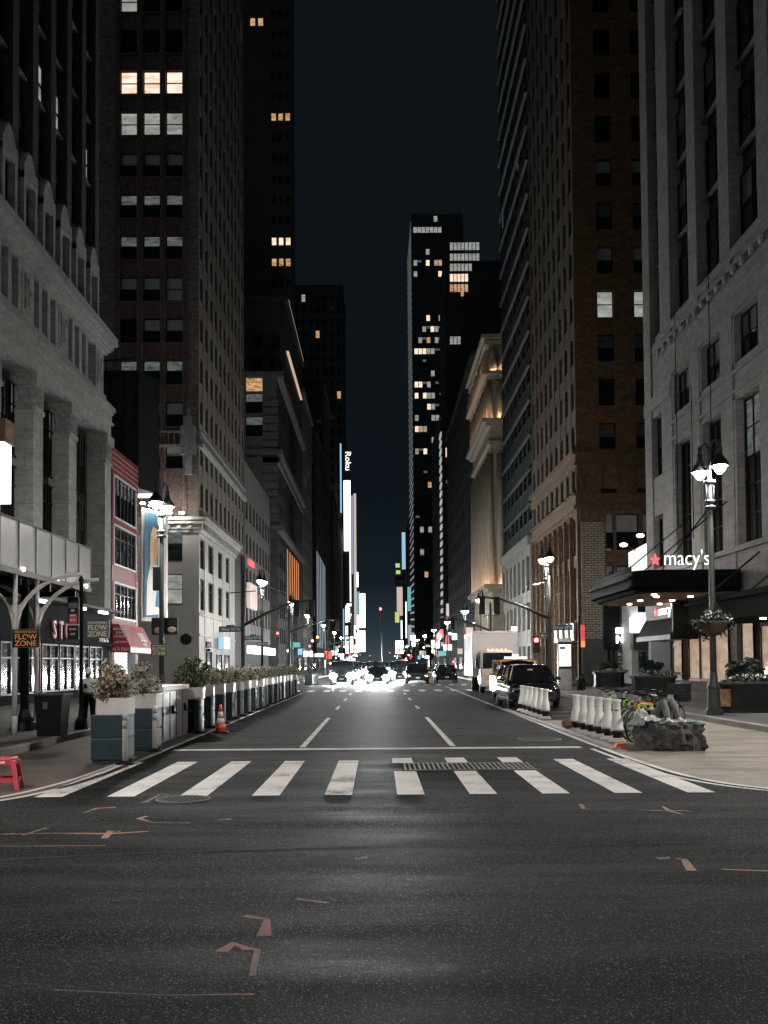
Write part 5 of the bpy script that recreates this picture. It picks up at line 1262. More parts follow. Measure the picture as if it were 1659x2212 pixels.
# ------------------------------------------------------------ signs and posts
def flow_sign(label, x, y, z, w, h, txt, board):
    t = thing('crowd_flow_sign', label, 'sign', (x, y, z), 0, 'pedestrian flow zone signs')
    m = MB(); m.box(-w/2, w/2, -.02, .02, 0, h); m.build('board', board, t, world=False)
    m = MB(); b = .012
    for q in ((-w/2, w/2, 0, b), (-w/2, w/2, h-b, h), (-w/2, -w/2+b, b, h-b), (w/2-b, w/2, b, h-b)): m.box(q[0], q[1], -.027, -.02, q[2], q[3])
    m.build('border', 'signteal' if board == 'signblack' else 'signblack', t, world=False)
    L = Vector((x, y, z))
    for s, zz, sz in (('PEDESTRIAN', .80, .15), ('FLOW', .45, .36), ('ZONE', .10, .36)):
        o = text(s, h*sz*1.12, txt, t, (x, y-.03, z+h*zz), 'S', .003, .012 if sz > .2 else .008, 'lettering', 'CENTER', 1.0)
        bw_ = max(v.co.x for v in o.data.vertices)-min(v.co.x for v in o.data.vertices)
        k = w*.80/bw_
        for v in o.data.vertices: v.co.x *= k
    m = MB(); rr_ = h*.06
    for zz, xx in ((.52, w*.05), (.19, -w*.12)): m.lathe([(rr_, -.035), (rr_, -.031)], (xx, 0, h*zz), 12, axis='y'); 
    m.build('walking_figure_disc', board, t, world=False); return t
def post(label, x, y, top, r=.055, base=True, mat='metal_d'):
    t = thing('sign_post', label, 'post', (x, y, .15))
    m = MB(); m.lathe([(r, 0), (r*.9, top-.1), (r*1.5, top-.08), (r*.2, top+.08)], n=12); m.build('pole', mat, t, world=False)
    if base: m = MB(); m.lathe([(r*3.4, 0), (r*3.0, .2), (r*1.6, .32), (r*1.2, .5)], n=8, sm=False); m.build('base', mat, t, world=False)
    return t
post('thick dark pole carrying the orange lettered sign by the white shed posts', -8.62, 24.9, 3.65, .105)
flow_sign('black sign with orange pedestrian flow zone lettering on the nearest pole', -8.04, 23.3, 2.13, .63, .42, 'txt_o', 'signblack')
post('slim dark pole carrying the bus stop totem beside the walking person', -7.27, 25.0, 3.72, .05)
flow_sign('dark green sign with pale yellow flow zone lettering on the slim pole', -6.85, 24.93, 2.38, .57, .44, 'txt_y', 'signteal')
flow_sign('smallest flow zone sign low on the left street lamp', -7.55, 35.2, 2.02, .56, .42, 'txt_y', 'signteal')
tt_ = thing('bus_stop_totem', 'tall narrow bus stop panel in black and red with white writing', 'bus stop sign', (-7.48, 25.05, 2.35))
m = MB(); m.box(-.14, .14, -.03, .03, 0, 1.05); m.build('panel', 'signblack', tt_, world=False)
m = MB(); m.box(-.1, .1, -.034, -.03, .35, .62); m.build('red_field', 'txt_r', tt_, world=False)
m = MB(); m.box(-.11, .11, -.034, -.03, .78, .90); m.build('bus_picture', 'greystone', tt_, world=False)
for k in range(6): text(['M7', 'M20', 'BUS', 'Downtown', 'STOP', 'Q32'][k], .07, 'txt_w', tt_, (-7.48, 25.0, 3.04-k*.115+2.35-2.35-.0), 'S', .002, .01, 'lettering')
sb_ = thing('signal_box', 'black box fixed to the left street lamp in front of the billboard', 'signal box', (-7.62, 35.35, 4.3))
m = MB(); m.box(-.16, .09, -.12, .12, 0, .82); m.build('housing', 'black', sb_, world=False, bevel=.02); m = MB(); m.tube([(.08, 0, .6), (.16, 0, .6)], .02); m.build('bracket', 'metal_d', sb_, world=False)
ep = thing('poster_board', 'black poster board with two pale faces behind the left street lamp', 'poster', (-7.5, 35.9, 2.78))
m = MB(); m.box(-.46, .46, -.02, .02, 0, .6); m.build('board', 'black', ep, world=False)
m = MB(); m.ell((-.22, -.022, .16), .15, .004, .11); m.ell((.26, -.022, .18), .16, .004, .10); m.build('printed_faces', 'skin2', ep, world=False)
for (lab, x, y, z, w) in (('blue street name sign reading West 35th St beside the right corner lamp', 9.95, 54.5, 3.42, 1.0), ('blue street name sign reading West 35th St at the left corner mast', -8.05, 55.6, 3.5, 1.2), ('second blue West 35th St sign on the farther left lamp', -8.35, 68.3, 3.35, 1.15)):
    t = thing('street_name_sign', lab, 'street sign', (x, y, z)); m = MB(); m.box(-w/2, w/2, -.015, .015, 0, .3); m.build('plate', 'signblue', t, world=False, bevel=.01)
    m = MB(); m.box(-w*.16, w*.2, -.012, .012, .3, .38); m.build('cap_plate', 'signblue', t, world=False)
    text('West 35', .21, 'txt_w', t, (x-.11, y-.02, z+.075), 'S', .004, .01); text('th', .11, 'txt_w', t, (x+.31, y-.02, z+.15), 'S', .004, .01); text('St', .21, 'txt_w', t, (x+.44 if w < 1.1 else x+.47, y-.02, z+.075), 'S', .004, .01)
for (lab, x, y, z, d) in (('one way arrow sign under the blue street sign on the right', 9.05, 54.4, 3.0, -1), ('one way arrow sign under the farther left street sign', -7.7, 68.2, 2.95, -1)):
    t = thing('one_way_sign', lab, 'traffic sign', (x, y, z)); w = .82
    m = MB(); m.box(-w/2, w/2, -.012, .012, 0, .29); m.build('plate', 'signblack', t, world=False)
    m = MB()
    for q in ((-w/2, w/2, 0, .02), (-w/2, w/2, .27, .29), (-w/2, -w/2+.02, .02, .27), (w/2-.02, w/2, .02, .27)): m.box(q[0], q[1], -.018, -.012, q[2], q[3])
    m.build('border', 'txt_w', t, world=False)
    m = MB(); m.prism([(-.36, .145), (-.2, .25), (-.2, .2), (.34, .2), (.34, .09), (-.2, .09), (-.2, .04)], -.018, -.012); m.build('arrow', 'txt_w', t, world=False)
    text('ONE WAY', .105, 'signblack', t, (x+.07, y-.025, z+.108), 'S', .003, .01)
# signal masts
def mast(label, x, y, h, tip, ztip, z0):
    t = thing('signal_mast', label, 'traffic signal', (x, y, .15))
    m = MB(); m.lathe([(.2, 0), (.17, .5), (.12, .7), (.10, h*.6), (.085, h)], n=12); m.build('pole', 'metal_g', t, world=False)
    s = 1 if tip > x else -1; L = abs(tip-x)
    m = MB(); m.tube([(0, 0, z0), (s*L*.35, 0, z0+(ztip-z0)*.5), (s*L*.7, 0, z0+(ztip-z0)*.88), (s*L, 0, ztip)], [.09, .08, .07, .055], 8); m.build('mast_arm', 'metal_g', t, world=False)
    m = MB(); m.tube([(0, 0, h-.3), (s*L*.8, 0, ztip+.15)], .012, 4); m.build('stay_wire', 'steel', t, world=False)
    for q in (.78, 1.0):
        m = MB(); px_ = s*L*q; m.box(px_-.16, px_+.16, -.12, .1, ztip-.95, ztip-.02); m.build('signal_head', 'black', t, world=False, bevel=.02)
        m = MB(); m.lathe([(.1, -.05), (.1, .0)], (px_, -.13, ztip-.2), 12, axis='y'); m.build('signal_lens', 'darker', t, world=False)
    m = MB(); m.tube([(-.7, 0, h-1.1), (.7, 0, h-1.0)], .03, 6); m.build('cross_bar', 'metal_g', t, world=False)
    return t
mast('traffic signal mast on the left corner with arm over the lane', -7.35, 55.8, 6.6, -3.6, 5.1, 3.7)
mast('traffic signal mast on the right corner with arm reaching over the truck', 9.2, 54.4, 6.2, 5.6, 5.1, 3.9)
for k, (x, y) in enumerate(((9.3, 83.5), (-7.3, 84.5), (-7.3, 150), (9.4, 165), (-7.3, 232), (9.4, 250))):
    mast('far traffic signal mast with dark heads, %s by distance up the street' % ORD[k], x, y, 6.5, x+(-4 if x > 0 else 4), 5.3, 4.2)
def ped_box(label, x, y, z, mat): 
    t = thing('signal_light', label, 'signal light', (x, y, z)); m = MB(); m.box(-.2, .2, -.1, .1, -.5, .5); m.build('housing', 'black', t, world=False)
    m = MB(); m.lathe([(.14, -.02), (.14, .02)], (0, -.11, .25), 12, axis='y'); m.build('lens', mat, t, world=False)
for k, (px, py, Y, mt) in enumerate(((1102, 1388, 90, 'led_r'), (686, 1381, 120, 'led_o'), (1061, 1398, 95, 'led_r'), (770, 1362, 210, 'led_r'), (733, 1399, 200, 'led_r'), (842, 1412, 330, 'led_r'), (799, 1418, 420, 'led_r'), (889, 1420, 280, 'led_r'), (1158, 1392, 60, 'led_r'))):
    p = at(px, py, Y=Y); ped_box('small lit %s signal light, %s of the far signals from the near end' % ('amber' if mt == 'led_o' else 'red', ORD[k]), p.x, Y, p.z, mt)
# banner post with red and yellow flag sign at the right
t = post('dark pole with a narrow red and yellow banner beside the brown tower', 11.35, 57.2, 4.2, .06)
m = MB(); m.box(11.43, 11.66, 57.17, 57.23, 2.9, 3.8); m.build('banner', 'txt_r', t); m = MB(); m.box(11.43, 11.66, 57.16, 57.22, 2.55, 2.9); m.build('banner_foot', 'txt_o', t)
kk = thing('advertising_kiosk', 'steel street kiosk with bright white poster screen on the right', 'kiosk', (10.45, 57, .15))
m = MB(); m.box(-.38, .38, -.16, .16, 0, 2.9); m.build('body', 'steel', kk, world=False, bevel=.02)
m = MB(); m.box(-.36, .36, -.18, -.165, 1.2, 2.7); m.build('screen_frame', 'black', kk, world=False)
m = MB(); m.box(-.33, .33, -.195, -.185, 1.35, 2.55); m.build('screen', 'sign_w', kk, world=False)
m = MB(); m.lathe([(.24, -.2), (.24, -.197)], (.03, 0, 1.85), 20, axis='y'); m.box(-.3, .05, -.2, -.197, 2.28, 2.45); m.build('printed_shape', 'signteal', kk, world=False)
m = MB(); m.lathe([(.19, -.204), (.19, -.201)], (.03, 0, 1.85), 20, axis='y'); m.build('printed_disc', 'sign_w', kk, world=False)
# sidewalk shed
sh = thing('sidewalk_shed', 'grey white hoarding shed over the left sidewalk on slim white posts', 'sidewalk shed', (-11, 24, .15))
m = MB(); m.box(-8.46, -8.4, 10, 29.8, 3.98, 5.15); m.box(-15, -8.46, 29.74, 29.8, 3.98, 5.1)
m.build('hoarding', 'shed', sh)
m = MB()
for k in range(17): m.box(-8.4, -8.385, 10.6+k*1.2, 10.64+k*1.2, 3.98, 5.15)
m.box(-8.4, -8.388, 10, 29.8, 5.1, 5.15); m.build('panel_seams', 'greystone', sh)
m = MB(); m.box(-15, -8.46, 10, 29.74, 3.85, 3.95); m.box(-8.5, -8.36, 10, 29.8, 3.84, 3.98)
for k in range(9): m.box(-15, -8.5, 11+k*2.2, 11.12+k*2.2, 3.65, 3.85)
m.build('deck', 'metal_d', sh)
m = MB()
for k in range(3): m.lathe([(.05, 0), (.05, .05)], (-8.38, 24+k*2.6, 3.99), 8, axis='x')
m.build('bulkhead_light', 'led_w', sh)
for y in (23.6, 25.1):
    m = MB(); m.tube([(-8.4, y, .5), (-8.4, y, 3.85)], .06, 8); m.tube([(-8.4, y, .15), (-8.4, y, .55)], .07, 8); m.build('leg', 'offwhite', sh)
    for s in (-1, 1):
        m = MB()
        pts = []
        for k in range(9):
            an = math.pi/2*k/8; pts.append((-8.4+s*.02+s*1.5*(1-math.cos(an)), y, 2.55+1.28*math.sin(an)))
        m.tube(pts, .05, 6); pl_ = [(-8.4, 2.55), (-8.4, 3.3)]
        m.v += [(p[0], y-.012, p[2]) for p in pts[:6]]+[(-8.4, y-.012, 3.05)]; n_ = len(m.v); m.face(tuple(range(n_-7, n_)))
        m.v += [(p[0], y+.012, p[2]) for p in pts[:6]]+[(-8.4, y+.012, 3.05)]; n_ = len(m.v); m.face(tuple(range(n_-7, n_)))
        m.build('curved_brace', 'offwhite', sh)
tc_ = thing('litter_bin', 'dark square litter bin under the shed beside the white posts', 'litter bin', (-7.3, 22.9, .15))
m = MB(); m.v = [(-.26, -.26, 0), (.26, -.26, 0), (.26, .26, 0), (-.26, .26, 0), (-.31, -.31, .9), (.31, -.31, .9), (.31, .31, .9), (-.31, .31, .9)]
for q in ((0, 3, 2, 1), (4, 5, 6, 7), (0, 1, 5, 4), (1, 2, 6, 5), (2, 3, 7, 6), (3, 0, 4, 7)): m.face(q)
m.build('bin', 'black', tc_, world=False); m = MB(); m.box(-.35, .35, -.35, .35, .9, .94); m.build('rim', 'metal_g', tc_, world=False); m = MB(); m.box(-.12, -.02, -.31, -.30, .6, .76); m.build('sticker', 'greystone', tc_, world=False)

for k, (x, y, lab) in enumerate(((-.15, 8.9, 'small torn paper scrap on the dark road near the middle'), (2.45, 8.8, 'small pale wrapper on the dark road right of the middle'), (-5.0, 13.6, 'tiny scrap of paper beside the red plastic stool'))):
    m = MB(); m.quad((-.05, -.03, .004), (.05, -.02, .012), (.045, .03, .02), (-.04, .035, .006)); m.quad((-.05, -.03, .004), (-.04, .035, .006), (-.06, .04, .02), (-.065, -.02, .015)); o = m.build('paper_scrap', 'greystone'); o.location = (x, y, .006); tag(o, lab, 'litter')
# ------------------------------------------------------------ vehicles (front toward -Y, origin on the road under the middle)
def loft(m, secs, mi=0, close=True, sm=True):
    base = len(m.v); n = len(secs[0])
    for s in secs: m.v += [tuple(p) for p in s]
    for i in range(len(secs)-1):
        for k in range(n-1): m.face((base+i*n+k, base+i*n+k+1, base+(i+1)*n+k+1, base+(i+1)*n+k), mi, sm)
    if close:
        m.face(tuple(base+k for k in reversed(range(n))), mi); m.face(tuple(base+(len(secs)-1)*n+k for k in range(n)), mi)
def sec(y, w, zb, zm, zt, crown=.03, tum=.9):
    h = [(w*.86, zb), (w*.97, zb+.05), (w, zm), (w*.98, zt-.09), (w*tum, zt-.015), (w*.5, zt+crown*.7), (0, zt+crown)]
    return [(x, y, z) for x, z in h]+[(-x, y, z) for x, z in h[-2::-1]]
def wheel(t, x, y, r, w=.22):
    s = 1 if x > 0 else -1
    m = MB(); m.lathe([(r*.62, -w/2), (r*.93, -w/2), (r, -w*.3), (r, w*.3), (r*.93, w/2), (r*.62, w/2)], (x-s*w/2, y, r), 20, axis='x'); o = m.build('wheel', 'rubber', t, world=False)
    m = MB(); m.lathe([(r*.62, w/2-.03), (r*.6, w/2-.01), (r*.12, w/2-.04), (r*.1, w/2)] if s > 0 else [(r*.1, -w/2), (r*.12, -w/2+.04), (r*.6, -w/2+.01), (r*.62, -w/2+.03)], (x-s*w/2, y, r), 20, axis='x')
    for k in range(5):
        a = k*1.257; c, q = math.cos(a), math.sin(a); xx = x-s*w/2+s*(w/2+.002)
        m.tube([(xx, y+c*r*.1, r+q*r*.1), (xx, y+c*r*.58, r+q*r*.58)], .025, 4)
    p = m.build('rim', 'silver', o, world=False)
def car(name, label, cat, paint, L=4.7, Wd=1.9, H=1.62, kind='suv', lights='off', group=None, head='head', seat=None):
    t = thing(name, label, cat, group=group); w = Wd/2; f = -L/2
    hood = {'suv': .98, 'sedan': .86, 'van': 1.05}[kind]
    rear = {'suv': 1.08, 'sedan': .98, 'van': 1.15}[kind]
    st = [(0, .80, .34, .5, hood-.36), (.06, .90, .22, .5, hood-.24), (.25, .965, .2, .55, hood-.13), (.7, .995, .2, .6, hood-.05), (1.15, 1, .2, .6, hood), (2.2, 1, .2, .6, hood+.03), (3.2, 1, .2, .6, hood+.05), (L-.6, .99, .2, .6, rear), (L-.12, .94, .26, .6, rear-.05), (L, .84, .36, .6, rear-.2)]
    m = MB(); loft(m, [sec(f+y, w*k, zb, zm, zt) for y, k, zb, zm, zt in st]); m.build('body', paint, t, world=False)
    # cabin
    y0 = {'suv': .95, 'sedan': 1.15, 'van': .62}[kind]; yr = {'suv': 1.85, 'sedan': 2.05, 'van': 1.35}[kind]; ye = {'suv': L-.75, 'sedan': L-1.5, 'van': L-.25}[kind]; yb = {'suv': L-.12, 'sedan': L-.45, 'van': L-.06}[kind]
    wb, wr = w*.93, w*.74 if kind != 'van' else w*.86; zb_ = hood-.0
    mm = f+(yr+ye)/2
    A_ = [(-wb, f+y0, zb_), (wb, f+y0, zb_)]; B_ = [(-wr, f+yr, H-.06), (wr, f+yr, H-.06)]; C_ = [(-wr, f+ye, H-.05), (wr, f+ye, H-.05)]; D_ = [(-wb*.95, f+yb, rear-.04), (wb*.95, f+yb, rear-.04)]
    g = MB(); g.quad(A_[0], A_[1], B_[1], B_[0])
    # curved windscreen: middle bulge
    g = MB(); n = 8
    for i in range(n):
        u0, u1 = i/n, (i+1)/n
        def P(u, top): 
            b = math.sin(math.pi*u)*.14
            return (-wr+2*wr*u, f+yr-b*.9, H-.06+b*.25) if top else (-wb+2*wb*u, f+y0-b*1.6, zb_)
        g.quad(P(u0, 0), P(u1, 0), P(u1, 1), P(u0, 1), 0, True)
    g.build('windshield', 'carglass', t, world=False)
    for s in (-1, 1):
        g = MB(); i = 0 if s < 0 else 1
        q = [A_[i], D_[i], C_[i], B_[i]]
        g.quad(*(q if s > 0 else q[::-1])); g.build('side_window', 'carglass', t, world=False)
        g = MB()
        for a, b in ((A_[i], B_[i]), (B_[i], C_[i]), (C_[i], D_[i])): g.tube([a, b], .04, 6)
        yp = (A_[i][1]+B_[i][1])/2+1.35; g.tube([(s*wb, yp, zb_), (s*wr, yp, H-.07)], .03, 6); g.build('pillar', paint, t, world=False)
    g = MB(); g.quad(D_[1], D_[0], C_[0], C_[1]); g.build('rear_window', 'carglass', t, world=False)
    g = MB(); 
    loft(g, [[(x*(wr+.02), f+y, z) for x, z in ((1, zz-.06), (.85, zz), (.4, zz+.03), (0, zz+.035), (-.4, zz+.03), (-.85, zz), (-1, zz-.06))] for y, zz in ((yr-.13, H-.05), (yr+.2, H-.03), ((yr+ye)/2, H-.02), (ye, H-.04))], 0, True); g.build('roof', paint, t, world=False)
    for s in (-1, 1):
        wheel(t, s*w*.97, f+.85, .35); wheel(t, s*w*.97, f+L-.9, .35)
        m = MB(); m.ell((s*(w+.10), f+y0+.42, zb_+.12), .11, .07, .075); m.build('mirror', paint, t, world=False)
        on = lights == 'on'
        m = MB()
        if on: m.ell((s*w*.70, f+.03, hood-.30), .30, .07, .23, 12, 6)  # lit lens oversized, the glare is put into its shape
        else: m.ell((s*w*.70, f+.12, hood-.25), .2, .12, .07, 12, 6)
        m.build('headlight', head if on else 'chrome', t, world=False)
        if on: m = MB(); m.ell((s*w*.62, f-.01, .38), .12, .04, .08, 10, 5); m.build('glare_lamp', head, t, world=False)  # lower lamp pair added to strengthen the headlight glare
        if lights == 'amber': m = MB(); m.ell((s*w*.74, f+.04, hood-.34), .11, .06, .05); m.build('turn_signal', 'amber', t, world=False)
    m = MB(); m.box(-w*.5, w*.5, f-.012, f+.1, .42, .60); m.box(-w*.72, w*.72, f-.008, f+.1, .26, .36); m.build('grille', 'black', t, world=False)
    m = MB(); m.box(-.17, .17, f-.03, f-.014, .44, .56); m.build('licence_plate', 'white', t, world=False)
    return t
def hl(o, spread=70, power=900, x=.65, z=.68, yo=-2.45):
    """the lit headlamps' own beams"""
    for s in (-1, 1):
        l = bpy.data.lights.new('headlamp_beam', 'SPOT'); l.energy = power; l.spot_size = rad(spread); l.spot_blend = .7; l.shadow_soft_size = .06; l.color = (.95, 1, .98)
        q = bpy.data.objects.new('headlamp_beam', l); COL.objects.link(q); q.parent = o; q.location = (s*x, yo, z); q.rotation_euler = (rad(88.5), 0, rad(180)); q.rotation_euler = (Matrix.Rotation(rad(180), 3, 'Z') @ Matrix.Rotation(rad(87.5), 3, 'X')).to_euler()
ev_ = car('parked_suv', 'glossy black electric suv parked behind the far white bollards', 'car', 'carblack', 4.75, 1.96, 1.63, 'suv', 'off'); ev_.location = (5.85, 40.2, 0); ev_.rotation_euler = (0, 0, rad(1))
m = MB(); m.tube([(-.9, -1.7, 1.06), (-.6, -.62, 1.60)], .02, 4); m.box(-.1, .1, -.95, -.93, 1.40, 1.46); m.build('inspection_sticker', 'txt_y', ev_, world=False)
tx = car('taxi', 'yellow taxi van with silver side parked behind the black suv', 'taxi', 'taxi', 4.7, 1.8, 1.86, 'van', 'off'); tx.location = (6.5, 48.4, 0)
m = MB(); m.box(-.5, .5, -.5, -.2, 1.90, 1.98); m.box(-.12, .12, -.56, -.16, 1.98, 2.1); m.build('roof_sign', 'sign_w', tx, world=False)
m = MB(); m.box(-.925, -.90, -1.6, 2.2, .35, 1.05); m.build('side_reflective_panel', 'truckside', tx, world=False)
# box truck
tk = thing('box_truck', 'white box truck with tall plain cargo body parked on the right', 'truck', (6.8, 58.5, 0))
m = MB(); m.box(-1.3, 1.3, .5, 6.0, .95, 3.52); m.build('cargo_box', 'truckwhite', tk, world=False, bevel=.03)
m = MB(); m.box(-1.34, 1.34, .46, .52, 3.4, 3.56); m.box(-1.34, -1.26, .46, .52, .93, 3.4); m.box(1.26, 1.34, .46, .52, .93, 3.4); m.build('box_frame', 'steel', tk, world=False)
m = MB(); m.box(-1.318, -1.302, .6, 5.9, 1.0, 3.45)
for k in range(11): m.box(-1.33, -1.318, .7+k*.5, .76+k*.5, 1.0, 3.45)
m.build('side_panel', 'truckside', tk, world=False)
m = MB(); loft(m, [[(x, y, z) for x, z in ((w_, .55), (w_, 1.2), (w_*.98, z2), (w_*.9, zt_), (0, zt_+.05), (-w_*.9, zt_), (-w_*.98, z2), (-w_, 1.2), (-w_, .55))] for y, w_, z2, zt_ in ((-1.15, .93, 1.3, 1.32), (-1.1, .97, 1.35, 1.4), (-.75, .99, 1.8, 2.32), (-.4, 1, 1.8, 2.4), (.35, 1, 1.8, 2.4))]); m.build('cab', 'truckwhite', tk, world=False)
m = MB(); m.quad((-.88, -1.125, 1.38), (.88, -1.125, 1.38), (.82, -.80, 2.28), (-.82, -.80, 2.28)); m.build('windshield', 'carglass', tk, world=False)
for s in (-1, 1):
    m = MB(); m.quad((s*1.0, -.8, 1.35), (s*1.0, .1, 1.35), (s*.97, .1, 2.1), (s*.97, -.55, 2.1)); m.build('side_window', 'carglass', tk, world=False)
    m = MB(); m.box(s*1.18-.06, s*1.18+.06, -.85, -.78, 1.45, 1.95); m.tube([(s*1.0, -.8, 2.0), (s*1.18, -.82, 1.98)], .015, 4); m.build('mirror', 'black', tk, world=False)
    m = MB(); m.box(s*.68-.16, s*.68+.16, -1.17, -1.1, .82, 1.0); m.build('headlight', 'chrome', tk, world=False)
    wheel(tk, s*.98, -.35, .42, .25); wheel(tk, s*1.0, 4.3, .42, .5)
m = MB(); m.box(-1.0, 1.0, -1.22, -1.05, .38, .68); m.build('bumper', 'truckwhite', tk, world=False, bevel=.03)
m = MB()
for k in range(3): m.box(-.5, .5, -1.175, -1.14, .84+k*.1, .89+k*.1)
m.box(-.3, .3, -1.24, -1.22, .46, .6); m.build('grille', 'black', tk, world=False)
m = MB()
for k in range(5): m.ell((-.5+k*.25, -.55, 2.45), .05, .04, .03, 8, 4)
m.build('marker_light', 'amber', tk, world=False)
m = MB(); m.box(-.4, .4, .35, 6, .6, .95); m.build('chassis', 'black', tk, world=False)
# traffic waiting at the far stop line
c1 = car('oncoming_van', 'oncoming van with dazzling headlights in the left lane', 'van', 'cargrey', 5.0, 1.95, 2.0, 'van', 'on'); c1.location = (-2.9, 84.5, 0)
c2_ = car('oncoming_car', 'oncoming dark sedan with dazzling low headlights in the middle lane', 'car', 'carblack', 4.8, 1.9, 1.48, 'sedan', 'on'); c2_.location = (.0, 86.0, 0)
c3 = dup(c1, 'oncoming van with headlights glaring just right of the middle lane', (2.05, 97, 0)); 
c4 = car('waiting_suv', 'dark grey suv with amber lights stopped right of the headlight glare', 'car', 'cargrey', 4.8, 2.0, 1.75, 'suv', 'amber'); c4.location = (3.4, 88.5, 0)
c5 = dup(ev_, 'black suv parked beyond the truck next to the far white posts', (6.0, 90.5, 0)); c5.name = 'parked_suv'
for o, p in ((c1, 7000), (c2_, 7000), (c3, 5000)): hl(o, 34, p)
far = [(-2.9, 98, c2_), (-.2, 104, c1), (3.6, 112, c2_), (-2.7, 116, c1), (.3, 122, c2_), (3.3, 133, c1), (-3.1, 138, c2_), (.2, 150, c1), (-2.8, 168, c2_), (3.2, 176, c1), (.1, 190, c2_), (-2.9, 215, c1), (3.1, 235, c2_), (.2, 262, c1), (-2.8, 300, c2_), (2.9, 330, c1)]
for k, (x, y, s) in enumerate(far):
    o = dup(s, 'far oncoming vehicle with lit headlights, %s in the queue behind the front row' % ORD[k], (x, y, 0), 0, 'queue of far vehicles with lit headlights')
    for ch in list(o.children):
        if ch.type == 'LIGHT': bpy.data.objects.remove(ch)
# ------------------------------------------------------------ bicycles
def bike(frame='black', box=False):
    t = thing('bicycle', '', 'bicycle'); r = .34
    for y in (-.53, .53):
        m = MB(); k = 28; pts = [(0, y+r*math.cos(6.2832*i/k), r+r*math.sin(6.2832*i/k)) for i in range(k+1)]; m.tube(pts, .024, 6, caps=False); w_ = m.build('wheel', 'rubber', t, world=False)
        m = MB(); m.tube([(0, y+(r-.035)*math.cos(6.2832*i/k), r+(r-.035)*math.sin(6.2832*i/k)) for i in range(k+1)], .012, 5, caps=False)
        for i in range(14): a = 6.2832*i/14; m.tube([(.02*(-1)**i, y, r), (0, y+(r-.04)*math.cos(a), r+(r-.04)*math.sin(a))], .003, 3, caps=False)
        m.lathe([(.035, -.04), (.035, .04)], (0, y, r), 8, axis='x'); m.build('rim_and_spokes', 'silver', w_, world=False)
    bb_, st_, hd, hb = (0, .1, .28), (0, .22, .78), (0, -.34, .80), (0, -.38, .66)
    m = MB(); m.tube([bb_, st_], .022, 8); m.tube([st_, hd], .022, 8); m.tube([bb_, hb], .034, 8); m.tube([hd, hb], .026, 8)
    for s in (-1, 1): m.tube([(s*.05, .53, r), bb_], .012, 6); m.tube([(s*.05, .53, r), (0, .22, .74)], .011, 6)
    m.build('frame', frame, t, world=False)
    m = MB()
    for s in (-1, 1): m.tube([(s*.055, -.53, r), (s*.055, -.42, .62), (0, -.38, .66)], .015, 6)
    m.tube([hd, (0, -.32, .98)], .018, 6); m.build('fork', 'black', t, world=False)
    m = MB(); m.tube([(-.3, -.2, 1.02), (-.24, -.27, 1.05), (0, -.32, 1.0), (.24, -.27, 1.05), (.3, -.2, 1.02)], .015, 6); m.build('handlebar', 'black', t, world=False)
    m = MB(); m.tube([(0, .22, .76), (0, .25, .92)], .014, 6); m.v += []; m.ell((0, .27, .95), .09, .14, .035, 10, 6); m.build('saddle', 'black', t, world=False)
    m = MB(); m.lathe([(.09, -.01), (.09, .01)], (.05, .1, .28), 14, axis='x'); m.tube([(.07, .1, .28), (.09, .04, .13)], .01, 5); m.tube([(-.07, .1, .28), (-.09, .16, .43)], .01, 5); m.box(.06, .15, .0, .07, .12, .14); m.box(-.15, -.06, .13, .2, .42, .44); m.build('crank', 'silver', t, world=False)
    m = MB(); m.box(-.05, .05, -.44, -.30, .86, .96); m.build('front_lamp', 'silver', t, world=False)
    m = MB(); m.box(-.055, .055, .28, .68, .74, .76); m.build('rack', 'black', t, world=False)
    if box: m = MB(); m.box(-.22, .22, .25, .7, .78, 1.2); m.build('delivery_box', 'black', t, world=False, bevel=.02)
    return t
kinds = [(bike('lime'), 'lime green'), (bike('orange'), 'orange'), (bike('black', True), 'black'), (bike('silver'), 'silver'), (bike('black'), 'black')]
spots = [(5.80, 22.0, 45, 0, 'lime green bicycle nearest the boulder with its wheel turned to the road'), (5.95, 22.75, 38, 1, 'orange framed bicycle behind the nearest lime bicycle'), (6.0, 23.5, 42, 3, 'silver bicycle in the middle of the parked group'),
         (6.1, 24.3, 35, 0, 'lime green bicycle behind the orange bicycle'), (6.2, 25.2, 40, 4, 'black bicycle in the middle of the parked group'), (6.0, 26.2, 36, 0, 'lime green bicycle farthest back behind the bollards'),
         (6.4, 27.2, 42, 3, 'silver bicycle at the far end of the parked group'), (6.75, 23.2, 60, 2, 'black bicycle with square delivery box right behind the boulder'), (6.85, 24.9, 52, 4, 'black bicycle second behind the boulder'), (7.0, 26.4, 48, 4, 'black bicycle farthest behind the boulder'), (5.7, 24.4, 30, 4, 'black bicycle right beside the near bollards')]
for (x, y, a, k, lab) in spots: place(kinds[k][0], lab, (x, y, 0), rad(a-90), 'bicycles parked behind the bollards')
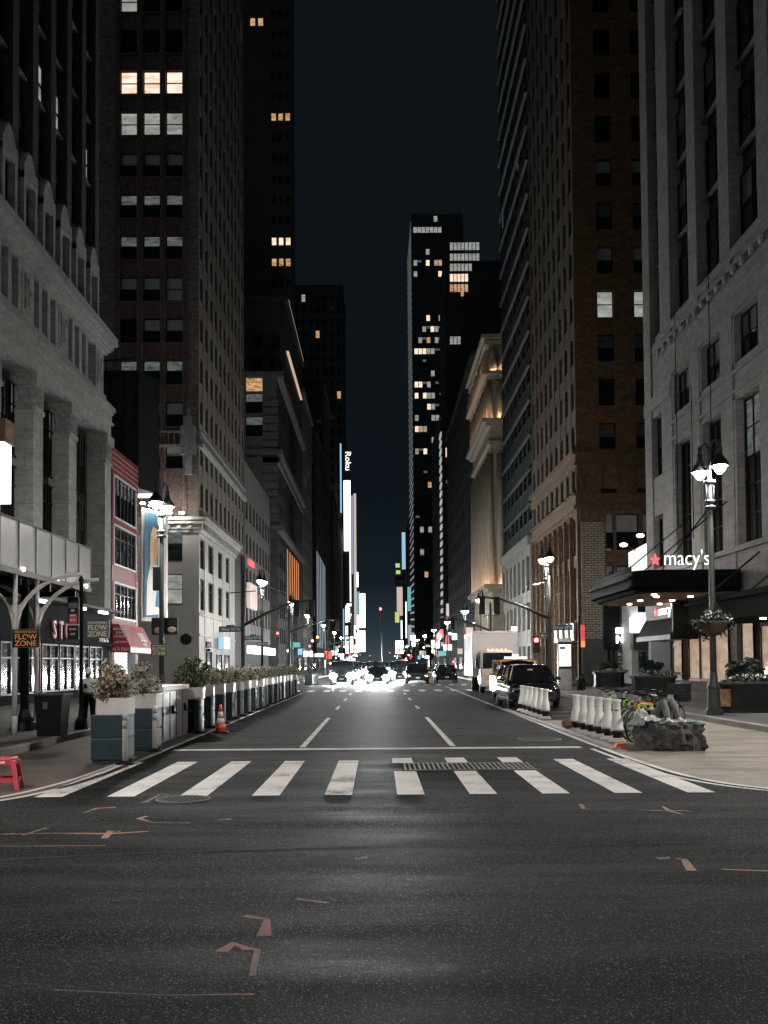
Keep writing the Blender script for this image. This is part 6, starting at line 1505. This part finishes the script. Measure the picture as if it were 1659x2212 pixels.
# ------------------------------------------------------------ people
def skin_body(name, joints, bones, mats, parent, sub=2):
    """joints: name -> (pos, radius); one continuous surface; bones list of (a, b)"""
    names = list(joints); me = bpy.data.meshes.new(name)
    me.from_pydata([joints[n][0] for n in names], [(names.index(a), names.index(b)) for a, b in bones], [])
    o = bpy.data.objects.new(name, me); COL.objects.link(o); o.parent = parent
    md = o.modifiers.new('skin', 'SKIN'); md.use_smooth_shade = True
    lay = me.skin_vertices[0].data if me.skin_vertices else None
    if lay is None:
        return o
    for i, n in enumerate(names):
        r = joints[n][1]; r = (r, r) if isinstance(r, float) else r
        lay[i].radius = r; lay[i].use_root = (i == 0)
    s = o.modifiers.new('sub', 'SUBSURF'); s.levels = sub; s.render_levels = sub
    me.materials.append(MT[mats]); return o
def bake(o):
    dg = bpy.context.evaluated_depsgraph_get(); me = bpy.data.meshes.new_from_object(o.evaluated_get(dg)); o.modifiers.clear(); o.data = me; return o
def mk_skin(name, joints, bones, mat, parent, sub=2):
    names = list(joints); bmx = bmesh.new(); lay = bmx.verts.layers.skin.verify(); vs = []
    for i, n in enumerate(names):
        v = bmx.verts.new(joints[n][0]); r = joints[n][1]; v[lay].radius = (r, r) if isinstance(r, float) else r; v[lay].use_root = (i == 0); vs.append(v)
    for a, b in bones: bmx.edges.new((vs[names.index(a)], vs[names.index(b)]))
    me = bpy.data.meshes.new(name); bmx.to_mesh(me); bmx.free()
    o = bpy.data.objects.new(name, me); COL.objects.link(o); o.parent = parent
    md = o.modifiers.new('skin', 'SKIN'); md.use_smooth_shade = True
    s = o.modifiers.new('sub', 'SUBSURF'); s.levels = sub; s.render_levels = sub
    me.materials.append(MT[mat])
    dg = bpy.context.evaluated_depsgraph_get(); m2 = bpy.data.meshes.new_from_object(o.evaluated_get(dg)); o.modifiers.clear(); o.data = m2
    if not m2.materials: m2.materials.append(MT[mat])
    for p in m2.polygons: p.use_smooth = True
    return o
def hand(J, Bn, w, d, side, s=1.0, tag_=''):
    """five fingers rooted in the palm; w wrist point, d direction of the hand, side thumb direction"""
    w, d, side = Vector(w), Vector(d).normalized(), Vector(side).normalized(); n = d.cross(side).normalized()
    J[tag_+'palm'] = (w+d*.05*s, .028*s); Bn.append((tag_+'wr', tag_+'palm'))
    for i, (o_, l) in enumerate(((.024, .070), (.008, .080), (-.008, .074), (-.024, .058))):
        k = tag_+'f%d' % i; J[k+'a'] = (w+d*.085*s+side*o_*s, .0095*s); J[k+'b'] = (w+d*(.085+l*.5)*s+side*o_*s+n*.008*s, .0085*s); J[k+'c'] = (w+d*(.085+l*.9)*s+side*o_*s+n*.026*s, .007*s)
        Bn += [(tag_+'palm', k+'a'), (k+'a', k+'b'), (k+'b', k+'c')]
    J[tag_+'t1'] = (w+d*.035*s+side*.035*s, .011*s); J[tag_+'t2'] = (w+d*.07*s+side*.055*s+n*.012*s, .009*s); Bn += [(tag_+'palm', tag_+'t1'), (tag_+'t1', tag_+'t2')]
def head(parent, c, fwd=(0, -1, 0), s=1.0, mat='skin', down=0.0, name='head'):
    f = Vector(fwd).normalized(); a = math.atan2(f.y, f.x)+math.pi/2
    m = MB(); m.ell((0, 0, 0), .078, .098, .115, 18, 12)
    for i, v in enumerate(m.v):
        x, y, z = v
        if z < -.02: k = 1-(-.02-z)*3.0; x *= max(.55, k); y = y*max(.7, k)-.012
        m.v[i] = (x, y, z)
    m.ell((0, -.104, -.012), .014, .02, .024, 8, 5); m.ell((-.082, .005, -.008), .01, .02, .03, 8, 5); m.ell((.082, .005, -.008), .01, .02, .03, 8, 5); m.ell((0, -.088, -.058), .028, .012, .009, 8, 4)
    for x in (-.03, .03): m.ell((x, -.083, .012), .014, .008, .007, 8, 4)
    M_ = Matrix.Translation(Vector(c)) @ Matrix.Rotation(a, 4, 'Z') @ Matrix.Rotation(down, 4, 'X') @ Matrix.Scale(s, 4)
    m.xform(M_); return m.build(name, mat, parent, world=False), M_
# walking person in pale jacket, looking at a phone
pw = thing('person', 'person in white cap and pale jacket standing on the left sidewalk with phone', 'person', (-7.92, 28.0, .12))
J = {'pel': (Vector((0, 0, .80)), .125), 'wst': (Vector((0, 0, .93)), .115), 'chest': (Vector((0, -.01, 1.10)), .145), 'neck': (Vector((0, -.01, 1.25)), .055), 'hb': (Vector((0, -.02, 1.31)), .05)}
Bn = [('pel', 'wst'), ('wst', 'chest'), ('chest', 'neck'), ('neck', 'hb')]
for s, n_ in ((-1, 'l'), (1, 'r')):
    J['hip'+n_] = (Vector((s*.09, 0, .76)), .10); J['kn'+n_] = (Vector((s*.10, -.03-.02*s, .43)), .062); J['an'+n_] = (Vector((s*.10, .03*s, .08)), .04); J['to'+n_] = (Vector((s*.11, .03*s-.16, .04)), .035)
    Bn += [('pel', 'hip'+n_), ('hip'+n_, 'kn'+n_), ('kn'+n_, 'an'+n_), ('an'+n_, 'to'+n_)]
    J['sh'+n_] = (Vector((s*.19, 0, 1.19)), .062); J['el'+n_] = (Vector((s*.26, .05, .95)), .045)
    J['w'+n_+'wr'] = (Vector((-.06, -.24, 1.0)) if s < 0 else Vector((.28, -.03, .73)), .028)
    Bn += [('chest', 'sh'+n_), ('sh'+n_, 'el'+n_), ('el'+n_, 'w'+n_+'wr')]
hand(J, Bn, (-.06, -.24, 1.0), (.7, -.4, .1), (0, -.3, 1), 1, 'wl'); hand(J, Bn, (.28, -.03, .73), (0, -.1, -1), (-.3, -1, 0), 1, 'wr')
mk_skin('body', J, Bn, 'skin', pw)
def garment(name, joints, bones, mat, parent): return mk_skin(name, joints, bones, mat, parent, 2)
gj = {'a': (Vector((0, 0, .79)), (.185, .14)), 'b': (Vector((0, 0, .95)), (.18, .135)), 'c': (Vector((0, -.005, 1.12)), (.20, .145)), 'd': (Vector((0, -.01, 1.22)), (.12, .10)), 'e': (Vector((0, -.01, 1.27)), .075)}
gb = [('a', 'b'), ('b', 'c'), ('c', 'd'), ('d', 'e')]
for s, n_ in ((-1, 'l'), (1, 'r')):
    gj['s'+n_] = (Vector((s*.20, 0, 1.17)), .08); gj['e'+n_] = (Vector((s*.265, .05, .95)), .066); gj['w'+n_] = (Vector((-.08, -.20, .99)) if s < 0 else Vector((.28, -.02, .78)), .048)
    gb += [('c', 's'+n_), ('s'+n_, 'e'+n_), ('e'+n_, 'w'+n_)]
mk_skin('jacket', gj, gb, 'cloth_w', pw)
tj = {'p': (Vector((0, 0, .80)), (.16, .125))}; tb = []
for s, n_ in ((-1, 'l'), (1, 'r')):
    tj['h'+n_] = (Vector((s*.09, 0, .72)), .105); tj['k'+n_] = (Vector((s*.10, -.03-.02*s, .43)), .075); tj['a'+n_] = (Vector((s*.10, .025*s, .11)), .055); tb += [('p', 'h'+n_), ('h'+n_, 'k'+n_), ('k'+n_, 'a'+n_)]
mk_skin('trousers', tj, tb, 'cloth_b', pw)
for s in (-1, 1):
    m = MB(); m.ell((s*.105, .03*s-.06, .045), .052, .15, .05, 12, 6); m.build('shoe', 'shoe', pw, world=False)
h_, M_ = head(pw, (0, -.05, 1.40), (.15, -1, 0), .95, 'skin', rad(18))
m = MB(); m.lathe([(.088, .03), (.09, .06), (.078, .11), (.04, .135), (.01, .14)], (0, 0, 0), 16, sy=1.15); m.ell((0, -.12, .04), .07, .07, .01, 12, 4); m.xform(M_); m.build('cap', 'white', pw, world=False)
m = MB(); m.box(-.06, .02, -.33, -.315, 1.0, 1.1); m.build('phone', 'black', pw, world=False)
# reclining person with raised knees on the boulder
pr = thing('person', 'person in grey sweatpants lying on the boulder with both knees raised', 'person', (5.66, 19.95, .50))
J = {'pel': (Vector((0.0, .42, .10)), .125), 'wst': (Vector((0, .58, .10)), .11), 'chest': (Vector((0, .82, .13)), .14), 'neck': (Vector((0, 1.02, .13)), .055), 'hb': (Vector((0, 1.09, .14)), .05)}
Bn = [('pel', 'wst'), ('wst', 'chest'), ('chest', 'neck'), ('neck', 'hb')]
leg = {'l': ((-.10, .36, .12), (-.09, -.02, .43), (-.07, -.30, .06), (-.06, -.45, .03)), 'r': ((.10, .36, .12), (.09, .02, .45), (.16, -.28, .06), (.20, -.43, .03))}
for n_, (a, b, c, d) in leg.items():
    J['h'+n_] = (Vector(a), .10); J['k'+n_] = (Vector(b), .062); J['a'+n_] = (Vector(c), .04); J['t'+n_] = (Vector(d), .03); Bn += [('pel', 'h'+n_), ('h'+n_, 'k'+n_), ('k'+n_, 'a'+n_), ('a'+n_, 't'+n_)]
    s = -1 if n_ == 'l' else 1
    J['s'+n_] = (Vector((s*.19, .92, .12)), .06); J['e'+n_] = (Vector((s*.30, .70, .06)), .045); J['w'+n_+'wr'] = (Vector((s*.14, .52, .22)), .028); Bn += [('chest', 's'+n_), ('s'+n_, 'e'+n_), ('e'+n_, 'w'+n_+'wr')]
    hand(J, Bn, (s*.14, .52, .22), (-s, -.15, .05), (0, 1, .2), 1, 'w'+n_)
mk_skin('body', J, Bn, 'skin2', pr)
tj = {'p': (Vector((0, .42, .10)), (.17, .12))}; tb = []
for n_, (a, b, c, d) in leg.items():
    b2 = Vector(b); c2v = Vector(c); a2 = Vector(a); kk2 = b2.lerp(c2v, .5)+Vector((0, -.03, .01)); th = a2.lerp(b2, .5)
    tj['h'+n_] = (a2, .11); tj['th'+n_] = (th, .092); tj['k'+n_] = (b2, .076); tj['m'+n_] = (kk2, .072); tj['a'+n_] = (b2.lerp(c2v, .92), .056)
    tb += [('p', 'h'+n_), ('h'+n_, 'th'+n_), ('th'+n_, 'k'+n_), ('k'+n_, 'm'+n_), ('m'+n_, 'a'+n_)]
mk_skin('sweatpants', tj, tb, 'cloth_g', pr)
gj = {'a': (Vector((0, .45, .11)), (.17, .13)), 'c': (Vector((0, .80, .13)), (.2, .15)), 'e': (Vector((0, 1.0, .13)), .08)}; gb = [('a', 'c'), ('c', 'e')]
for s, n_ in ((-1, 'l'), (1, 'r')): gj['s'+n_] = (Vector((s*.2, .90, .12)), .08); gj['e'+n_] = (Vector((s*.31, .70, .07)), .06); gj['w'+n_] = (Vector((s*.17, .54, .20)), .045); gb += [('c', 's'+n_), ('s'+n_, 'e'+n_), ('e'+n_, 'w'+n_)]
mk_skin('jacket', gj, gb, 'cloth_b', pr)
for n_, (a, b, c, d) in leg.items():
    v = (Vector(d)-Vector(c)); v.z = 0; ang = math.atan2(v.y, v.x)+math.pi/2; m = MB(); m.ell((0, -.07, 0), .047, .14, .048, 12, 7); m.ell((0, -.0, .04), .042, .055, .04, 10, 5)
    m.xform(Matrix.Translation(Vector((c[0], c[1], .05))) @ Matrix.Rotation(ang, 4, 'Z')); m.build('shoe', 'shoe', pr, world=False)
head(pr, (0, 1.17, .15), (0, -.2, 1), .95, 'skin2', 0)
# blanket draped at the left of the legs
bk = bmesh.new(); bmesh.ops.create_grid(bk, x_segments=26, y_segments=26, size=1)
for v in bk.verts:
    x, y = v.co.x, v.co.y; n_ = mn.fractal(Vector((x*2.2, y*2.2, 3)), .8, 2.1, 4)
    v.co = Vector((-.30+x*.24+n_*.04, .15+y*.40+n_*.05, .08+.20*max(0, 1-abs(x+.1))*(.5+.5*y)+n_*.07-(.10 if x < -.6 else 0)))
me = bpy.data.meshes.new('blanket'); bk.to_mesh(me); bk.free(); me.materials.append(MT['blanket']); [setattr(p, 'use_smooth', True) for p in me.polygons]
ob = bpy.data.objects.new('blanket', me); COL.objects.link(ob); ob.location = (5.56, 19.9, .50); tag(ob, 'crumpled pale blanket heaped on the boulder left of the legs', 'blanket'); sf = ob.modifiers.new('thick', 'SOLIDIFY'); sf.thickness = .012
bk = bmesh.new(); bmesh.ops.create_grid(bk, x_segments=22, y_segments=16, size=1)
for v in bk.verts:
    x, y = v.co.x, v.co.y; n_ = mn.fractal(Vector((x*2.6, y*2.2, 9)), .8, 2.1, 4)
    v.co = Vector((.08+x*.42, -.16+y*.26, .045+n_*.035))
me = bpy.data.meshes.new('cloth'); bk.to_mesh(me); bk.free(); me.materials.append(M('blue_white_cloth', (.20, .25, .28), .85, var=.8, vs=9)); [setattr(p, 'use_smooth', True) for p in me.polygons]
ob = bpy.data.objects.new('ground_cloth', me); COL.objects.link(ob); ob.location = (5.70, 19.9, .50); tag(ob, 'thin blue and white cloth spread under the shoes on the boulder', 'cloth'); ob.modifiers.new('thick', 'SOLIDIFY').thickness = .01
# seated and standing dark figures farther off
def seated(label, loc, rz):
    t = thing('person', label, 'person', loc, rz)
    J = {'pel': (Vector((0, 0, .14)), .14), 'wst': (Vector((0, 0, .30)), .13), 'chest': (Vector((0, -.06, .50)), .16), 'neck': (Vector((0, -.10, .66)), .06), 'hb': (Vector((0, -.12, .70)), .05)}
    Bn = [('pel', 'wst'), ('wst', 'chest'), ('chest', 'neck'), ('neck', 'hb')]
    for s, n_ in ((-1, 'l'), (1, 'r')):
        J['k'+n_] = (Vector((s*.13, -.38, .46)), .075); J['a'+n_] = (Vector((s*.12, -.50, .08)), .05); J['t'+n_] = (Vector((s*.13, -.66, .04)), .04); J['h'+n_] = (Vector((s*.1, -.08, .14)), .11)
        J['s'+n_] = (Vector((s*.2, -.06, .58)), .075); J['e'+n_] = (Vector((s*.25, -.22, .42)), .055); J['w'+n_+'wr'] = (Vector((s*.08, -.42, .52)), .03)
        Bn += [('pel', 'h'+n_), ('h'+n_, 'k'+n_), ('k'+n_, 'a'+n_), ('a'+n_, 't'+n_), ('chest', 's'+n_), ('s'+n_, 'e'+n_), ('e'+n_, 'w'+n_+'wr')]
        hand(J, Bn, (s*.08, -.42, .52), (-s*.6, -.5, 0), (0, .3, 1), 1, 'w'+n_)
    mk_skin('clothed_body', J, Bn, 'cloth_b', t); head(t, (0, -.15, .80), (0, -1, 0), .98, 'skin', rad(25))
    m = MB(); m.ell((0, -.12, .83), .11, .125, .13, 14, 8); m.build('hood', 'cloth_b', t, world=False); return t
seated('dark clothed person sitting on the sidewalk beside the kiosk', (11.15, 55.6, .15), rad(-20))
seated('dark figure sitting by the last barrier blocks on the left', (-6.1, 66.5, .15), rad(30)).scale = (1.5,)*3
# ------------------------------------------------------------ lit signs and screens far up the street
def slab(name, label, cat, px0, px1, py0, py1, Y, mat, dep=.6, group=None):
    a = at(px0, py1, Y=Y); b = at(px1, py0, Y=Y); t = thing(name, label, cat, ((a.x+b.x)/2, Y, a.z), 0, group)
    m = MB(); m.box(a.x, b.x, Y+.02, Y+dep, a.z-.2, b.z+.2); m.build('casing', 'black', t)
    m = MB(); m.box(a.x+.1, b.x-.1, Y-.05, Y, a.z, b.z); m.build('face', mat, t); return t
rk_ = slab('vertical_sign', 'tall white vertical sign with stacked letters high on the left', 'sign', 743, 757, 972, 1300, 449, 'black', 1.0)
m = MB(); a = at(743.5, 1190, Y=448); b = at(756.5, 1038, Y=448); m.box(a.x, b.x, 447.8, 448.3, a.z, b.z); a = at(750, 1300, Y=448); m.box(a.x+1.3, b.x, 447.8, 448.3, a.z, b.z-30); m.build('lit_panel', 'sign_w2', rk_)
p = at(746, 975, Y=447.5); o = text('Roku', 3.6*1.0, 'sign_w', rk_, (p.x, 447.5, p.z), 'S', .1, .0, 'lit_letters', 'LEFT', 1.12, rad(-90))
slab('edge_sign', 'pale blue lit strip down a dark building edge left of the white sign', 'sign', 734.5, 738, 958, 1108, 440, 'sign_b')
slab('tall_screen', 'narrow grey tall screen right of the white vertical sign', 'screen', 758, 763, 1070, 1240, 520, 'sign_l'); slab('tall_screen', 'narrow tan tall screen beside the grey one on the left', 'screen', 765, 769.5, 1066, 1350, 540, 'sign_p')
slab('teal_screen', 'teal screen on the left above the white screens', 'screen', 767, 777, 1278, 1325, 600, 'sign_c'); slab('white_screen', 'small white screen just above the teal one on the left', 'screen', 768, 774, 1236, 1268, 610, 'sign_w2')
slab('white_screen', 'dazzling white screen under the teal screen on the left', 'screen', 765, 775, 1328, 1410, 620, 'sign_w2'); slab('white_screen', 'wide dazzling white screen standing alone nearest the sky gap on the left', 'screen', 776, 789, 1282, 1356, 640, 'sign_w2')
slab('white_screen', 'lowest broad white screen near the horizon on the left', 'screen', 771, 789, 1362, 1408, 660, 'sign_w2'); slab('blue_strip_sign', 'thin pale blue upright strip low on the left', 'sign', 741, 744, 1315, 1400, 430, 'sign_b')
vv = slab('dark_letter_sign', 'dark upright sign with small white writing under the tall white sign', 'sign', 747, 756, 1305, 1352, 445, 'black')
p = at(749, 1303, Y=444.5); text('Reality', 3.0, 'sign_w', vv, (p.x, 444.5, p.z), 'S', .1, .02, 'lit_letters', 'LEFT', 1.0, rad(-90))
for k, (a, b, c, d, mt) in enumerate(((746, 752, 1308, 1345, 'sign_w'), (746, 752, 1352, 1372, 'sign_w'), (746, 753, 1376, 1412, 'sign_w2'), (756, 763, 1375, 1410, 'sign_w2'))):
    slab('small_screen', 'small white screen in the left column, %s from the top' % ORD[k], 'screen', a, b, c, d, 442-k, mt)
for (lab, a, b, c, d, Y, mt) in (('greenish lit screen upper half at the right of the sky gap', 854, 864, 1217, 1226, 500, 'sign_g'), ('greenish lit screen lower half at the right of the sky gap', 855, 865, 1232, 1240, 500, 'sign_g'), ('pale screen with dark mottling below the lettered sign on the right', 857, 870, 1268, 1330, 505, 'sign_p'),
        ('greenish white tall screen low at the right of the sky gap', 853, 863, 1322, 1345, 495, 'sign_g'), ('cyan tall screen on the right street wall', 880, 888, 1268, 1320, 440, 'sign_c'), ('lilac plain screen on the right street wall', 881, 896, 1350, 1397, 440, 'sign_l'),
        ('bright white broad screen near the horizon on the right', 854, 872, 1384, 1412, 480, 'sign_w2'), ('bluish mottled tall screen right of the greenish one', 868, 876, 1150, 1230, 470, 'sign_b'), ('pale white narrow upright screen low on the right', 866, 869, 1340, 1380, 470, 'sign_w2'), ('narrow white upright strip beside the lilac screen', 876, 879, 1300, 1378, 450, 'sign_w'),
        ('small white shop screen low beyond the truck roof', 886, 898, 1372, 1396, 300, 'sign_w2'), ('white lit awning sign among the right shops', 931, 950, 1383, 1400, 210, 'sign_w2'), ('pale banner screen high above the right shops', 963, 971, 1304, 1340, 180, 'sign_p')):
    slab('screen', lab, 'screen', a, b, c, d, Y, mt)
wt = slab('lettered_sign', 'small dark sign with white letters over the pale screen', 'sign', 853, 866, 1246, 1263, 498, 'black'); p = at(853, 1262, Y=497); text('WN', 3.2, 'blind', wt, (p.x, 497, p.z), 'S', .1, .02, 'lit_letters', 'LEFT')
rb = thing('red_banner', 'glowing red and white banner hanging over the right sidewalk', 'banner', (14, 170, 8)); a = at(940, 1392, Y=168); b = at(957, 1352, Y=168); m = MB(); m.prism([(a.x, a.z), (b.x, a.z+1.5), (b.x, b.z), (a.x, b.z-1.8)], 168, 168.3); m.build('cloth', E('red_lit_cloth', (1, .18, .18), 1.3), rb); m = MB(); m.box(a.x+.35, b.x-.35, 167.9, 168, a.z+1.7, b.z-2.2); m.build('white_field', 'sign_w', rb)
rl_ = thing('red_lamp_shade', 'small glowing red shade sign near the box truck', 'sign', (11, 150, 4)); a = at(961, 1391, Y=150); b = at(971, 1371, Y=150); m = MB(); m.prism([(a.x, a.z), (b.x, a.z), (b.x-.2, b.z), (a.x+.2, b.z)], 150, 150.3); m.build('shade', E('red_shade', (.8, .12, .14), .8), rl_)
# thin flagpole in the middle distance
fp = thing('flagpole', 'thin white pole with red beacon standing in the middle of the sky gap', 'flagpole'); p = at(825, 1425, Y=330); q = at(822, 1318, Y=330); fp.location = (p.x, 330, 0)
m = MB(); m.tube([(p.x, 330, 0), (q.x, 330, q.z)], .22, 8); m.build('pole', 'offwhite', fp); m = MB(); m.ell((q.x, 330, q.z+.4), .4, .4, .5); m.build('beacon', 'led_r', fp)
# shop fronts and their signs along both sidewalks
cols_ = ['sign_w', 'sign_w2', 'sign_w', 'sign_b', 'sign_r', 'sign_p', 'glow_o', 'sign_w2', 'sign_w', 'sign_c']
cw = {'sign_w': 'white', 'sign_w2': 'bright white', 'sign_b': 'pale blue', 'sign_r': 'red', 'sign_p': 'pinkish', 'glow_o': 'orange', 'sign_c': 'teal'}
rr2 = random.Random(5); cnt = {}
for side in ('left', 'right'):
    y = 118 if side == 'right' else 170; k = 0
    while y < 640 and k < 29:
        mt = rr2.choice(cols_); h = rr2.uniform(.7, 1.6); z = rr2.choice([3.2, 3.4, 4.5, 6.5]); w_ = rr2.uniform(.8, 2.4)
        X = -15+.1 if side == 'left' else 16.5-.1
        s = 1 if side == 'left' else -1
        t = thing('shop_sign', 'small %s lit shop sign, %s along the %s sidewalk beyond the cross street' % (cw[mt], ORD[k], side), 'shop sign', (X, y, z), 0, 'small lit shop signs up the street')
        m = MB(); a, b = sorted((X, X+s*w_)); m.box(a, b, y, y+.35, z, z+h); m.build('box', 'black', t)
        m = MB(); m.box(a+.06, b-.06, y-.03, y, z+.06, z+h-.06); m.build('face', mt, t)
        m = MB(); a, b = sorted((X, X+s*.15)); m.box(a, b, y+1, y+1+rr2.uniform(4, 8), .6, 2.9); m.build('shop_window', rr2.choice(['shopmix', 'shopcool', 'sign_w', 'shopmix']), t)
        y += rr2.uniform(6, 13)*(1+y/260); k += 1
# small lamps and people level lights far away on the sidewalks
for k in range(46):
    s = -1 if k % 2 else 1; y = 120+k*9; X = s*(8.0+rr2.uniform(-.5, 5.5)); z = rr2.uniform(1.2, 6.5); mt = rr2.choice(['led_w', 'led_w', 'led_w', 'led_r', 'led_o'])
    o = MB(); o.ell((0, 0, 0), .16, .12, .16, 8, 5); o.tube([(0, .12, -z), (0, .12, .1)], .04, 5, 1)
    o = o.build('sidewalk_light', [mt, 'metal_d']); o.location = (X, y, z)
    tag(o, '%s point light on a thin post, %s up the %s sidewalk' % ({'led_w': 'white', 'led_r': 'red', 'led_o': 'orange'}[mt], ORD[k//2], 'left' if s < 0 else 'right'), 'light', 'small point lights up the street')
